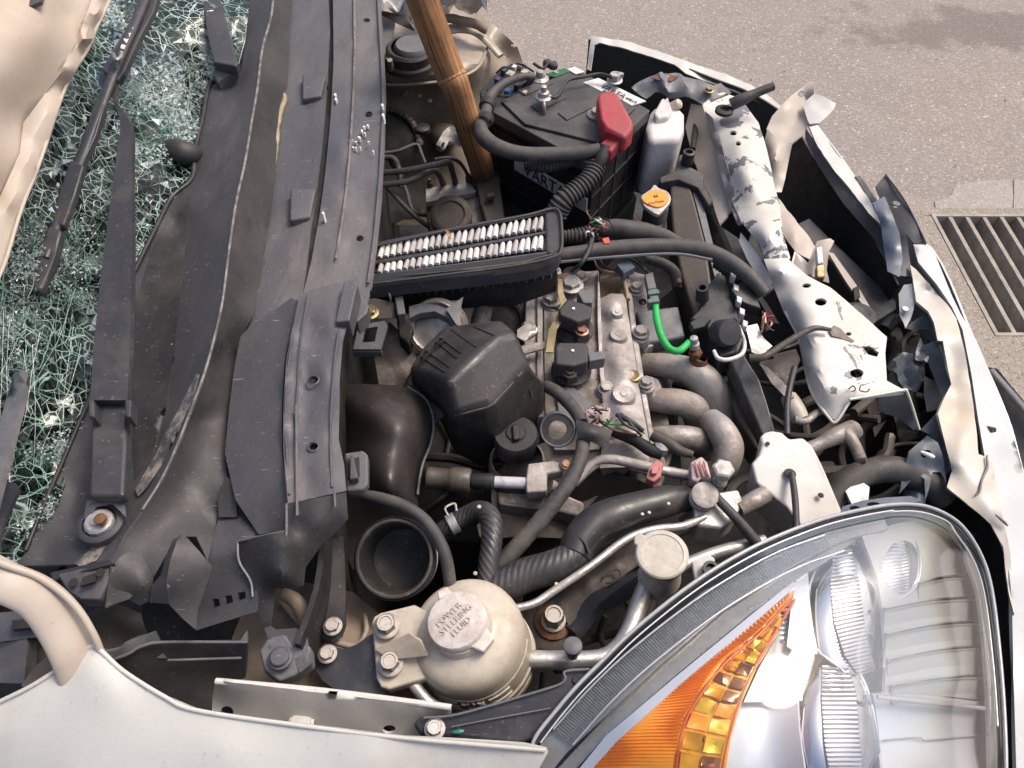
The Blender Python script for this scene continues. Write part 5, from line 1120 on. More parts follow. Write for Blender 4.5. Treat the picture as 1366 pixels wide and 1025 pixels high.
# ================================================================== ENGINE
eb = thing('engine', 'dusty aluminium engine with valve cover and coils in the middle of the bay', 'engine', (760, 560, .4))
prism('block', pp('500,400,.60 690,380,.60 850,380,.60 905,540,.60 915,700,.60 860,720,.58 700,730,.58 560,720,.58 470,640,.58'), .26, dark, eb, bevel=.01)
prism('head', pp('700,372,.72 862,380,.72 900,600,.72 880,660,.70 660,700,.70 690,560,.72'), .12, darkm, eb, bevel=.006)
# valve cover left rail
prism('cover_left_rail', pp('703,366,.765 727,366,.765 727,450,.765 728,560,.765 700,560,.765 699,450,.765'), .05, alu, eb, bevel=.003)
prism('rail_bead', pp('716,368,.772 724,368,.772 724,470,.772 725,556,.772 716,556,.772'), .01, alu, eb, bevel=.002)
sheet('cover_face', pp('726,364,.772 797,362,.772 800,420,.772 803,480,.772 806,530,.77 812,560,.77 800,600,.765 740,600,.765 728,560,.768 726,460,.77'), alud, eb, t=.02, step=10, rough=.0015, rsc=.02)
prism('cover_ridge', pp('797,362,.782 799,362,.782 803,440,.782 806,500,.78 812,560,.778 808,562,.778 800,500,.78 797,430,.782'), .01, alu, eb, bevel=.001)
sheet('cam_cover', pp('800,398,.775 815,392,.778 834,392,.778 838,420,.778 846,470,.776 855,530,.773 866,590,.77 866,622,.768 800,625,.768 806,560,.772 800,480,.776'), alu, eb, t=.03, step=7, rough=.0015, rsc=.015, c=8,
      ctrl=pp('818,400,.792 828,400,.79 818,440,.79 822,450,.792 812,420,.788 825,480,.79 835,500,.79 820,520,.79 840,540,.788 830,560,.787 845,590,.785 808,430,.776 810,500,.775 815,560,.775 832,430,.784'))
prism('cam_edge', pp('834,370,.775 841,372,.775 850,440,.772 862,520,.77 876,600,.765 869,604,.765 855,530,.77 842,450,.773'), .06, alu, eb, bevel=.003)
for x, y, r_ in ((825, 448, 12), (832, 527, 16), (823, 418, 8)):
    lathe('boss', [(r_ * 1.05, -6), (r_, 0), (r_ * .9, 3), (r_ * .35, 3), (r_ * .3, 4), (0, 4)], (x, y, .791), alu, eb, px=True)
# dark slot with brown cavity behind
prism('cavity', pp('800,368,.768 832,366,.768 836,396,.768 815,392,.768 800,398,.768'), .002, mat('brown_cavity', (.06, .032, .015), .5, dirt=(.15, .08, .03), dscale=40), eb, bevel=0)
tube('gasket_lip', [(800, 372, .785, 3), (815, 368, .787, 3), (829, 367, .787, 3.5), (834, 380, .785, 3), (838, 400, .783, 3)], glue, eb, sides=8)
for x, y in ((705, 436), (739, 362), (775, 370)): bolt((x, y, .778), 8, steel, eb)
for x, y, r_, m_ in ((736, 401, 11, alu), (775, 446, 10, copper), (809, 519, 10, steel), (855, 444, 10, alu), (862, 511, 9, alu), (849, 384, 8, alu), (756, 375, 10, copper)):
    lathe('bolt_seat', [(r_ * 1.3, -20), (r_ * 1.3, 0), (r_ * 1.1, 2), (0, 2)], (x, y + 4, .772), alu, eb, px=True); bolt((x, y, .778), r_, m_, eb)
lathe('brass_plug', [(10, -8), (10, 2), (8, 3), (5, 1), (0, 1)], (844, 502, .785), brass, eb, px=True)
bolt((762, 381, .784), 14, alup, eb, h=.5); 
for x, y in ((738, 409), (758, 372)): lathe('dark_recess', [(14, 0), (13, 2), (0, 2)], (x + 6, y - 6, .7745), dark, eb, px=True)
# coils
for k, (ol, fr) in enumerate((('745,412 757,398 778,404 790,409 788,424 770,430 746,420', None), ('740,462 745,456 780,456 785,462 785,482 766,488 741,486', None))):
    c = thing('ignition_coil', ('black ignition coil set at an angle nearer the air filter', 'black ignition coil lying square beside the engine oil cap side')[k] if False else ('angled black ignition coil, the one nearer the air filter', 'level black ignition coil, the one nearer the oil filler cap')[k], 'ignition coil', (765, 420 + 55 * k, .78), 'ignition coils')
    prism('housing', pp(ol, .825), .03, plastic, c, bevel=.004, bseg=3)
    cx, cy = ((765, 438), (762, 493))[k]
    lathe('boot_flange', [(27, -4), (27, 0), (23, 3), (20, 8), (0, 8)], (cx, cy, .784), plastic, c, px=True)
    prism('plug', pp(('770,390 775,384 793,392 790,404 778,404', '784,470 806,468 808,478 786,482')[k], .82), .022, greyp, c, bevel=.002)
    lathe('pip', [(2.2, 0), (2, 1), (0, 1)], ((765, 412), (764, 468))[k] + (.8255,), whitech, c, px=True, n=10)
    prism('bolt_lug', pp(('764,437 782,433 788,445 770,452', '752,494 770,490 772,502 756,506')[k], .80), .02, plastic, c, bevel=.003)
    bolt(((776, 442), (760, 498))[k] + (.806,), 8, (copper, darkm)[k], c)
prism('lower_cover_plate', pp('741,520,.778 760,512,.779 792,540,.776 800,556,.775 770,566,.772 745,556,.774'), .01, greyp, eb, bevel=.002)
tag(sheet('sensor_strap', pp('745,372,.80 750,372,.80 752,392,.805 758,405,.81 752,425,.81 742,440,.81 738,470,.80 728,470,.80 732,440,.805 742,422,.81 748,406,.81 744,390,.805'), yellowg, t=.002, step=6), 'thin yellowish strap draped across the valve cover beside the coils', 'strap')
tag(sheet('lever_arm', pp('690,440,.80 702,432,.80 716,436,.80 718,444,.80 700,455,.80 690,450,.80'), alup, t=.004, step=7), 'small bright metal tab bolted by the black resonator box', 'metal tab')
tag(sheet('cable_bracket', pp('690,462,.79 728,455,.79 730,464,.79 700,472,.79'), alud, t=.003, step=7), 'dull bent metal strip reaching onto the valve cover', 'metal strip')

# front timing end: lower casting
sheet('front_casting', pp('700,600,.74 740,585,.75 800,600,.76 850,590,.76 880,590,.755 890,625,.745 860,640,.73 800,660,.715 760,700,.70 700,712,.68 660,700,.67 655,660,.69 660,630,.71'), alud, eb, t=.02, step=9, rough=.004, rsc=.03, ctrl=pp('730,620,.745 800,620,.755 850,612,.758 820,640,.73 760,665,.70 700,640,.72 740,690,.69 690,680,.68'))
sheet('dark_scoop', pp('770,640,.745 800,628,.75 850,640,.745 885,655,.73 880,690,.69 800,700,.67 760,715,.66 760,680,.69'), darkm, eb, t=.01, step=10)
tube('casting_lip', [(768, 648, .755, 4), (785, 628, .762, 5), (810, 618, .765, 5), (850, 626, .762, 5), (880, 640, .757, 4)], alu, eb, wob=.002)
sheet('lower_plate', pp('655,700,.64 760,715,.64 860,690,.64 870,720,.62 760,760,.60 650,740,.60'), darkm, eb, t=.01, step=12, rough=.004)
lathe('filler_neck', [(40, -40), (38, -6), (34, 0)], (690, 612, .775), alud, eb, px=True)
# oil cap behind the resonator
oc = thing('oil_filler_cap', 'round black oil filler cap below the black resonator box', 'oil cap', (690, 600, .79))
lathe('cap', [(32, -20), (32, -4), (30, 4), (28, 7), (14, 7), (12, 9), (0, 9)], (688, 582, .775), rubber, oc, px=True)
prism('grip', pp('682,566,.79 692,565,.79 694,585,.79 684,587,.79'), .012, rubber, oc, bevel=.003)
# dipstick ring and strap hose
dr = thing('dipstick_tube_hose', 'black ring clamp with rubber hose running down past the power steering jar', 'hose with ring', (745, 572, .83))
lathe('ring', [(13, -3), (23, -3), (25, 0), (23, 3), (13, 3), (12, 0), (13, -3)], (744, 573, .835), rubberd, dr, px=True, axis=(-.2, -.75, .75), n=32)
lathe('ring_lip', [(21, 2.5), (23, 3.4), (24, 2.5)], (744, 573, .836), greyp, dr, px=True, axis=(-.2, -.75, .75), n=32)
sheet('strap', pp('768,560,.845 792,566,.845 816,574,.84 812,592,.835 806,599,.832 790,590,.838 770,584,.84'), rubber, dr, t=.005, step=6, c=14, ctrl=pp('790,575,.852'))
tube('upper_hose', [(728, 515, .80, 8), (745, 525, .81, 9), (765, 545, .82, 9), (776, 565, .825, 9)], rubberd, dr)
tube('lower_hose', [(778, 588, .83, 9), (775, 610, .828, 9.5), (762, 640, .82, 10), (740, 670, .81, 11), (712, 705, .80, 11.5), (680, 740, .79, 12), (655, 765, .78, 12)], rubberd, dr, sides=16)
# injectors / broken plugs
bc = thing('broken_connector', 'smashed pale connector with copper contacts and loose wires on the valve cover', 'broken connector', (800, 560, .79))
prism('base', pp('780,548,.80 800,538,.80 815,545,.80 812,562,.80 795,575,.795 783,565,.795'), .01, pinkw, bc, bevel=.002)
for k in range(12):
    x, y = rw.uniform(788, 812), rw.uniform(542, 566)
    tube('contact', [(x, y, .81, 1.6), (x + rw.uniform(-7, 7), y + rw.uniform(-6, 6), .822, 1.6), (x + rw.uniform(-9, 9), y + rw.uniform(-8, 8), .812, 1.2)], rw.choice((copper, pinkw, pinkm, darkm)), bc, sides=6, sub=3)
for a, m_ in (([(800, 560, .815, 1.6), (815, 566, .82, 1.6), (840, 568, .82, 1.6), (860, 578, .81, 1.6)], greenm), ([(798, 562, .812, 1.5), (820, 574, .815, 1.5), (850, 580, .81, 1.5)], copper), ([(822, 553, .83, 3), (840, 562, .83, 4), (858, 575, .82, 3)], rubber), ([(828, 552, .83, 2), (845, 570, .83, 2.5), (856, 582, .82, 2)], rubber), ([(824, 553, .83, 2), (832, 565, .835, 2), (850, 575, .83, 2)], rubber)):
    tube('wire', a, m_, bc, sides=8)
pk = thing('taped_wire_bundle', 'taped wire bundle ending in a dusty pink plug and pale connector', 'wire bundle', (890, 610, .78))
tube('bundle', [(820, 575, .80, 8), (845, 588, .80, 8), (868, 600, .80, 9), (885, 606, .80, 9)], dark, pk, wob=.004)
tube('bundle_tail', [(868, 580, .81, 8), (890, 590, .81, 9), (910, 600, .81, 7), (925, 608, .81, 5)], darkm, pk, wob=.004)
lathe('foil_knot', [(11, -8), (14, 0), (12, 10), (6, 13), (0, 13)], (884, 597, .80), alup, pk, px=True, n=9, smooth=10)
prism('pink_plug', pp('866,622,.825 876,613,.825 886,618,.825 882,636,.82 872,643,.82 862,638,.82'), .014, pinkm, pk, bevel=.002); prism('pink_plug_catch', pp('869,624,.829 876,618,.829 881,622,.829 876,632,.828 869,632,.828'), .005, pinkm, pk, bevel=.001)
prism('pale_plug', pp('921,616,.835 936,608,.835 944,616,.835 950,638,.83 936,646,.83 922,640,.83'), .018, pinkw, pk, bevel=.003)
for x in (928, 934, 940): tube('plug_rib', [(x - 1, 616, .838, 1.4), (x + 4, 636, .833, 1.4)], pinkm, pk, sides=6)
tube('lead', [(936, 640, .83, 5), (960, 668, .83, 6.5), (985, 695, .825, 7), (1012, 728, .81, 8)], plastic, pk, sides=14)

# intake resonator
ir = thing('intake_resonator', 'scratched black plastic intake box tilted over the left of the engine', 'intake box', (640, 500, .86))
irm = mat('intake_black', (.032, .029, .029), .42, dirt=(.075, .065, .06), dscale=7, dlo=.42, dhi=.75, bump=.12, bscale=500, scratch=.45)
_v = pp('598,512,.905 628,478,.910 665,447,.908 690,444,.893 708,484,.872 655,541,.868 604,555,.862 544,492,.845 562,463,.85 592,434,.855 640,428,.862 668,426,.862 556,514,.815 582,533,.81 603,582,.77 640,602,.745 664,597,.75 727,541,.79 727,505,.82')
W_ = [P(*p) for p in _v]; loop = [7, 8, 9, 10, 11, 3, 4, 18, 17, 16, 15, 14, 13, 12]; base_ = len(W_)
W_ += [W_[i_] + Vector((0, 0, -.05)) for i_ in loop]; nl = len(loop)
mkobj('shell', W_, [(0, 1, 5, 6), (1, 2, 3, 4, 5), (0, 7, 8, 1), (1, 8, 9), (1, 9, 10, 2), (2, 10, 11), (2, 11, 3), (0, 6, 13, 12, 7), (6, 14, 13), (6, 5, 16, 15, 14), (5, 4, 18, 17, 16)] + [(loop[q], loop[(q + 1) % nl], base_ + (q + 1) % nl, base_ + q) for q in range(nl)] + [tuple(range(base_ + nl - 1, base_ - 1, -1))], irm, ir, bevel=.013, bseg=5)
bpy.context.view_layer.update()
_dg = bpy.context.evaluated_depsgraph_get()
def on_surface(pts, lift=.0005):
    out = []
    for x, y, r_ in pts:
        h = S.ray_cast(_dg, CAM, (P(x, y, .5) - CAM).normalized())
        if h[0]: out.append((x, y, h[1].z + lift, r_))
    return out
_seams = [on_surface([(x0 + (x1 - x0) * k / 6, y0 + (y1 - y0) * k / 6, 1.4) for k in range(7)]) for x0, y0, x1, y1 in ((556, 472, 594, 497), (562, 464, 600, 490), (576, 452, 610, 478), (582, 447, 616, 472), (602, 440, 636, 464), (632, 436, 660, 448))]
_seams.append(on_surface([(x, y, 1.2) for x, y in ((606, 555), (618, 552), (632, 548), (655, 541), (668, 528), (684, 511), (696, 497), (706, 486))]))
for a in _seams:
    if len(a) > 2: tube('seam', a, cowlg if len(a) > 7 else plastic, ir, sides=6)
sheet('flange_web', pp('543,510,.80 552,515,.81 570,535,.805 590,548,.80 600,552,.80 585,560,.79 575,575,.78 566,560,.785 555,535,.79'), cowlg, ir, t=.003, step=7)
ad = thing('air_duct', 'glossy black air duct elbow with a wide open mouth beside the steering jar', 'air duct', (520, 700, .8))
ductm = mat('duct_black', (.028, .025, .024), .36, dirt=(.055, .045, .04), dscale=10, dlo=.45, dhi=.8, bump=.05)
sheet('elbow', pp('440,515,.80 480,512,.82 530,514,.82 556,520,.815 570,535,.81 578,560,.80 577,580,.79 562,620,.78 556,650,.78 558,680,.78 520,700,.76 470,700,.74 440,660,.73 436,560,.76'), ductm, ad, t=.005, step=9, smooth=70, c=20,
      ctrl=pp('500,540,.86 530,550,.865 545,570,.86 520,600,.86 530,630,.855 525,655,.85 490,580,.84 545,600,.84 470,540,.83'))
tube('elbow_rim', [(545, 517, .82, 2), (568, 533, .815, 2), (578, 560, .805, 2), (575, 590, .795, 2), (563, 622, .79, 2), (557, 660, .79, 2)], greyp, ad, sides=8)
axm = Vector((-.05, -.42, .9))
lathe('mouth', [(44.5, -85.5), (46.3, -54.0), (51.6, -30.6), (53.4, -7.2), (52.5, 0.0), (50.7, 2.7), (48.1, 2.7), (46.3, 0.0), (44.5, -27.0), (39.2, -67.5)], (526, 745, .88), ductm, ad, px=True, axis=axm, n=48)
lathe('mouth_inside', [(40.9, -55.8), (40.9, -57.6), (26.7, -63.0), (0.0, -64.8)], (526, 745, .88), mat('duct_inside', (.012, .011, .011), .6, dirt=(.03, .026, .023), dscale=20), ad, px=True, axis=axm, n=48)
lathe('mouth_lip', [(47.2, 1.8), (49.0, 4.5), (51.6, 3.6), (52.5, 0.9)], (526, 745, .88), rubberd, ad, px=True, axis=axm, n=48)
lathe('white_band', [(53.8, -28.8), (54.7, -27.9), (54.7, -12.6), (53.8, -10.8)], (526, 745, .88), mat('pale_band', (.42, .40, .43), .45), ad, px=True, axis=axm, n=48)
lathe('dark_band', [(54.3, -12.6), (55.6, -11.7), (55.2, -1.8), (53.4, 0.0)], (526, 745, .88), rubber, ad, px=True, axis=axm, n=48)
sheet('shoulder', pp('462,662,.80 490,655,.83 530,665,.84 556,680,.83 560,720,.80 470,760,.76 455,720,.76'), ductm, ad, t=.005, step=9, smooth=70)
dh = tag(tube('vacuum_hose', [(462, 658, .90, 4.5), (480, 659, .905, 6), (510, 665, .91, 7.5), (545, 678, .91, 8), (572, 700, .905, 8), (592, 735, .89, 8.5), (600, 775, .87, 8.5), (600, 800, .84, 8)], rubberd, sides=14), 'thin black hose curving around the duct mouth to the steering jar', 'hose')
# throttle body / bracket left of the resonator
tb = thing('throttle_body', 'grimy aluminium throttle body with round bore behind the black intake box', 'throttle body', (580, 430, .8))
lathe('bore', [(40, -20), (40, 0), (38, 4), (34, 5), (31, 2), (30, -12), (0, -14)], (582, 437, .825), alud, tb, px=True, axis=(-.2, -.6, .8), n=32)
lathe('bore_rim', [(32, 4), (33.5, 6), (35, 5), (36, 3)], (582, 437, .825), alup, tb, px=True, axis=(-.2, -.6, .8), n=32)
lathe('bore_grime', [(30.5, -4), (29, -3.4), (0, -3)], (582, 437, .825), alup, tb, px=True, axis=(-.2, -.6, .8), n=24)
sheet('casting', pp('505,452,.79 520,430,.80 532,440,.805 538,460,.80 560,478,.79 545,500,.78 535,520,.76 505,512,.76 500,480,.77'), alud, tb, t=.01, step=7, rough=.004, rsc=.02)
prism('dark_flange', pp('545,408,.845 570,402,.85 612,400,.85 618,415,.845 606,440,.84 598,425,.845 580,416,.848 560,418,.845 545,425,.84'), .012, greyp, tb, bevel=.002)
sheet('fin_flap', pp('595,412,.855 618,396,.86 613,418,.853 616,438,.845 608,432,.85'), greyp, tb, t=.003, step=6)
prism('pin_block', pp('526,396,.86 537,394,.86 541,418,.855 530,420,.855'), .04, greyp, tb, bevel=.002)
prism('pin_foot', pp('528,418,.845 544,416,.845 552,436,.83 545,460,.82 532,450,.82'), .03, dark, tb, bevel=.004)
bolt((493, 418, .86), 11, brass, tb); sheet('square_hook', pp('478,434,.875 513,428,.875 517,434,.875 508,466,.87 471,466,.87'), cowlg, tb, t=.005, step=6, holes=[[(487, 438), (504, 436), (500, 456), (483, 457)]])
prism('hook_ledge', pp('470,462,.87 509,462,.87 509,470,.865 470,470,.865'), .01, cowlg, tb, bevel=.001)
sheet('grey_web', pp('482,400,.87 500,398,.87 530,405,.85 530,424,.84 505,425,.85 488,420,.86'), darkm, tb, t=.003, step=8)
tube('breather', [(545, 370, .80, 9), (548, 385, .80, 10), (552, 402, .80, 12)], rubberd, tb, corr=.007, amp=.12)
tube('wire_loop', [(505, 368, .87, 1.5), (515, 378, .875, 1.5), (520, 395, .87, 1.5), (521, 402, .86, 1.5)], greyp, tb, sides=6)
# alternator-like cast parts deep behind
tg = thing('intake_manifold', 'dark rusty manifold pipe and pulley in shadow below the air filter', 'intake manifold', (640, 400, .7))
tube('rusty_pipe', [(592, 415, .70, 14), (594, 390, .72, 14), (610, 380, .73, 12), (650, 380, .73, 11), (700, 378, .73, 10)], darkm, tg)
tube('cast_arch', [(640, 440, .76, 12), (644, 415, .77, 13), (652, 398, .78, 12), (668, 390, .78, 9)], alud, tg, wob=.004)
lathe('pulley', [(36, -6), (37, 0), (34, 4), (30, 3), (28, -2), (10, -2), (9, 4), (0, 4)], (665, 430, .74), darkm, tg, px=True, axis=(0, -.5, .8))
tube('belt', [(630, 432, .745, 3), (645, 412, .75, 3), (668, 404, .75, 3), (695, 408, .75, 3)], rubberd, tg)
for x, y in ((652, 365), (662, 366), (682, 362), (690, 360)): tube('drip', [(x, y, .84, 2), (x + 1, y + 6, .835, 2.2)], whitech, tg, sides=6, sub=2)

# exhaust manifold
em = thing('exhaust_manifold', 'rust stained cast exhaust manifold with curved runners in front of the engine', 'exhaust manifold', (900, 540, .6))
tube('runner', [(855, 486, .72, 14), (880, 487, .73, 16), (910, 492, .735, 18), (935, 505, .73, 22), (950, 530, .70, 24), (960, 570, .66, 22), (970, 600, .63, 20)], mani, em, sides=20)
tube('runner', [(860, 532, .72, 15), (885, 535, .73, 17), (905, 537, .73, 18), (925, 545, .72, 19), (930, 560, .69, 18)], mani, em, sides=20)
tube('runner', [(865, 585, .73, 14), (890, 583, .735, 15), (915, 584, .735, 16), (935, 590, .72, 17), (940, 602, .69, 16)], alud, em, sides=20)
tube('runner', [(948, 560, .74, 16), (962, 575, .75, 19), (972, 598, .745, 20), (966, 625, .73, 17), (950, 640, .71, 14)], mani, em, sides=20)
lathe('sensor_boss', [(18, -14), (14, 0), (10, 12), (9, 14)], (930, 485, .75), rustm, em, px=True, axis=(.1, 0, 1))
for (x, y) in ((858, 446), (865, 512), (852, 386)):
    prism('flange_ear', smoothed(circ(x + 3, y + 4, 15, 15, 8) and [(a, b, .745) for a, b in circ(x + 3, y + 4, 15, 15, 8)], 1), .03, mani, em, bevel=.003)
sheet('heat_shield', pp('880,400,.68 905,380,.70 940,400,.70 960,470,.69 985,560,.68 1000,620,.66 960,560,.62 900,470,.64 870,440,.66'), dark, em, t=.004, step=12)
ox = thing('oxygen_sensor', 'bright green sleeved sensor wire with teal plug in front of the engine', 'sensor', (895, 460, .78))
tube('green_sleeve', [(874, 402, .80, 4.6), (876, 425, .80, 5), (882, 448, .80, 5), (893, 465, .80, 5), (906, 468, .80, 5), (919, 457, .795, 4.6)], greenm, ox, sides=14)
prism('teal_plug', pp('865,386,.808 877,384,.808 880,406,.803 868,408,.803'), .012, tealm, ox, bevel=.002)
for y in (388, 399): prism('plug_band', pp(f'864,{y},.810 879,{y-2},.810 880,{y+3},.810 865,{y+5},.810'), .014, greyp, ox, bevel=.001)
prism('grey_plug', pp('860,366,.806 871,362,.806 876,384,.804 864,386,.804'), .012, greyp, ox, bevel=.002)
lathe('sensor_nut', [(9, -6), (9, 2), (6, 4)], (928, 470, .775), rustm, ox, px=True, n=6, smooth=20, cap=True)
lathe('sensor_body', [(7, 0), (7, 7), (5, 9), (6, 12), (5, 17), (0, 18)], (926, 463, .785), alup, ox, px=True, axis=(-.2, .1, 1))
wl = thing('sensor_wires', 'copper and black wires looping by the valve cover corner', 'wires', (815, 355, .79))
for a, m_ in (([(793, 348, .80, 1.8), (798, 358, .80, 1.8), (812, 363, .80, 1.8), (828, 364, .795, 1.8)], copper), ([(800, 346, .80, 1.8), (806, 356, .80, 1.8), (818, 360, .80, 1.8), (832, 362, .795, 1.8)], rubber), ([(840, 345, .80, 2), (852, 352, .80, 2), (862, 362, .80, 2)], rubber), ([(850, 345, .80, 2), (860, 358, .80, 2), (868, 368, .80, 2)], dark)):
    tube('wire', a, m_, wl, sides=6)
prism('black_relay', pp('822,352,.812 838,346,.812 848,356,.81 832,365,.81'), .015, bluegrey, wl, bevel=.002)
sheet('casting_corner', pp('838,362,.77 862,366,.77 870,392,.77 862,420,.76 848,420,.76 842,390,.77'), alud, eb, t=.01, step=7, rough=.003, holes=[(857, 403, 6, 5)])
prism('black_pad', pp('848,415,.765 905,408,.765 915,450,.75 862,458,.75'), .03, greyp, eb, bevel=.004)

# ================================================================== NEAR SIDE OF THE BAY
nt_ = thing('near_strut_tower', 'dusty beige near strut tower partly hidden by black brackets', 'strut tower', (450, 860, .8))
sheet('tower_top', pp('340,780,.80 400,775,.80 470,790,.80 520,830,.80 560,880,.79 560,960,.78 400,960,.80 300,930,.79 310,850,.79'), beiged, nt_, t=.006, step=12, rough=.002, ctrl=pp('430,850,.825 470,870,.825 400,900,.82'))
tube('tower_ridge', [(375, 800, .815, 4), (395, 825, .82, 4), (420, 845, .826, 4), (470, 862, .828, 4), (488, 845, .826, 4), (487, 820, .82, 3)], beige, nt_, sides=8)
tube('drain_elbow', [(378, 793, .86, 9), (392, 800, .86, 10), (404, 815, .855, 11), (408, 835, .845, 9)], beiged, nt_, sides=14)
hb = thing('black_strap_bracket', 'black metal strap bolted down below the open air duct', 'bracket', (445, 840, .83))
sheet('strap', pp('420,730,.86 458,715,.86 461,760,.855 461,835,.845 456,850,.84 444,856,.84 430,852,.84 425,835,.845 420,780,.855'), rubber, hb, t=.005, step=8)
bolt((444, 836, .852), 11, steel, hb)
tp = thing('reservoir_bracket', 'black triangular bracket plate under the power steering jar', 'bracket', (480, 890, .82))
sheet('plate', pp('418,888,.845 428,868,.85 440,862,.85 460,866,.85 475,860,.855 500,843,.86 505,850,.86 515,930,.845 450,922,.845 430,908,.845'), mat('steel_black', (.035, .037, .045), .45, dirt=(.075, .07, .07), dscale=20, bump=.2), tp, t=.004, step=9)
bolt((437, 873, .856), 11, steel, tp); tube('spring_clip', [(545, 905, .85, 8), (570, 935, .845, 8), (590, 945, .84, 6)], alup, tp)
pd = thing('push_pin_pad', 'black plastic pad held by a round push pin near the fender', 'plastic pad', (374, 880, .86))
prism('pad', pp('345,868,.885 357,850,.888 380,845,.89 392,862,.888 414,860,.885 416,885,.88 395,900,.88 372,909,.88 352,895,.882', .88), .02, greyp, pd, bevel=.003)
sheet('arm_web', pp('352,838,.885 362,835,.885 368,840,.885 395,838,.885 410,850,.885 416,885,.88 400,898,.88 385,860,.888 358,852,.888'), cowlm, pd, t=.004, step=8)
lathe('pin', [(16, -2), (16, 1), (14, 2), (12.5, 2), (12.5, 6), (11, 7.5), (0, 8)], (374, 878, .889), cowlg, pd, px=True)
tube('scratch', [(360, 859, .8905, 1.6), (362, 863, .890, .7)], tealm, pd, sides=6, sub=2)

ps = thing('power_steering_reservoir', 'aged cream power steering fluid jar with dusty white cap bolted near the fender', 'fluid jar', (640, 880, .79))
pax = Vector((-.20, .02, .98)).normalized()
lathe('jar', [(60, -16), (70, -12), (72, -4), (74, 0), (74, 8), (72, 10), (73.5, 12), (73.5, 22), (71.5, 24), (72.5, 26), (72.5, 80), (71, 91), (66, 100), (57, 106), (46, 109), (40, 112), (38, 124), (0, 124)], (643, 878, .79), ivory, ps, px=True, axis=pax, n=64)
top = P(643, 878, .79) + pax * 118 * MPP(643, 878, .79)
lathe('cap_skirt', [(35, 0), (38, 1), (39, 6), (38, 12), (36, 14), (33, 14.5), (31, 12.6), (0, 12.6)], top, capm, ps, axis=pax, n=40, world=True) if False else None
s_ = MPP(643, 878, .79)
cap_o = lathe('cap', [(r * s_, h * s_) for r, h in [(34, 0), (36, 1), (37, 8), (36.5, 15), (35, 17.5), (32, 18.5), (0, 19)]], top, capm, ps, axis=pax, n=40, world=True)
capc = top + pax * 19 * s_
def onplane(o, pos, ax, rot, u=None):
    o.data.transform(Matrix.Translation(-(sum((Vector(v.co) for v in o.data.vertices), Vector()) / len(o.data.vertices))))
    q = Vector(ax).to_track_quat('Z', 'Y').to_matrix().to_4x4()
    xw = Vector((1, 0, 0)); xw = (xw - Vector(ax) * xw.dot(Vector(ax))).normalized(); yw = Vector(ax).cross(xw)
    B = Matrix((xw, yw, Vector(ax))).transposed().to_4x4()
    o.data.transform(Matrix.Translation(pos - root_loc(o.parent)) @ B @ Matrix.Rotation(R(rot), 4, 'Z'))
caplet = mat('cap_letters', (.50, .44, .41), .6, bump=0)
for s, dy in (('POWER', 13), ('STEERING', 0), ('FLUID', -13)):
    t_ = text('lettering', s, (609, 800, .91), 12.0, 0, caplet, ps, ext=.0009, extra=Matrix.Identity(4))
    rot = 42; off = Vector((math.cos(R(rot + 90)), math.sin(R(rot + 90)), 0)) * dy * MPP(609, 808, .91)
    off = off - pax * off.dot(pax); onplane(t_, capc + off + Vector((.0, -.001, .0003)), pax, rot)
# cap lugs
for a, (w_, l_) in ((118, (.008, .006)), (-38, (.013, .010))):
    d = Vector((math.cos(R(a)), math.sin(R(a)), 0)); c_ = top + pax * 10 * s_ + d * 37 * s_; q = Vector((-d.y, d.x, 0)); V = []
    for z in (-.006, .0055):
        for i, j in ((-1, -.5), (1, -.5), (.7, 1), (-.7, 1)): V.append(c_ + q * w_ * i + d * l_ * j + Vector((0, 0, z)))
    mkobj('cap_lug', V, [(3, 2, 1, 0), (4, 5, 6, 7), (0, 1, 5, 4), (1, 2, 6, 5), (2, 3, 7, 6), (3, 0, 4, 7)], capm, ps, bevel=.002, bseg=3)
prism('mount_plate', pp('496,830,.868 499,822,.87 508,817,.87 553,806,.872 600,830,.87 600,895,.865 581,902,.862 520,921,.858 508,916,.86 502,905,.86 499,870,.865', .86), .012, ivory, ps, bevel=.003, bseg=3)
sheet('gusset', pp('500,866,.872 545,845,.888 560,855,.89 570,875,.88 520,880,.87'), ivory, ps, t=.004, step=7)
bolt((516, 836, .873), 15, steel, ps, h=.9); bolt((521, 886, .866), 15, steel, ps, h=.9)
# MAX / MIN on the jar wall facing the viewer
jb = P(643, 878, .79)
def jar_text(s, h, ang, size):
    a = R(ang); d = Vector((math.sin(a), -math.cos(a), 0)); d = (d - pax * d.dot(pax)).normalized(); xw = pax.cross(-d).normalized() * -1
    t_ = text('level_mark', s, (640, 900, .84), size, 0, caplet, ps, ext=.0012, extra=Matrix.Identity(4))
    o = t_; o.data.transform(Matrix.Translation(-(sum((Vector(v.co) for v in o.data.vertices), Vector()) / len(o.data.vertices))))
    xw = d.cross(pax) * -1; xw = Vector(pax).cross(d).normalized()
    xw = -xw if xw.x < 0 else xw
    B = Matrix((xw, pax, xw.cross(pax))).transposed().to_4x4()
    o.data.transform(Matrix.Translation(jb + pax * h * s_ + d * (73.4 * s_) - root_loc(ps)) @ B)
jar_text('MAX', 50, 2, 15); jar_text('MIN', 34, 4, 15)
def ring_arc(h, a0, a1, r, m_, rr=1.3):
    V = [];
    pts = []
    for k in range(13):
        a = R(a0 + (a1 - a0) * k / 12); d = Vector((math.sin(a), -math.cos(a), 0)); d = (d - pax * d.dot(pax)).normalized(); pts.append(jb + pax * h * s_ + d * r * s_)
    V, F, UV = sweep(pts, [rr * s_] * 13, 8); mkobj('level_line', V, F, m_, ps, uvs=UV)
pale = mat('worn_ivory', (.62, .57, .50), .5, bump=0)
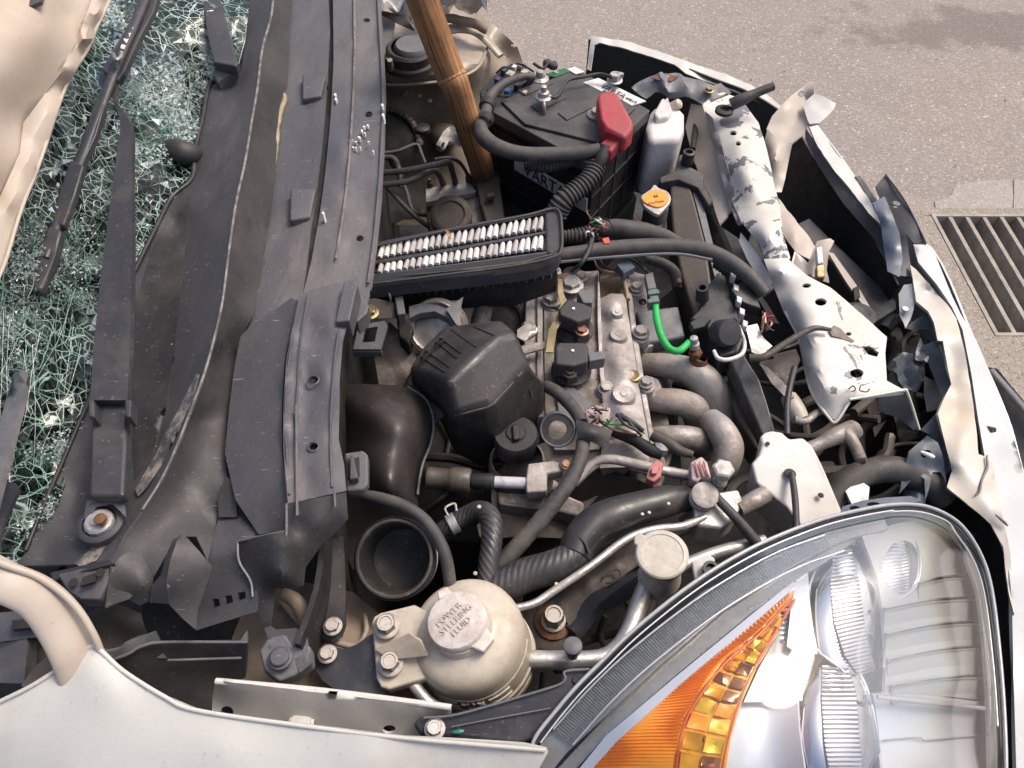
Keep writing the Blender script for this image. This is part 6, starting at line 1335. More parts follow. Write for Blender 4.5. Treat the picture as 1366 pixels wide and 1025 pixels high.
for h in (50, 34): ring_arc(h, -42, -14, 73, pale); ring_arc(h, 18, 42, 73, pale)
ring_arc(60, -60, 88, 72.3, ivory, 1.6); ring_arc(24, -70, 95, 73.5, ivory, 2.)

# headlight carrier bracket (black)
hc = thing('headlight_bracket', 'long black bracket with silver bolt running from the fender rail to the headlight', 'bracket', (640, 950, .87))
prism('arm', pp('551,965,.897 560,956,.90 580,953,.902 610,950,.903 700,925,.907 748,910,.91 752,905,.91 750,896,.912 760,890,.913 790,890,.913 785,905,.912 745,960,.905 725,985,.90 690,992,.897 600,984,.895 560,980,.895'), .012, mat('bracket_black', (.030, .031, .038), .4, dirt=(.06, .06, .07), dscale=20, bump=.15, scratch=.2), hc, bevel=.003)
tube('rib', [(565, 958, .905, 1.8), (612, 953, .907, 1.8), (700, 928, .911, 1.8), (745, 914, .913, 1.8), (754, 905, .915, 1.8), (754, 896, .916, 1.8), (786, 893, .917, 1.8)], greyp, hc, sides=8)
tube('rib', [(602, 970, .902, 1.2), (680, 955, .906, 1.2), (735, 945, .909, 1.2)], greyp, hc, sides=8)
bolt((580, 973, .900), 12, alup, hc, h=.8); lathe('hole', [(6, 0), (5, 1), (0, 1)], (769, 907, .912), dark, hc, px=True, n=14)
tube('paint_mark', [(604, 977, .899, 1.8), (612, 976, .8995, 3), (619, 975, .899, 1.5)], tealm, hc, sides=8, flat=.3)

# hoses, pipes and mount
em_ = thing('engine_mount', 'engine mount with big rusty washer bolt and dark cast arm', 'engine mount', (740, 840, .7))
lathe('mount_cup', [(40, -30), (38, -4), (34, 0), (22, 2)], (735, 832, .765), darkm, em_, px=True)
lathe('rust_washer', [(25, 0), (25, 3), (21, 5), (0, 5)], (738, 830, .768), rustm, em_, px=True)
bolt((738, 828, .775), 16, steel, em_, h=1.5, flange=1.2)
sheet('arm', pp('760,835,.775 790,800,.775 830,770,.775 870,740,.77 890,700,.76 840,690,.75 800,720,.75 745,770,.755 715,805,.76 740,812,.775'), darkm, em_, t=.03, step=10, rough=.004, rsc=.03, ctrl=pp('820,750,.785 780,780,.782 850,720,.775'))
sheet('black_arm', pp('768,845,.785 800,805,.79 850,768,.79 880,750,.785 895,758,.78 870,785,.775 800,820,.775 770,860,.77'), mat('arm_black', (.030, .032, .042), .45, dirt=(.06, .055, .055), dscale=20), em_, t=.02, step=9)
sheet('cross_plate', pp('745,770,.762 790,735,.762 870,690,.76 880,705,.76 800,770,.764 760,790,.764'), mat('arm_black', (.03, .03, .04), .45), em_, t=.01, step=9, rough=.006, rsc=.03)
tube('slot_ring', [(806, 770, .79, 1.6), (812, 762, .792, 1.6), (825, 760, .792, 1.6), (828, 768, .79, 1.6), (818, 777, .788, 1.6), (808, 778, .788, 1.6)], darkm, em_, sides=6)
ap = thing('coolant_pipe', 'silver bent pipe with black stud running behind the power steering jar', 'metal pipe', (780, 870, .78))
tube('pipe', [(670, 882, .82, 12), (700, 880, .82, 12), (740, 881, .82, 12.5), (780, 881, .82, 12.5), (808, 877, .82, 12.5), (828, 862, .82, 12.5), (843, 835, .82, 12.5), (855, 800, .82, 12.5), (872, 765, .82, 12.5), (895, 735, .815, 12)], alup, ap, sides=20)
lathe('stud', [(8, -12), (8, 12), (12, 13), (12.5, 20), (10, 22), (0, 22.5)], (764, 870, .835), greyp, ap, px=True, axis=(-.05, .1, 1))
pn = thing('thin_silver_pipe', 'thin silver pipe slanting up from the steering jar to the alloy valve block', 'metal pipe', (800, 750, .8))
tube('pipe', [(672, 812, .82, 5), (695, 810, .82, 5.2), (715, 804, .82, 5.5), (735, 791, .82, 5.5), (790, 754, .822, 5.5), (835, 720, .822, 5.5), (870, 707, .82, 5.5), (910, 702, .815, 5.5), (940, 690, .81, 5.5)], alup, pn, sides=14)
pw = thing('crossing_pipe', 'silver pipe and pale clip block behind the cream filler neck', 'metal pipe', (960, 740, .78))
tube('pipe', [(905, 757, .80, 8), (940, 743, .80, 8.5), (975, 732, .80, 8.5), (1020, 722, .795, 8.5)], alup, pw, sides=16)
prism('clip_block', pp('922,748,.81 945,738,.81 955,745,.81 952,765,.805 938,785,.80 928,782,.80', .81), .02, label_m, pw, bevel=.003)
lathe('clip_ring', [(11, -2), (11, 4), (7, 4), (6, -2), (0, -2)], (948, 760, .813), rubber, pw, px=True)
prism('black_mount', pp('955,755,.83 975,752,.83 980,740,.83 1010,735,.83 1020,740,.83 975,780,.83 950,795,.825'), .02, greyp, pw, bevel=.002)
vb = thing('valve_block', 'pale aluminium valve block with hex fittings beside the radiator bracket', 'valve block', (960, 690, .78))
prism('block', pp('926,668,.82 935,660,.82 985,652,.82 992,668,.82 982,692,.815 962,706,.81 930,702,.81 926,690,.815', .82), .04, alup, vb, bevel=.004, bseg=3)
lathe('fitting', [(18, -8), (18, -2), (15, 0), (15, 5), (18, 6), (18, 12), (14, 14), (0, 14)], (938, 664, .825), alu, vb, px=True, n=20, axis=(0, -.2, 1))
lathe('bolt_head', [(15, 0), (15, 10), (12, 12), (0, 12)], (963, 630, .85), alu, vb, px=True, n=6, smooth=15); lathe('bolt_neck', [(10, -16), (8, -12), (9, -6), (7, -4), (8, 0)], (964, 634, .85), alup, vb, px=True, n=16)
tube('outlet', [(985, 680, .81, 10), (1005, 668, .81, 12), (1020, 660, .805, 12)], alud, vb)
fb = thing('filler_neck', 'cream plastic filler neck with flat lid standing by the headlight', 'filler neck', (885, 800, .8))
lathe('neck', [(30, -60), (27, -30), (26, -8), (30, -6), (31, -2)], (884, 745, .875), bottlem, fb, px=True, axis=(-.08, .0, 1))
lathe('lid', [(31, -5), (34, -4), (35, 0), (35, 4), (33, 6), (28, 6.5), (27, 5.3), (0, 5)], (883, 741, .875), bottlem, fb, px=True, axis=(-.08, -.02, 1), n=40)
prism('lid_tab', pp('846,716,.878 853,708,.88 862,716,.88 856,730,.878 846,726,.877'), .006, bottlem, fb, bevel=.002); prism('lid_tab', pp('846,740,.873 852,738,.873 856,755,.872 848,752,.872'), .006, bottlem, fb, bevel=.002)
bh = thing('radiator_hose', 'thick black braided radiator hose bending in front of the engine', 'hose', (780, 720, .78))
tube('braided_part', [(640, 800, .80, 24), (665, 785, .805, 24), (700, 768, .81, 23), (735, 757, .815, 22), (765, 742, .815, 21), (778, 722, .815, 21)], braid, bh, sides=28)
tube('outer_sleeve', [(766, 742, .815, 23), (775, 722, .817, 25), (795, 700, .82, 25.5), (825, 687, .82, 25), (860, 676, .815, 22), (892, 668, .81, 21), (892.5, 668, .81, 19), (920, 665, .80, 18), (935, 665, .79, 18)], mat('sleeve_black', (.030, .028, .029), .38, dirt=(.07, .06, .055), dscale=18, bump=.06), bh, sides=28)
tube('cut_edge', [(752, 722, .826, 2), (762, 714, .834, 2), (778, 722, .838, 2), (786, 738, .834, 2)], rubber, bh, sides=8)
for x, y, z in ((742, 779, .835), (857, 686, .842), (866, 684, .842), (892, 672, .836)): lathe('paint_dot', [(2.6, 0), (2, 1), (0, 1)], (x, y, z), ivory, bh, px=True, n=10)
vh = thing('small_braided_hose', 'short braided hose with spring clamp curving down behind the steering jar', 'hose', (640, 720, .79))
tube('hose', [(588, 708, .80, 11), (602, 700, .805, 12), (622, 688, .81, 13), (642, 682, .82, 14), (655, 694, .825, 15), (656, 720, .825, 14.5), (652, 750, .82, 14), (648, 785, .81, 14)], braid, vh, sides=24)
lathe('clamp', [(13.5, -6), (14.5, -5), (14.5, 5), (13.5, 6)], (604, 699, .806), alup, vh, px=True, axis=(.8, .4, .15), n=24)
tube('clamp_ear', [(598, 688, .835, 1.6), (594, 678, .84, 1.6), (606, 672, .84, 1.6), (609, 682, .838, 1.6)], alup, vh, sides=6)
for x, y, z in ((639, 676, .845), (634, 765, .835)): lathe('paint_dot', [(3, 0), (2, 1), (0, 1)], (x, y, z), ivory, vh, px=True, n=10)
sp_ = thing('sensor_pipe', 'brown knurled cylinder and white sleeved pipe in front of the engine', 'sensor pipe', (640, 642, .78))
def rod(name, a, b, prof, m_, parent, n=24):
    A, B = P(*a), P(*b); ax = (B - A); L_ = ax.length; s = MPP(*a)
    return lathe(name, [(r * s, t * L_) for r, t in prof], A, m_, parent, axis=ax, n=n, world=True)
rod('cylinder', (569, 637, .80), (628, 642, .80), [(11, 0), (14, .02), (15, .1), (14, .15), (14, .5), (16, .55), (17, .6), (17, .95), (15, 1), (9, 1), (8, .97), (0, .97)], tankm, sp_)
rod('shaft', (626, 642, .80), (660, 643, .80), [(7, 0), (11, .2), (11, .9), (8, 1)], rubber, sp_); rod('white_sleeve', (655, 643, .80), (702, 645, .80), [(8, 0), (8, 1)], mat('sleeve_white', (.50, .48, .52), .5, dirt=(.28, .26, .27), dscale=60), sp_)
tube('tail', [(735, 648, .80, 8), (750, 652, .795, 7), (770, 640, .80, 6), (790, 618, .805, 6), (815, 613, .806, 6.5), (850, 620, .805, 7), (885, 628, .80, 7), (925, 636, .80, 7)], alu, sp_, sides=14)
prism('clip', pp('704,618,.812 738,614,.812 750,618,.812 752,628,.812 730,632,.812 730,655,.81 702,657,.81 701,640,.81', .81), .02, label_m if False else alu, sp_, bevel=.003)
bolt((755, 620, .815), 7, copper, sp_, h=.4)
prism('casting_block', pp('662,655,.785 700,658,.785 745,655,.785 780,670,.78 776,690,.775 745,682,.775 700,676,.775 665,672,.78'), .03, alud, sp_, bevel=.004)
bkt = tag(sheet('dark_casting', pp('650,690,.75 700,688,.75 760,695,.745 760,718,.74 640,716,.74 636,700,.745'), darkm, t=.02, step=10, rough=.004), 'grimy casting ledge behind the small braided hose', 'casting')
bolt((642, 707, .765), 8, steel, None) if False else None
# tangle in the depths
V = []; F = []; rt = random.Random(21)
for k in range(85):
    x, y = rt.choice(((rt.uniform(470, 700), rt.uniform(380, 640)), (rt.uniform(560, 920), rt.uniform(660, 900)), (rt.uniform(500, 900), rt.uniform(220, 360)), (rt.uniform(980, 1250), rt.uniform(450, 680)), (rt.uniform(900, 1250), rt.uniform(430, 690))))
    z = rt.uniform(.50, .66); a = rt.uniform(0, 6.28); pts_ = []
    for i in range(4):
        pts_.append((*P(x, y, z), rt.uniform(.003, .009))); a += rt.uniform(-.9, .9); x += 45 * math.cos(a); y += 30 * math.sin(a); z += rt.uniform(-.03, .03)
    q = cr(pts_, 4); v, f, _ = sweep([Vector(p[:3]) for p in q], [abs(pts_[0][3])] * len(q), 8); s0 = len(V); V += v; F += [tuple(i + s0 for i in g_) for g_ in f]
tg_ = tag(mkobj('hose_tangle', V, F, darkm, kind='stuff'), 'tangle of dark hoses and wires deep under the engine parts', 'hoses')

# ================================================================== RADIATOR SUPPORT
rs = thing('radiator_support', 'bent white radiator support with flaking paint and grey primer showing', 'crossmember', (1080, 400, .75))
sheet('upper_beam', pp('937,140,.84 950,128,.845 965,123,.845 985,131,.84 996,143,.835 1012,164,.83 1021,191,.825 1027,218,.82 1033,246,.815 1040,270,.81 1045,314,.805 1054,345,.80 1047,352,.80 1023,350,.79 1013,326,.79 989,297,.79 978,273,.79 972,239,.80 963,205,.81 956,174,.82 941,154,.83'), chipmore, rs, t=.004, step=7, rough=.0025, rsc=.05, c=12,
      ctrl=pp('985,190,.832 1000,250,.822 1020,320,.806 990,230,.828'), holes=[(978, 178, 5, 3), (985, 191, 4, 3)])
lathe('grommet', [(12, -2), (12, 2), (9, 3), (6, 3), (5, 0), (0, 0)], (966, 148, .853), dark, rs, px=True)
sheet('inner_face', pp('914,171,.79 922,138,.82 938,142,.835 944,158,.828 958,178,.815 966,210,.803 976,245,.793 982,278,.783 960,300,.765 948,262,.765 938,246,.76 926,215,.77'), cream, rs, t=.003, step=8, rough=.003, ctrl=pp('945,220,.78'))
sheet('rusty_edge', pp('940,150,.836 950,160,.832 962,190,.822 968,215,.813 976,245,.803 984,275,.795 992,300,.79 985,300,.785 972,272,.785 962,240,.793 954,200,.805 944,170,.82'), primer, rs, t=.003, step=6, rough=.006, rsc=.02)
sheet('lower_plate', pp('1019,346,.80 1050,345,.802 1077,368,.80 1108,384,.797 1146,416,.79 1183,450,.785 1181,471,.783 1183,508,.78 1209,522,.775 1205,526,.773 1132,535,.772 1115,561,.755 1105,556,.752 1081,522,.755 1072,491,.757 1065,453,.76 1045,416,.768 1030,378,.778', .8), chip, rs, t=.004, step=8, c=7, rough=.0015, rsc=.05,
      holes=[(1076, 381, 6, 3), (1095, 403, 8, 5), (1132, 446, 4, 2.5), [(1150, 462), (1160, 462), (1173, 470), (1170, 476), (1158, 473)], (1143, 498, 9, 6)],
      ctrl=pp('1040,362,.803 1063,410,.795 1075,450,.79 1082,490,.785 1098,518,.782 1132,531,.776 1060,400,.797 1050,390,.785 1066,440,.776 1074,480,.772 1090,520,.770 1110,400,.80 1140,440,.793 1110,440,.795 1110,500,.785 1160,500,.783 1100,540,.762'))
sheet('end_flange', pp('1203,523,.775 1210,522,.777 1217,545,.75 1226,572,.72 1219,574,.72 1200,559,.72 1172,548,.735 1172,532,.765'), primer, rs, t=.003, step=7)
tube('flange_edge', [(1133, 533, .779, 2), (1170, 527, .779, 2), (1204, 521, .779, 2.5), (1211, 526, .775, 2), (1226, 573, .722, 2)], white, rs, sides=8)
tube('flange_edge', [(1047, 416, .771, 2), (1066, 453, .763, 2), (1074, 491, .760, 2), (1083, 524, .757, 2), (1106, 558, .755, 2), (1116, 562, .757, 2), (1133, 536, .773, 2)], white, rs, sides=8)
tube('pen_mark', [(1132, 519, .789, .9), (1138, 515, .789, .9), (1141, 520, .789, .9), (1136, 523, .789, .9)], textb, rs, sides=5); tube('pen_mark', [(1148, 515, .7885, .9), (1147, 521, .7885, .9), (1156, 523, .788, .9), (1160, 519, .788, .9)], textb, rs, sides=5)
sheet('primer_scar', pp('1106,440,.801 1112,434,.801 1121,438,.80 1130,448,.797 1140,455,.795 1136,457,.794 1122,451,.797 1110,448,.799'), mat('scar', (.20, .165, .14), .8, dirt=(.35, .3, .27), dscale=70), rs, t=.002, step=5)
sheet('side_strip', pp('988,310,.775 1000,325,.775 1014,345,.775 1030,372,.765 1028,386,.76 1010,368,.76 996,345,.765 986,322,.77'), white, rs, t=.003, step=6)
ut = thing('upper_tie_bar', 'dented grey upper tie bar with torn edges behind the white bottle', 'tie bar', (890, 120, .8))
sheet('bar', pp('842,118,.83 855,107,.84 875,101,.845 900,100,.845 925,106,.85 945,112,.85 962,108,.85 976,124,.845 960,130,.845 940,140,.84 920,132,.835 900,128,.835 880,124,.83 862,130,.825'), primer, ut, t=.004, step=6, rough=.012, rsc=.03, ctrl=pp('890,110,.855 915,118,.85'))
bolt((946, 121, .856), 6, brass, ut); tube('bump_stop', [(975, 140, .86, 8), (990, 133, .87, 8), (1010, 124, .88, 6), (1032, 115, .89, 5.5)], plastic, ut, sides=14)
sheet('rust_flake', pp('868,104,.850 888,98,.853 905,102,.853 895,108,.852 878,108,.851'), rustm, ut, t=.001, step=5, rough=.003)
wbk = thing('headlight_mount_panel', 'folded cream white metal bracket sticking up beyond the radiator support', 'bracket', (1050, 200, .76))
sheet('upper_fold', pp('1023,171,.83 1030,155,.84 1043,140,.85 1062,122,.86 1081,107,.87 1087,110,.87 1086,124,.862 1100,130,.862 1115,137,.86 1113,146,.855 1091,166,.845 1081,168,.84 1077,166,.84 1072,178,.835 1057,191,.825 1050,196,.82 1030,185,.825'), cream, wbk, t=.003, step=6, rough=.004, rsc=.04, c=8, ctrl=pp('1050,150,.845 1065,160,.835 1040,170,.83 1080,130,.85 1095,142,.852'), holes=[(1069, 125, 5, 4, 12, -30)])
sheet('bright_face', pp('1070,140,.853 1086,126,.864 1100,130,.866 1115,138,.864 1112,147,.859 1092,166,.849 1080,166,.846'), white, wbk, t=.003, step=6, rough=.003)
sheet('lower_leg', pp('1018,205,.80 1019,190,.815 1024,172,.832 1035,183,.828 1057,192,.825 1052,215,.80 1047,240,.79 1043,256,.78 1030,258,.78 1024,240,.785'), cream, wbk, t=.003, step=6, rough=.003, rsc=.03, ctrl=pp('1035,215,.815 1030,200,.82'))
sheet('lower_strip', pp('1026,255,.79 1040,268,.785 1060,292,.78 1076,312,.775 1088,330,.77 1080,346,.765 1060,335,.77 1045,315,.775 1032,285,.78'), cream, wbk, t=.003, step=7, rough=.004, rsc=.03, ctrl=pp('1060,312,.785'))
sheet('tongue', pp('1060,335,.78 1072,345,.778 1082,355,.775 1074,362,.77 1056,350,.775'), white, wbk, t=.002, step=6)
hl = thing('bonnet_latch', 'torn latch bracket with pale plastic spring on the radiator support', 'latch', (1095, 345, .78))
sheet('plate', pp('1058,352,.785 1062,338,.79 1068,350,.79 1078,352,.79 1084,336,.80 1090,322,.81 1108,318,.815 1113,322,.812 1106,336,.805 1103,360,.79 1106,378,.78 1092,374,.78 1074,366,.785', .79), cream, hl, t=.003, step=5, rough=.003)
prism('spring', pp('1089,330,.818 1097,328,.818 1099,350,.81 1091,352,.81'), .012, label_m, hl, bevel=.002); prism('catch', pp('1089,354,.81 1100,352,.81 1101,370,.80 1090,370,.80'), .012, brass, hl, bevel=.002)
# fan motor and shroud
fm = thing('fan_motor', 'black fan motor housing and glossy shroud arm behind the radiator', 'fan motor', (970, 440, .7))
prism('housing', pp('920,425,.775 932,412,.78 938,395,.785 948,375,.79 958,362,.79 968,368,.79 975,392,.785 985,420,.78 992,455,.775 985,470,.775 960,476,.77 950,455,.77 940,430,.775', .78), .05, plastic, fm, bevel=.004, bseg=3)
lathe('motor_can', [(19, -10), (19, 10), (16, 14), (0, 15)], (967, 445, .79), plastic, fm, px=True, axis=(.2, -.6, .7))
lathe('stub_pipe', [(9, -10), (8, 12), (5, 12), (5, 2), (0, 2)], (937, 392, .80), plastic, fm, px=True, axis=(-.2, 0, 1))
tube('white_rim', [(952, 468, .79, 2.5), (958, 478, .79, 3), (972, 480, .79, 3), (990, 472, .79, 3), (993, 455, .792, 2.5), (985, 435, .795, 2.5)], label_m, fm, sides=8)
prism('side_lugs', pp('920,430,.78 935,420,.785 950,425,.785 940,436,.78 925,440,.775'), .012, plastic, fm, bevel=.002)
prism('shroud_arm', pp('973,480,.765 992,472,.77 1013,505,.765 1025,540,.76 1035,576,.755 1018,582,.75 1000,540,.755 985,505,.76', .76), .03, mat('shroud_gloss', (.05, .05, .055), .22, dirt=(.09, .08, .08), dscale=20), fm, bevel=.003)
for k in range(5): prism('toothed_edge', [(976 + 4 * k - 1, 362 + 16 * k, .80), (982 + 4 * k, 365 + 16 * k, .80), (981 + 4 * k, 373 + 16 * k, .80), (975 + 4 * k, 370 + 16 * k, .80)], .012, label_m, fm, bevel=.001)
tube('corrugated_lead', [(955, 350, .79, 8), (975, 362, .79, 9), (1000, 378, .785, 9), (1015, 392, .78, 9)], rubberd, fm, corr=.006, amp=.1)
prism('clip', pp('975,385,.80 990,375,.80 1010,395,.795 1016,412,.79 1000,408,.79 985,400,.795'), .02, plastic, fm, bevel=.003)
sheet('silver_cone', pp('995,436,.78 1010,432,.78 1018,450,.775 1030,462,.77 1015,475,.765 1003,470,.765'), alup, fm, t=.004, step=6)
for k in range(9): tube('loose_wire', [(rw.uniform(1014, 1022), rw.uniform(415, 440), .78, 1.4), (rw.uniform(1016, 1034), rw.uniform(415, 442), .79, 1.4), (rw.uniform(1016, 1034), rw.uniform(415, 445), .785, 1.2)], rw.choice((copper, redm, whitech, rubber)), fm, sides=5, sub=3)
lv = thing('release_cable', 'bare dark release cable lying over the white radiator support', 'cable', (1050, 470, .78))
tube('cable', [(1000, 478, .80, 6), (1020, 476, .805, 5), (1045, 460, .808, 4.5), (1070, 445, .81, 4.5), (1088, 438, .812, 4), (1108, 440, .808, 2.5)], darkm, lv, sides=12)
tube('dangling_cable', [(1060, 490, .79, 4), (1055, 510, .785, 4.2), (1050, 540, .78, 4.2), (1050, 580, .775, 4.2)], plastic, lv, sides=10)
sheet('bracket', pp('1016,476,.77 1040,470,.775 1062,465,.775 1068,480,.77 1055,510,.76 1045,520,.755 1025,500,.76 1013,486,.765'), darkm, lv, t=.004, step=8, rough=.004, holes=[(1027, 477, 6, 3)])
sheet('bright_leg', pp('1014,486,.768 1024,490,.768 1050,515,.762 1060,530,.757 1050,532,.755 1030,512,.76'), alud, lv, t=.003, step=7)
cs = thing('coolant_stub', 'dusty grey pipe stub and T fitting under the white radiator support', 'pipe fitting', (1110, 590, .72))
tube('barrel', [(1052, 530, .74, 11), (1060, 545, .74, 13), (1068, 560, .735, 12)], bottlem, cs, sides=18)
tube('arm', [(1075, 600, .735, 9), (1095, 592, .74, 9), (1115, 582, .745, 12), (1135, 575, .745, 14), (1140, 572, .745, 13)], alud, cs, sides=18)
tube('stub', [(1128, 578, .75, 10), (1138, 590, .75, 8), (1148, 612, .745, 7.5), (1149, 615, .745, 5)], alud, cs, sides=18)
tube('seal_band', [(1060, 560, .745, 5), (1075, 562, .745, 5), (1088, 552, .745, 5), (1098, 548, .742, 5)], alud, cs, sides=10)
xb = thing('white_box_bracket', 'chipped white box shaped bracket with two holes above the headlight', 'bracket', (1060, 640, .78))
prism('box', pp('1002,618,.815 1012,606,.818 1016,592,.82 1013,583,.82 1020,576,.822 1030,574,.822 1043,576,.822 1053,585,.82 1071,583,.82 1084,594,.818 1098,622,.812 1108,645,.806 1128,692,.795 1075,712,.79 1050,676,.798 1009,644,.81', .81), .07, chipless, xb, bevel=.004, bseg=3, off=(.01, 0))
for x, y, r_, z in ((1054, 632, 8, .8125), (1095, 661, 4, .806), (1024, 592, 3, .822)): lathe('hole', [(r_, 0), (r_ * .9, .8), (0, .8)], (x, y, z + .001), dark, xb, px=True, n=18)
tube('rod', [(1056, 632, .818, 4.2), (1060, 660, .82, 4.5), (1062, 690, .82, 4.5), (1062, 725, .815, 5)], plastic, xb, sides=12)
wd = tag(tube('power_hose_arc', [(1095, 690, .66, 20), (1115, 655, .68, 19), (1150, 633, .69, 18), (1190, 626, .69, 18), (1230, 640, .68, 18), (1260, 665, .66, 18)], rubberd, sides=22), 'fat black hose arching behind the headlight below the bumper', 'hose')

# ================================================================== BUMPER / FRONT END
ff = thing('far_fender', 'white far front fender edge with dark inner face beyond the battery', 'fender', (880, 80, .6))
walled('inner_face', pp('786,52,.775 830,62,.775 890,80,.77 950,103,.765 1000,122,.76 1040,146,.755 1052,158,.75'), .775, .40, mat('inner_dark', (.055, .056, .050), .5, dirt=(.06, .055, .05), dscale=10, scratch=.2), ff, t=.004)
sheet('outer_lip', pp('783,92,.735 787,60,.77 789,48,.78 815,52,.78 840,56,.78 870,66,.778 900,76,.775 930,87,.77 968,99,.765 1000,112,.76 1025,127,.755 1042,142,.75 1045,158,.742 1030,148,.745 1000,130,.75 960,115,.755 930,104,.76 915,98,.765 900,86,.77 870,76,.773 830,64,.776 800,57,.778 793,60,.773 788,94,.735'), white, ff, t=.003, step=6, rough=.002, rsc=.03)
bp_ = thing('front_bumper', 'cracked white front bumper cover curving down the right side, torn inner edges', 'bumper', (1290, 500, .55))
inn = mat('bumper_inner', (.055, .055, .06), .5, dirt=(.11, .10, .095), dscale=12, dlo=.45, dhi=.8, bump=.15, scratch=.4)
sheet('top_strip', pp('1077,164,.735 1091,167,.735 1112,201,.73 1139,232,.725 1153,253,.722 1164,275,.72 1175,300,.715 1159,284,.715 1132,250,.72 1112,226,.725 1091,196,.73'), white, bp_, t=.004, step=7, rough=.002, rsc=.02)
sheet('inner_strip', pp('1074,170,.732 1091,196,.728 1112,226,.723 1132,250,.718 1159,284,.713 1176,302,.71 1184,340,.69 1180,352,.685 1160,312,.69 1125,272,.70 1091,220,.71 1074,186,.72'), inn, bp_, t=.003, step=7)
walled('inner_wall', pp('1060,165,.69 1091,215,.69 1125,268,.69 1160,308,.69 1182,345,.69 1200,380,.68'), .69, .36, dark, bp_, t=.004)
walled('inner_wall', pp('1255,460,.67 1275,540,.67 1300,640,.67 1335,720,.67 1350,800,.67 1354,900,.67 1356,1080,.67'), .67, .33, dark, bp_, t=.004)
sheet('outer_skin', pp('1218,325,.72 1242,328,.72 1250,346,.718 1270,395,.712 1281,418,.71 1302,453,.705 1322,500,.70 1343,552,.69 1363,620,.68 1390,720,.67 1405,860,.66 1410,1100,.65 1358,1100,.68 1352,900,.685 1350,800,.69 1344,740,.695 1325,690,.70 1318,640,.702 1313,605,.703 1305,560,.704 1296,500,.706 1284,440,.71 1270,410,.712 1250,380,.715 1225,350,.718', .7), mat('bumper_white', (.47, .48, .48), .3, dirt=(.60, .58, .54), dscale=6, dlo=.5, dhi=.8, bump=.03, fine=.02, coat=.4), bp_, t=.005, step=12, c=15, smooth=60, ctrl=pp('1300,480,.713 1330,580,.705 1350,660,.695 1370,760,.69 1375,900,.685'))
sheet('inner_skin', pp('1214,353,.722 1222,360,.722 1240,380,.722 1265,408,.722 1276,425,.722 1287,470,.72 1297,530,.718 1303,580,.716 1305,606,.714 1313,609,.713 1322,612,.712 1330,650,.71 1338,690,.707 1348,740,.70 1353,820,.69 1345,790,.69 1338,730,.695 1322,700,.70 1300,680,.705 1285,668,.708 1263,650,.71 1270,628,.712 1265,607,.714 1258,580,.716 1251,552,.716 1260,530,.717 1269,513,.717 1264,490,.718 1258,455,.719 1251,454,.719 1246,430,.72 1238,415,.72 1222,402,.72 1219,380,.721', .71),
      mat('bumper_cream', (.50, .46, .41), .4, dirt=(.60, .50, .38), dscale=9, dlo=.45, dhi=.7, bump=.05, fine=.02, coat=.2), bp_, t=.004, step=7, c=8, smooth=60, rough=.001, ctrl=pp('1232,372,.726 1245,395,.712 1238,385,.714 1262,470,.712 1268,490,.714 1270,550,.706 1278,560,.708 1262,560,.709 1282,500,.724 1290,580,.722 1275,620,.722 1290,640,.718 1310,640,.72 1320,680,.712'))
tube('paint_crack', [(1317, 609, .7175, 1.4), (1318, 622, .7195, 1.8), (1311, 640, .722, 1.4), (1306, 655, .718, 1.6), (1301, 660, .716, 1)], primer, bp_, sides=6, wob=.003); tube('paint_crack', [(1328, 688, .7135, 1.2), (1340, 697, .710, 2), (1345, 703, .708, 1.2)], primer, bp_, sides=6, wob=.003)
walled('outer_side', pp('1092,168,.715 1140,234,.715 1176,300,.71 1245,332,.70 1302,455,.69 1345,555,.68 1364,622,.67 1391,722,.66 1406,862,.65 1411,1100,.64'), .69, .22, MATS['bumper_white'], bp_, t=.004)
for pl in ('1233,372 1250,385 1262,412 1248,400 1238,388', '1262,457 1272,470 1276,490 1268,488', '1262,536 1272,528 1284,545 1285,560 1272,568 1258,556'):
    pass
walled('near_side', pp('640,1175,.86 800,1190,.85 1100,1190,.84 1340,1140,.80 1405,1100,.66'), 0, .22, MATS['bumper_white'], bp_, t=.004)
bb_ = thing('bumper_bracket', 'twisted dark blue grey plastic bracket on the torn bumper edge', 'bracket', (1200, 300, .7))
sheet('dark_plate', pp('1181,233,.76 1184,236,.76 1209,272,.75 1235,325,.735 1219,325,.73 1209,313,.735 1217,370,.71 1201,368,.71 1190,320,.72 1178,285,.73 1173,262,.74 1168,249,.75'), inn, bb_, t=.004, step=7, holes=[(1195, 274, 3.5, 3.5)])
sheet('blue_plate', pp('1164,271,.752 1180,262,.756 1190,285,.75 1200,312,.742 1204,345,.73 1200,370,.72 1184,362,.72 1179,330,.728 1175,300,.738'), bluegrey, bb_, t=.004, step=6, c=8, ctrl=pp('1182,290,.75 1190,330,.738'))
sheet('small_strip', pp('1141,235,.727 1148,235,.727 1158,250,.725 1170,267,.722 1163,270,.722 1152,254,.722'), inn, bb_, t=.003, step=6); tube('plate_edge', [(1182, 233, .763, 1.3), (1210, 272, .753, 1.3), (1236, 325, .738, 1.3)], greyp, bb_, sides=6)
lathe('screw', [(5, 0), (5, 2), (3, 2.4), (0, 1.5)], (1195, 273, .757), greyp, bb_, px=True, n=14)
tb2 = thing('torn_mount_plates', 'torn grey and clear mounting plates hanging along the inner edge of the bumper', 'mounting plates', (1240, 500, .65))
gp2 = mat('plate_teal_grey', (.075, .09, .105), .4, dirt=(.14, .14, .14), dscale=14, scratch=.4)
sheet('plate', pp('1199,392,.705 1206,380,.71 1218,378,.715 1221,402,.712 1215,425,.705 1208,438,.70 1200,420,.70'), satind, tb2, t=.003, step=6, rough=.003); lathe('screw', [(5, 0), (4, 2), (0, 2)], (1207, 413, .71), alup, tb2, px=True, n=12)
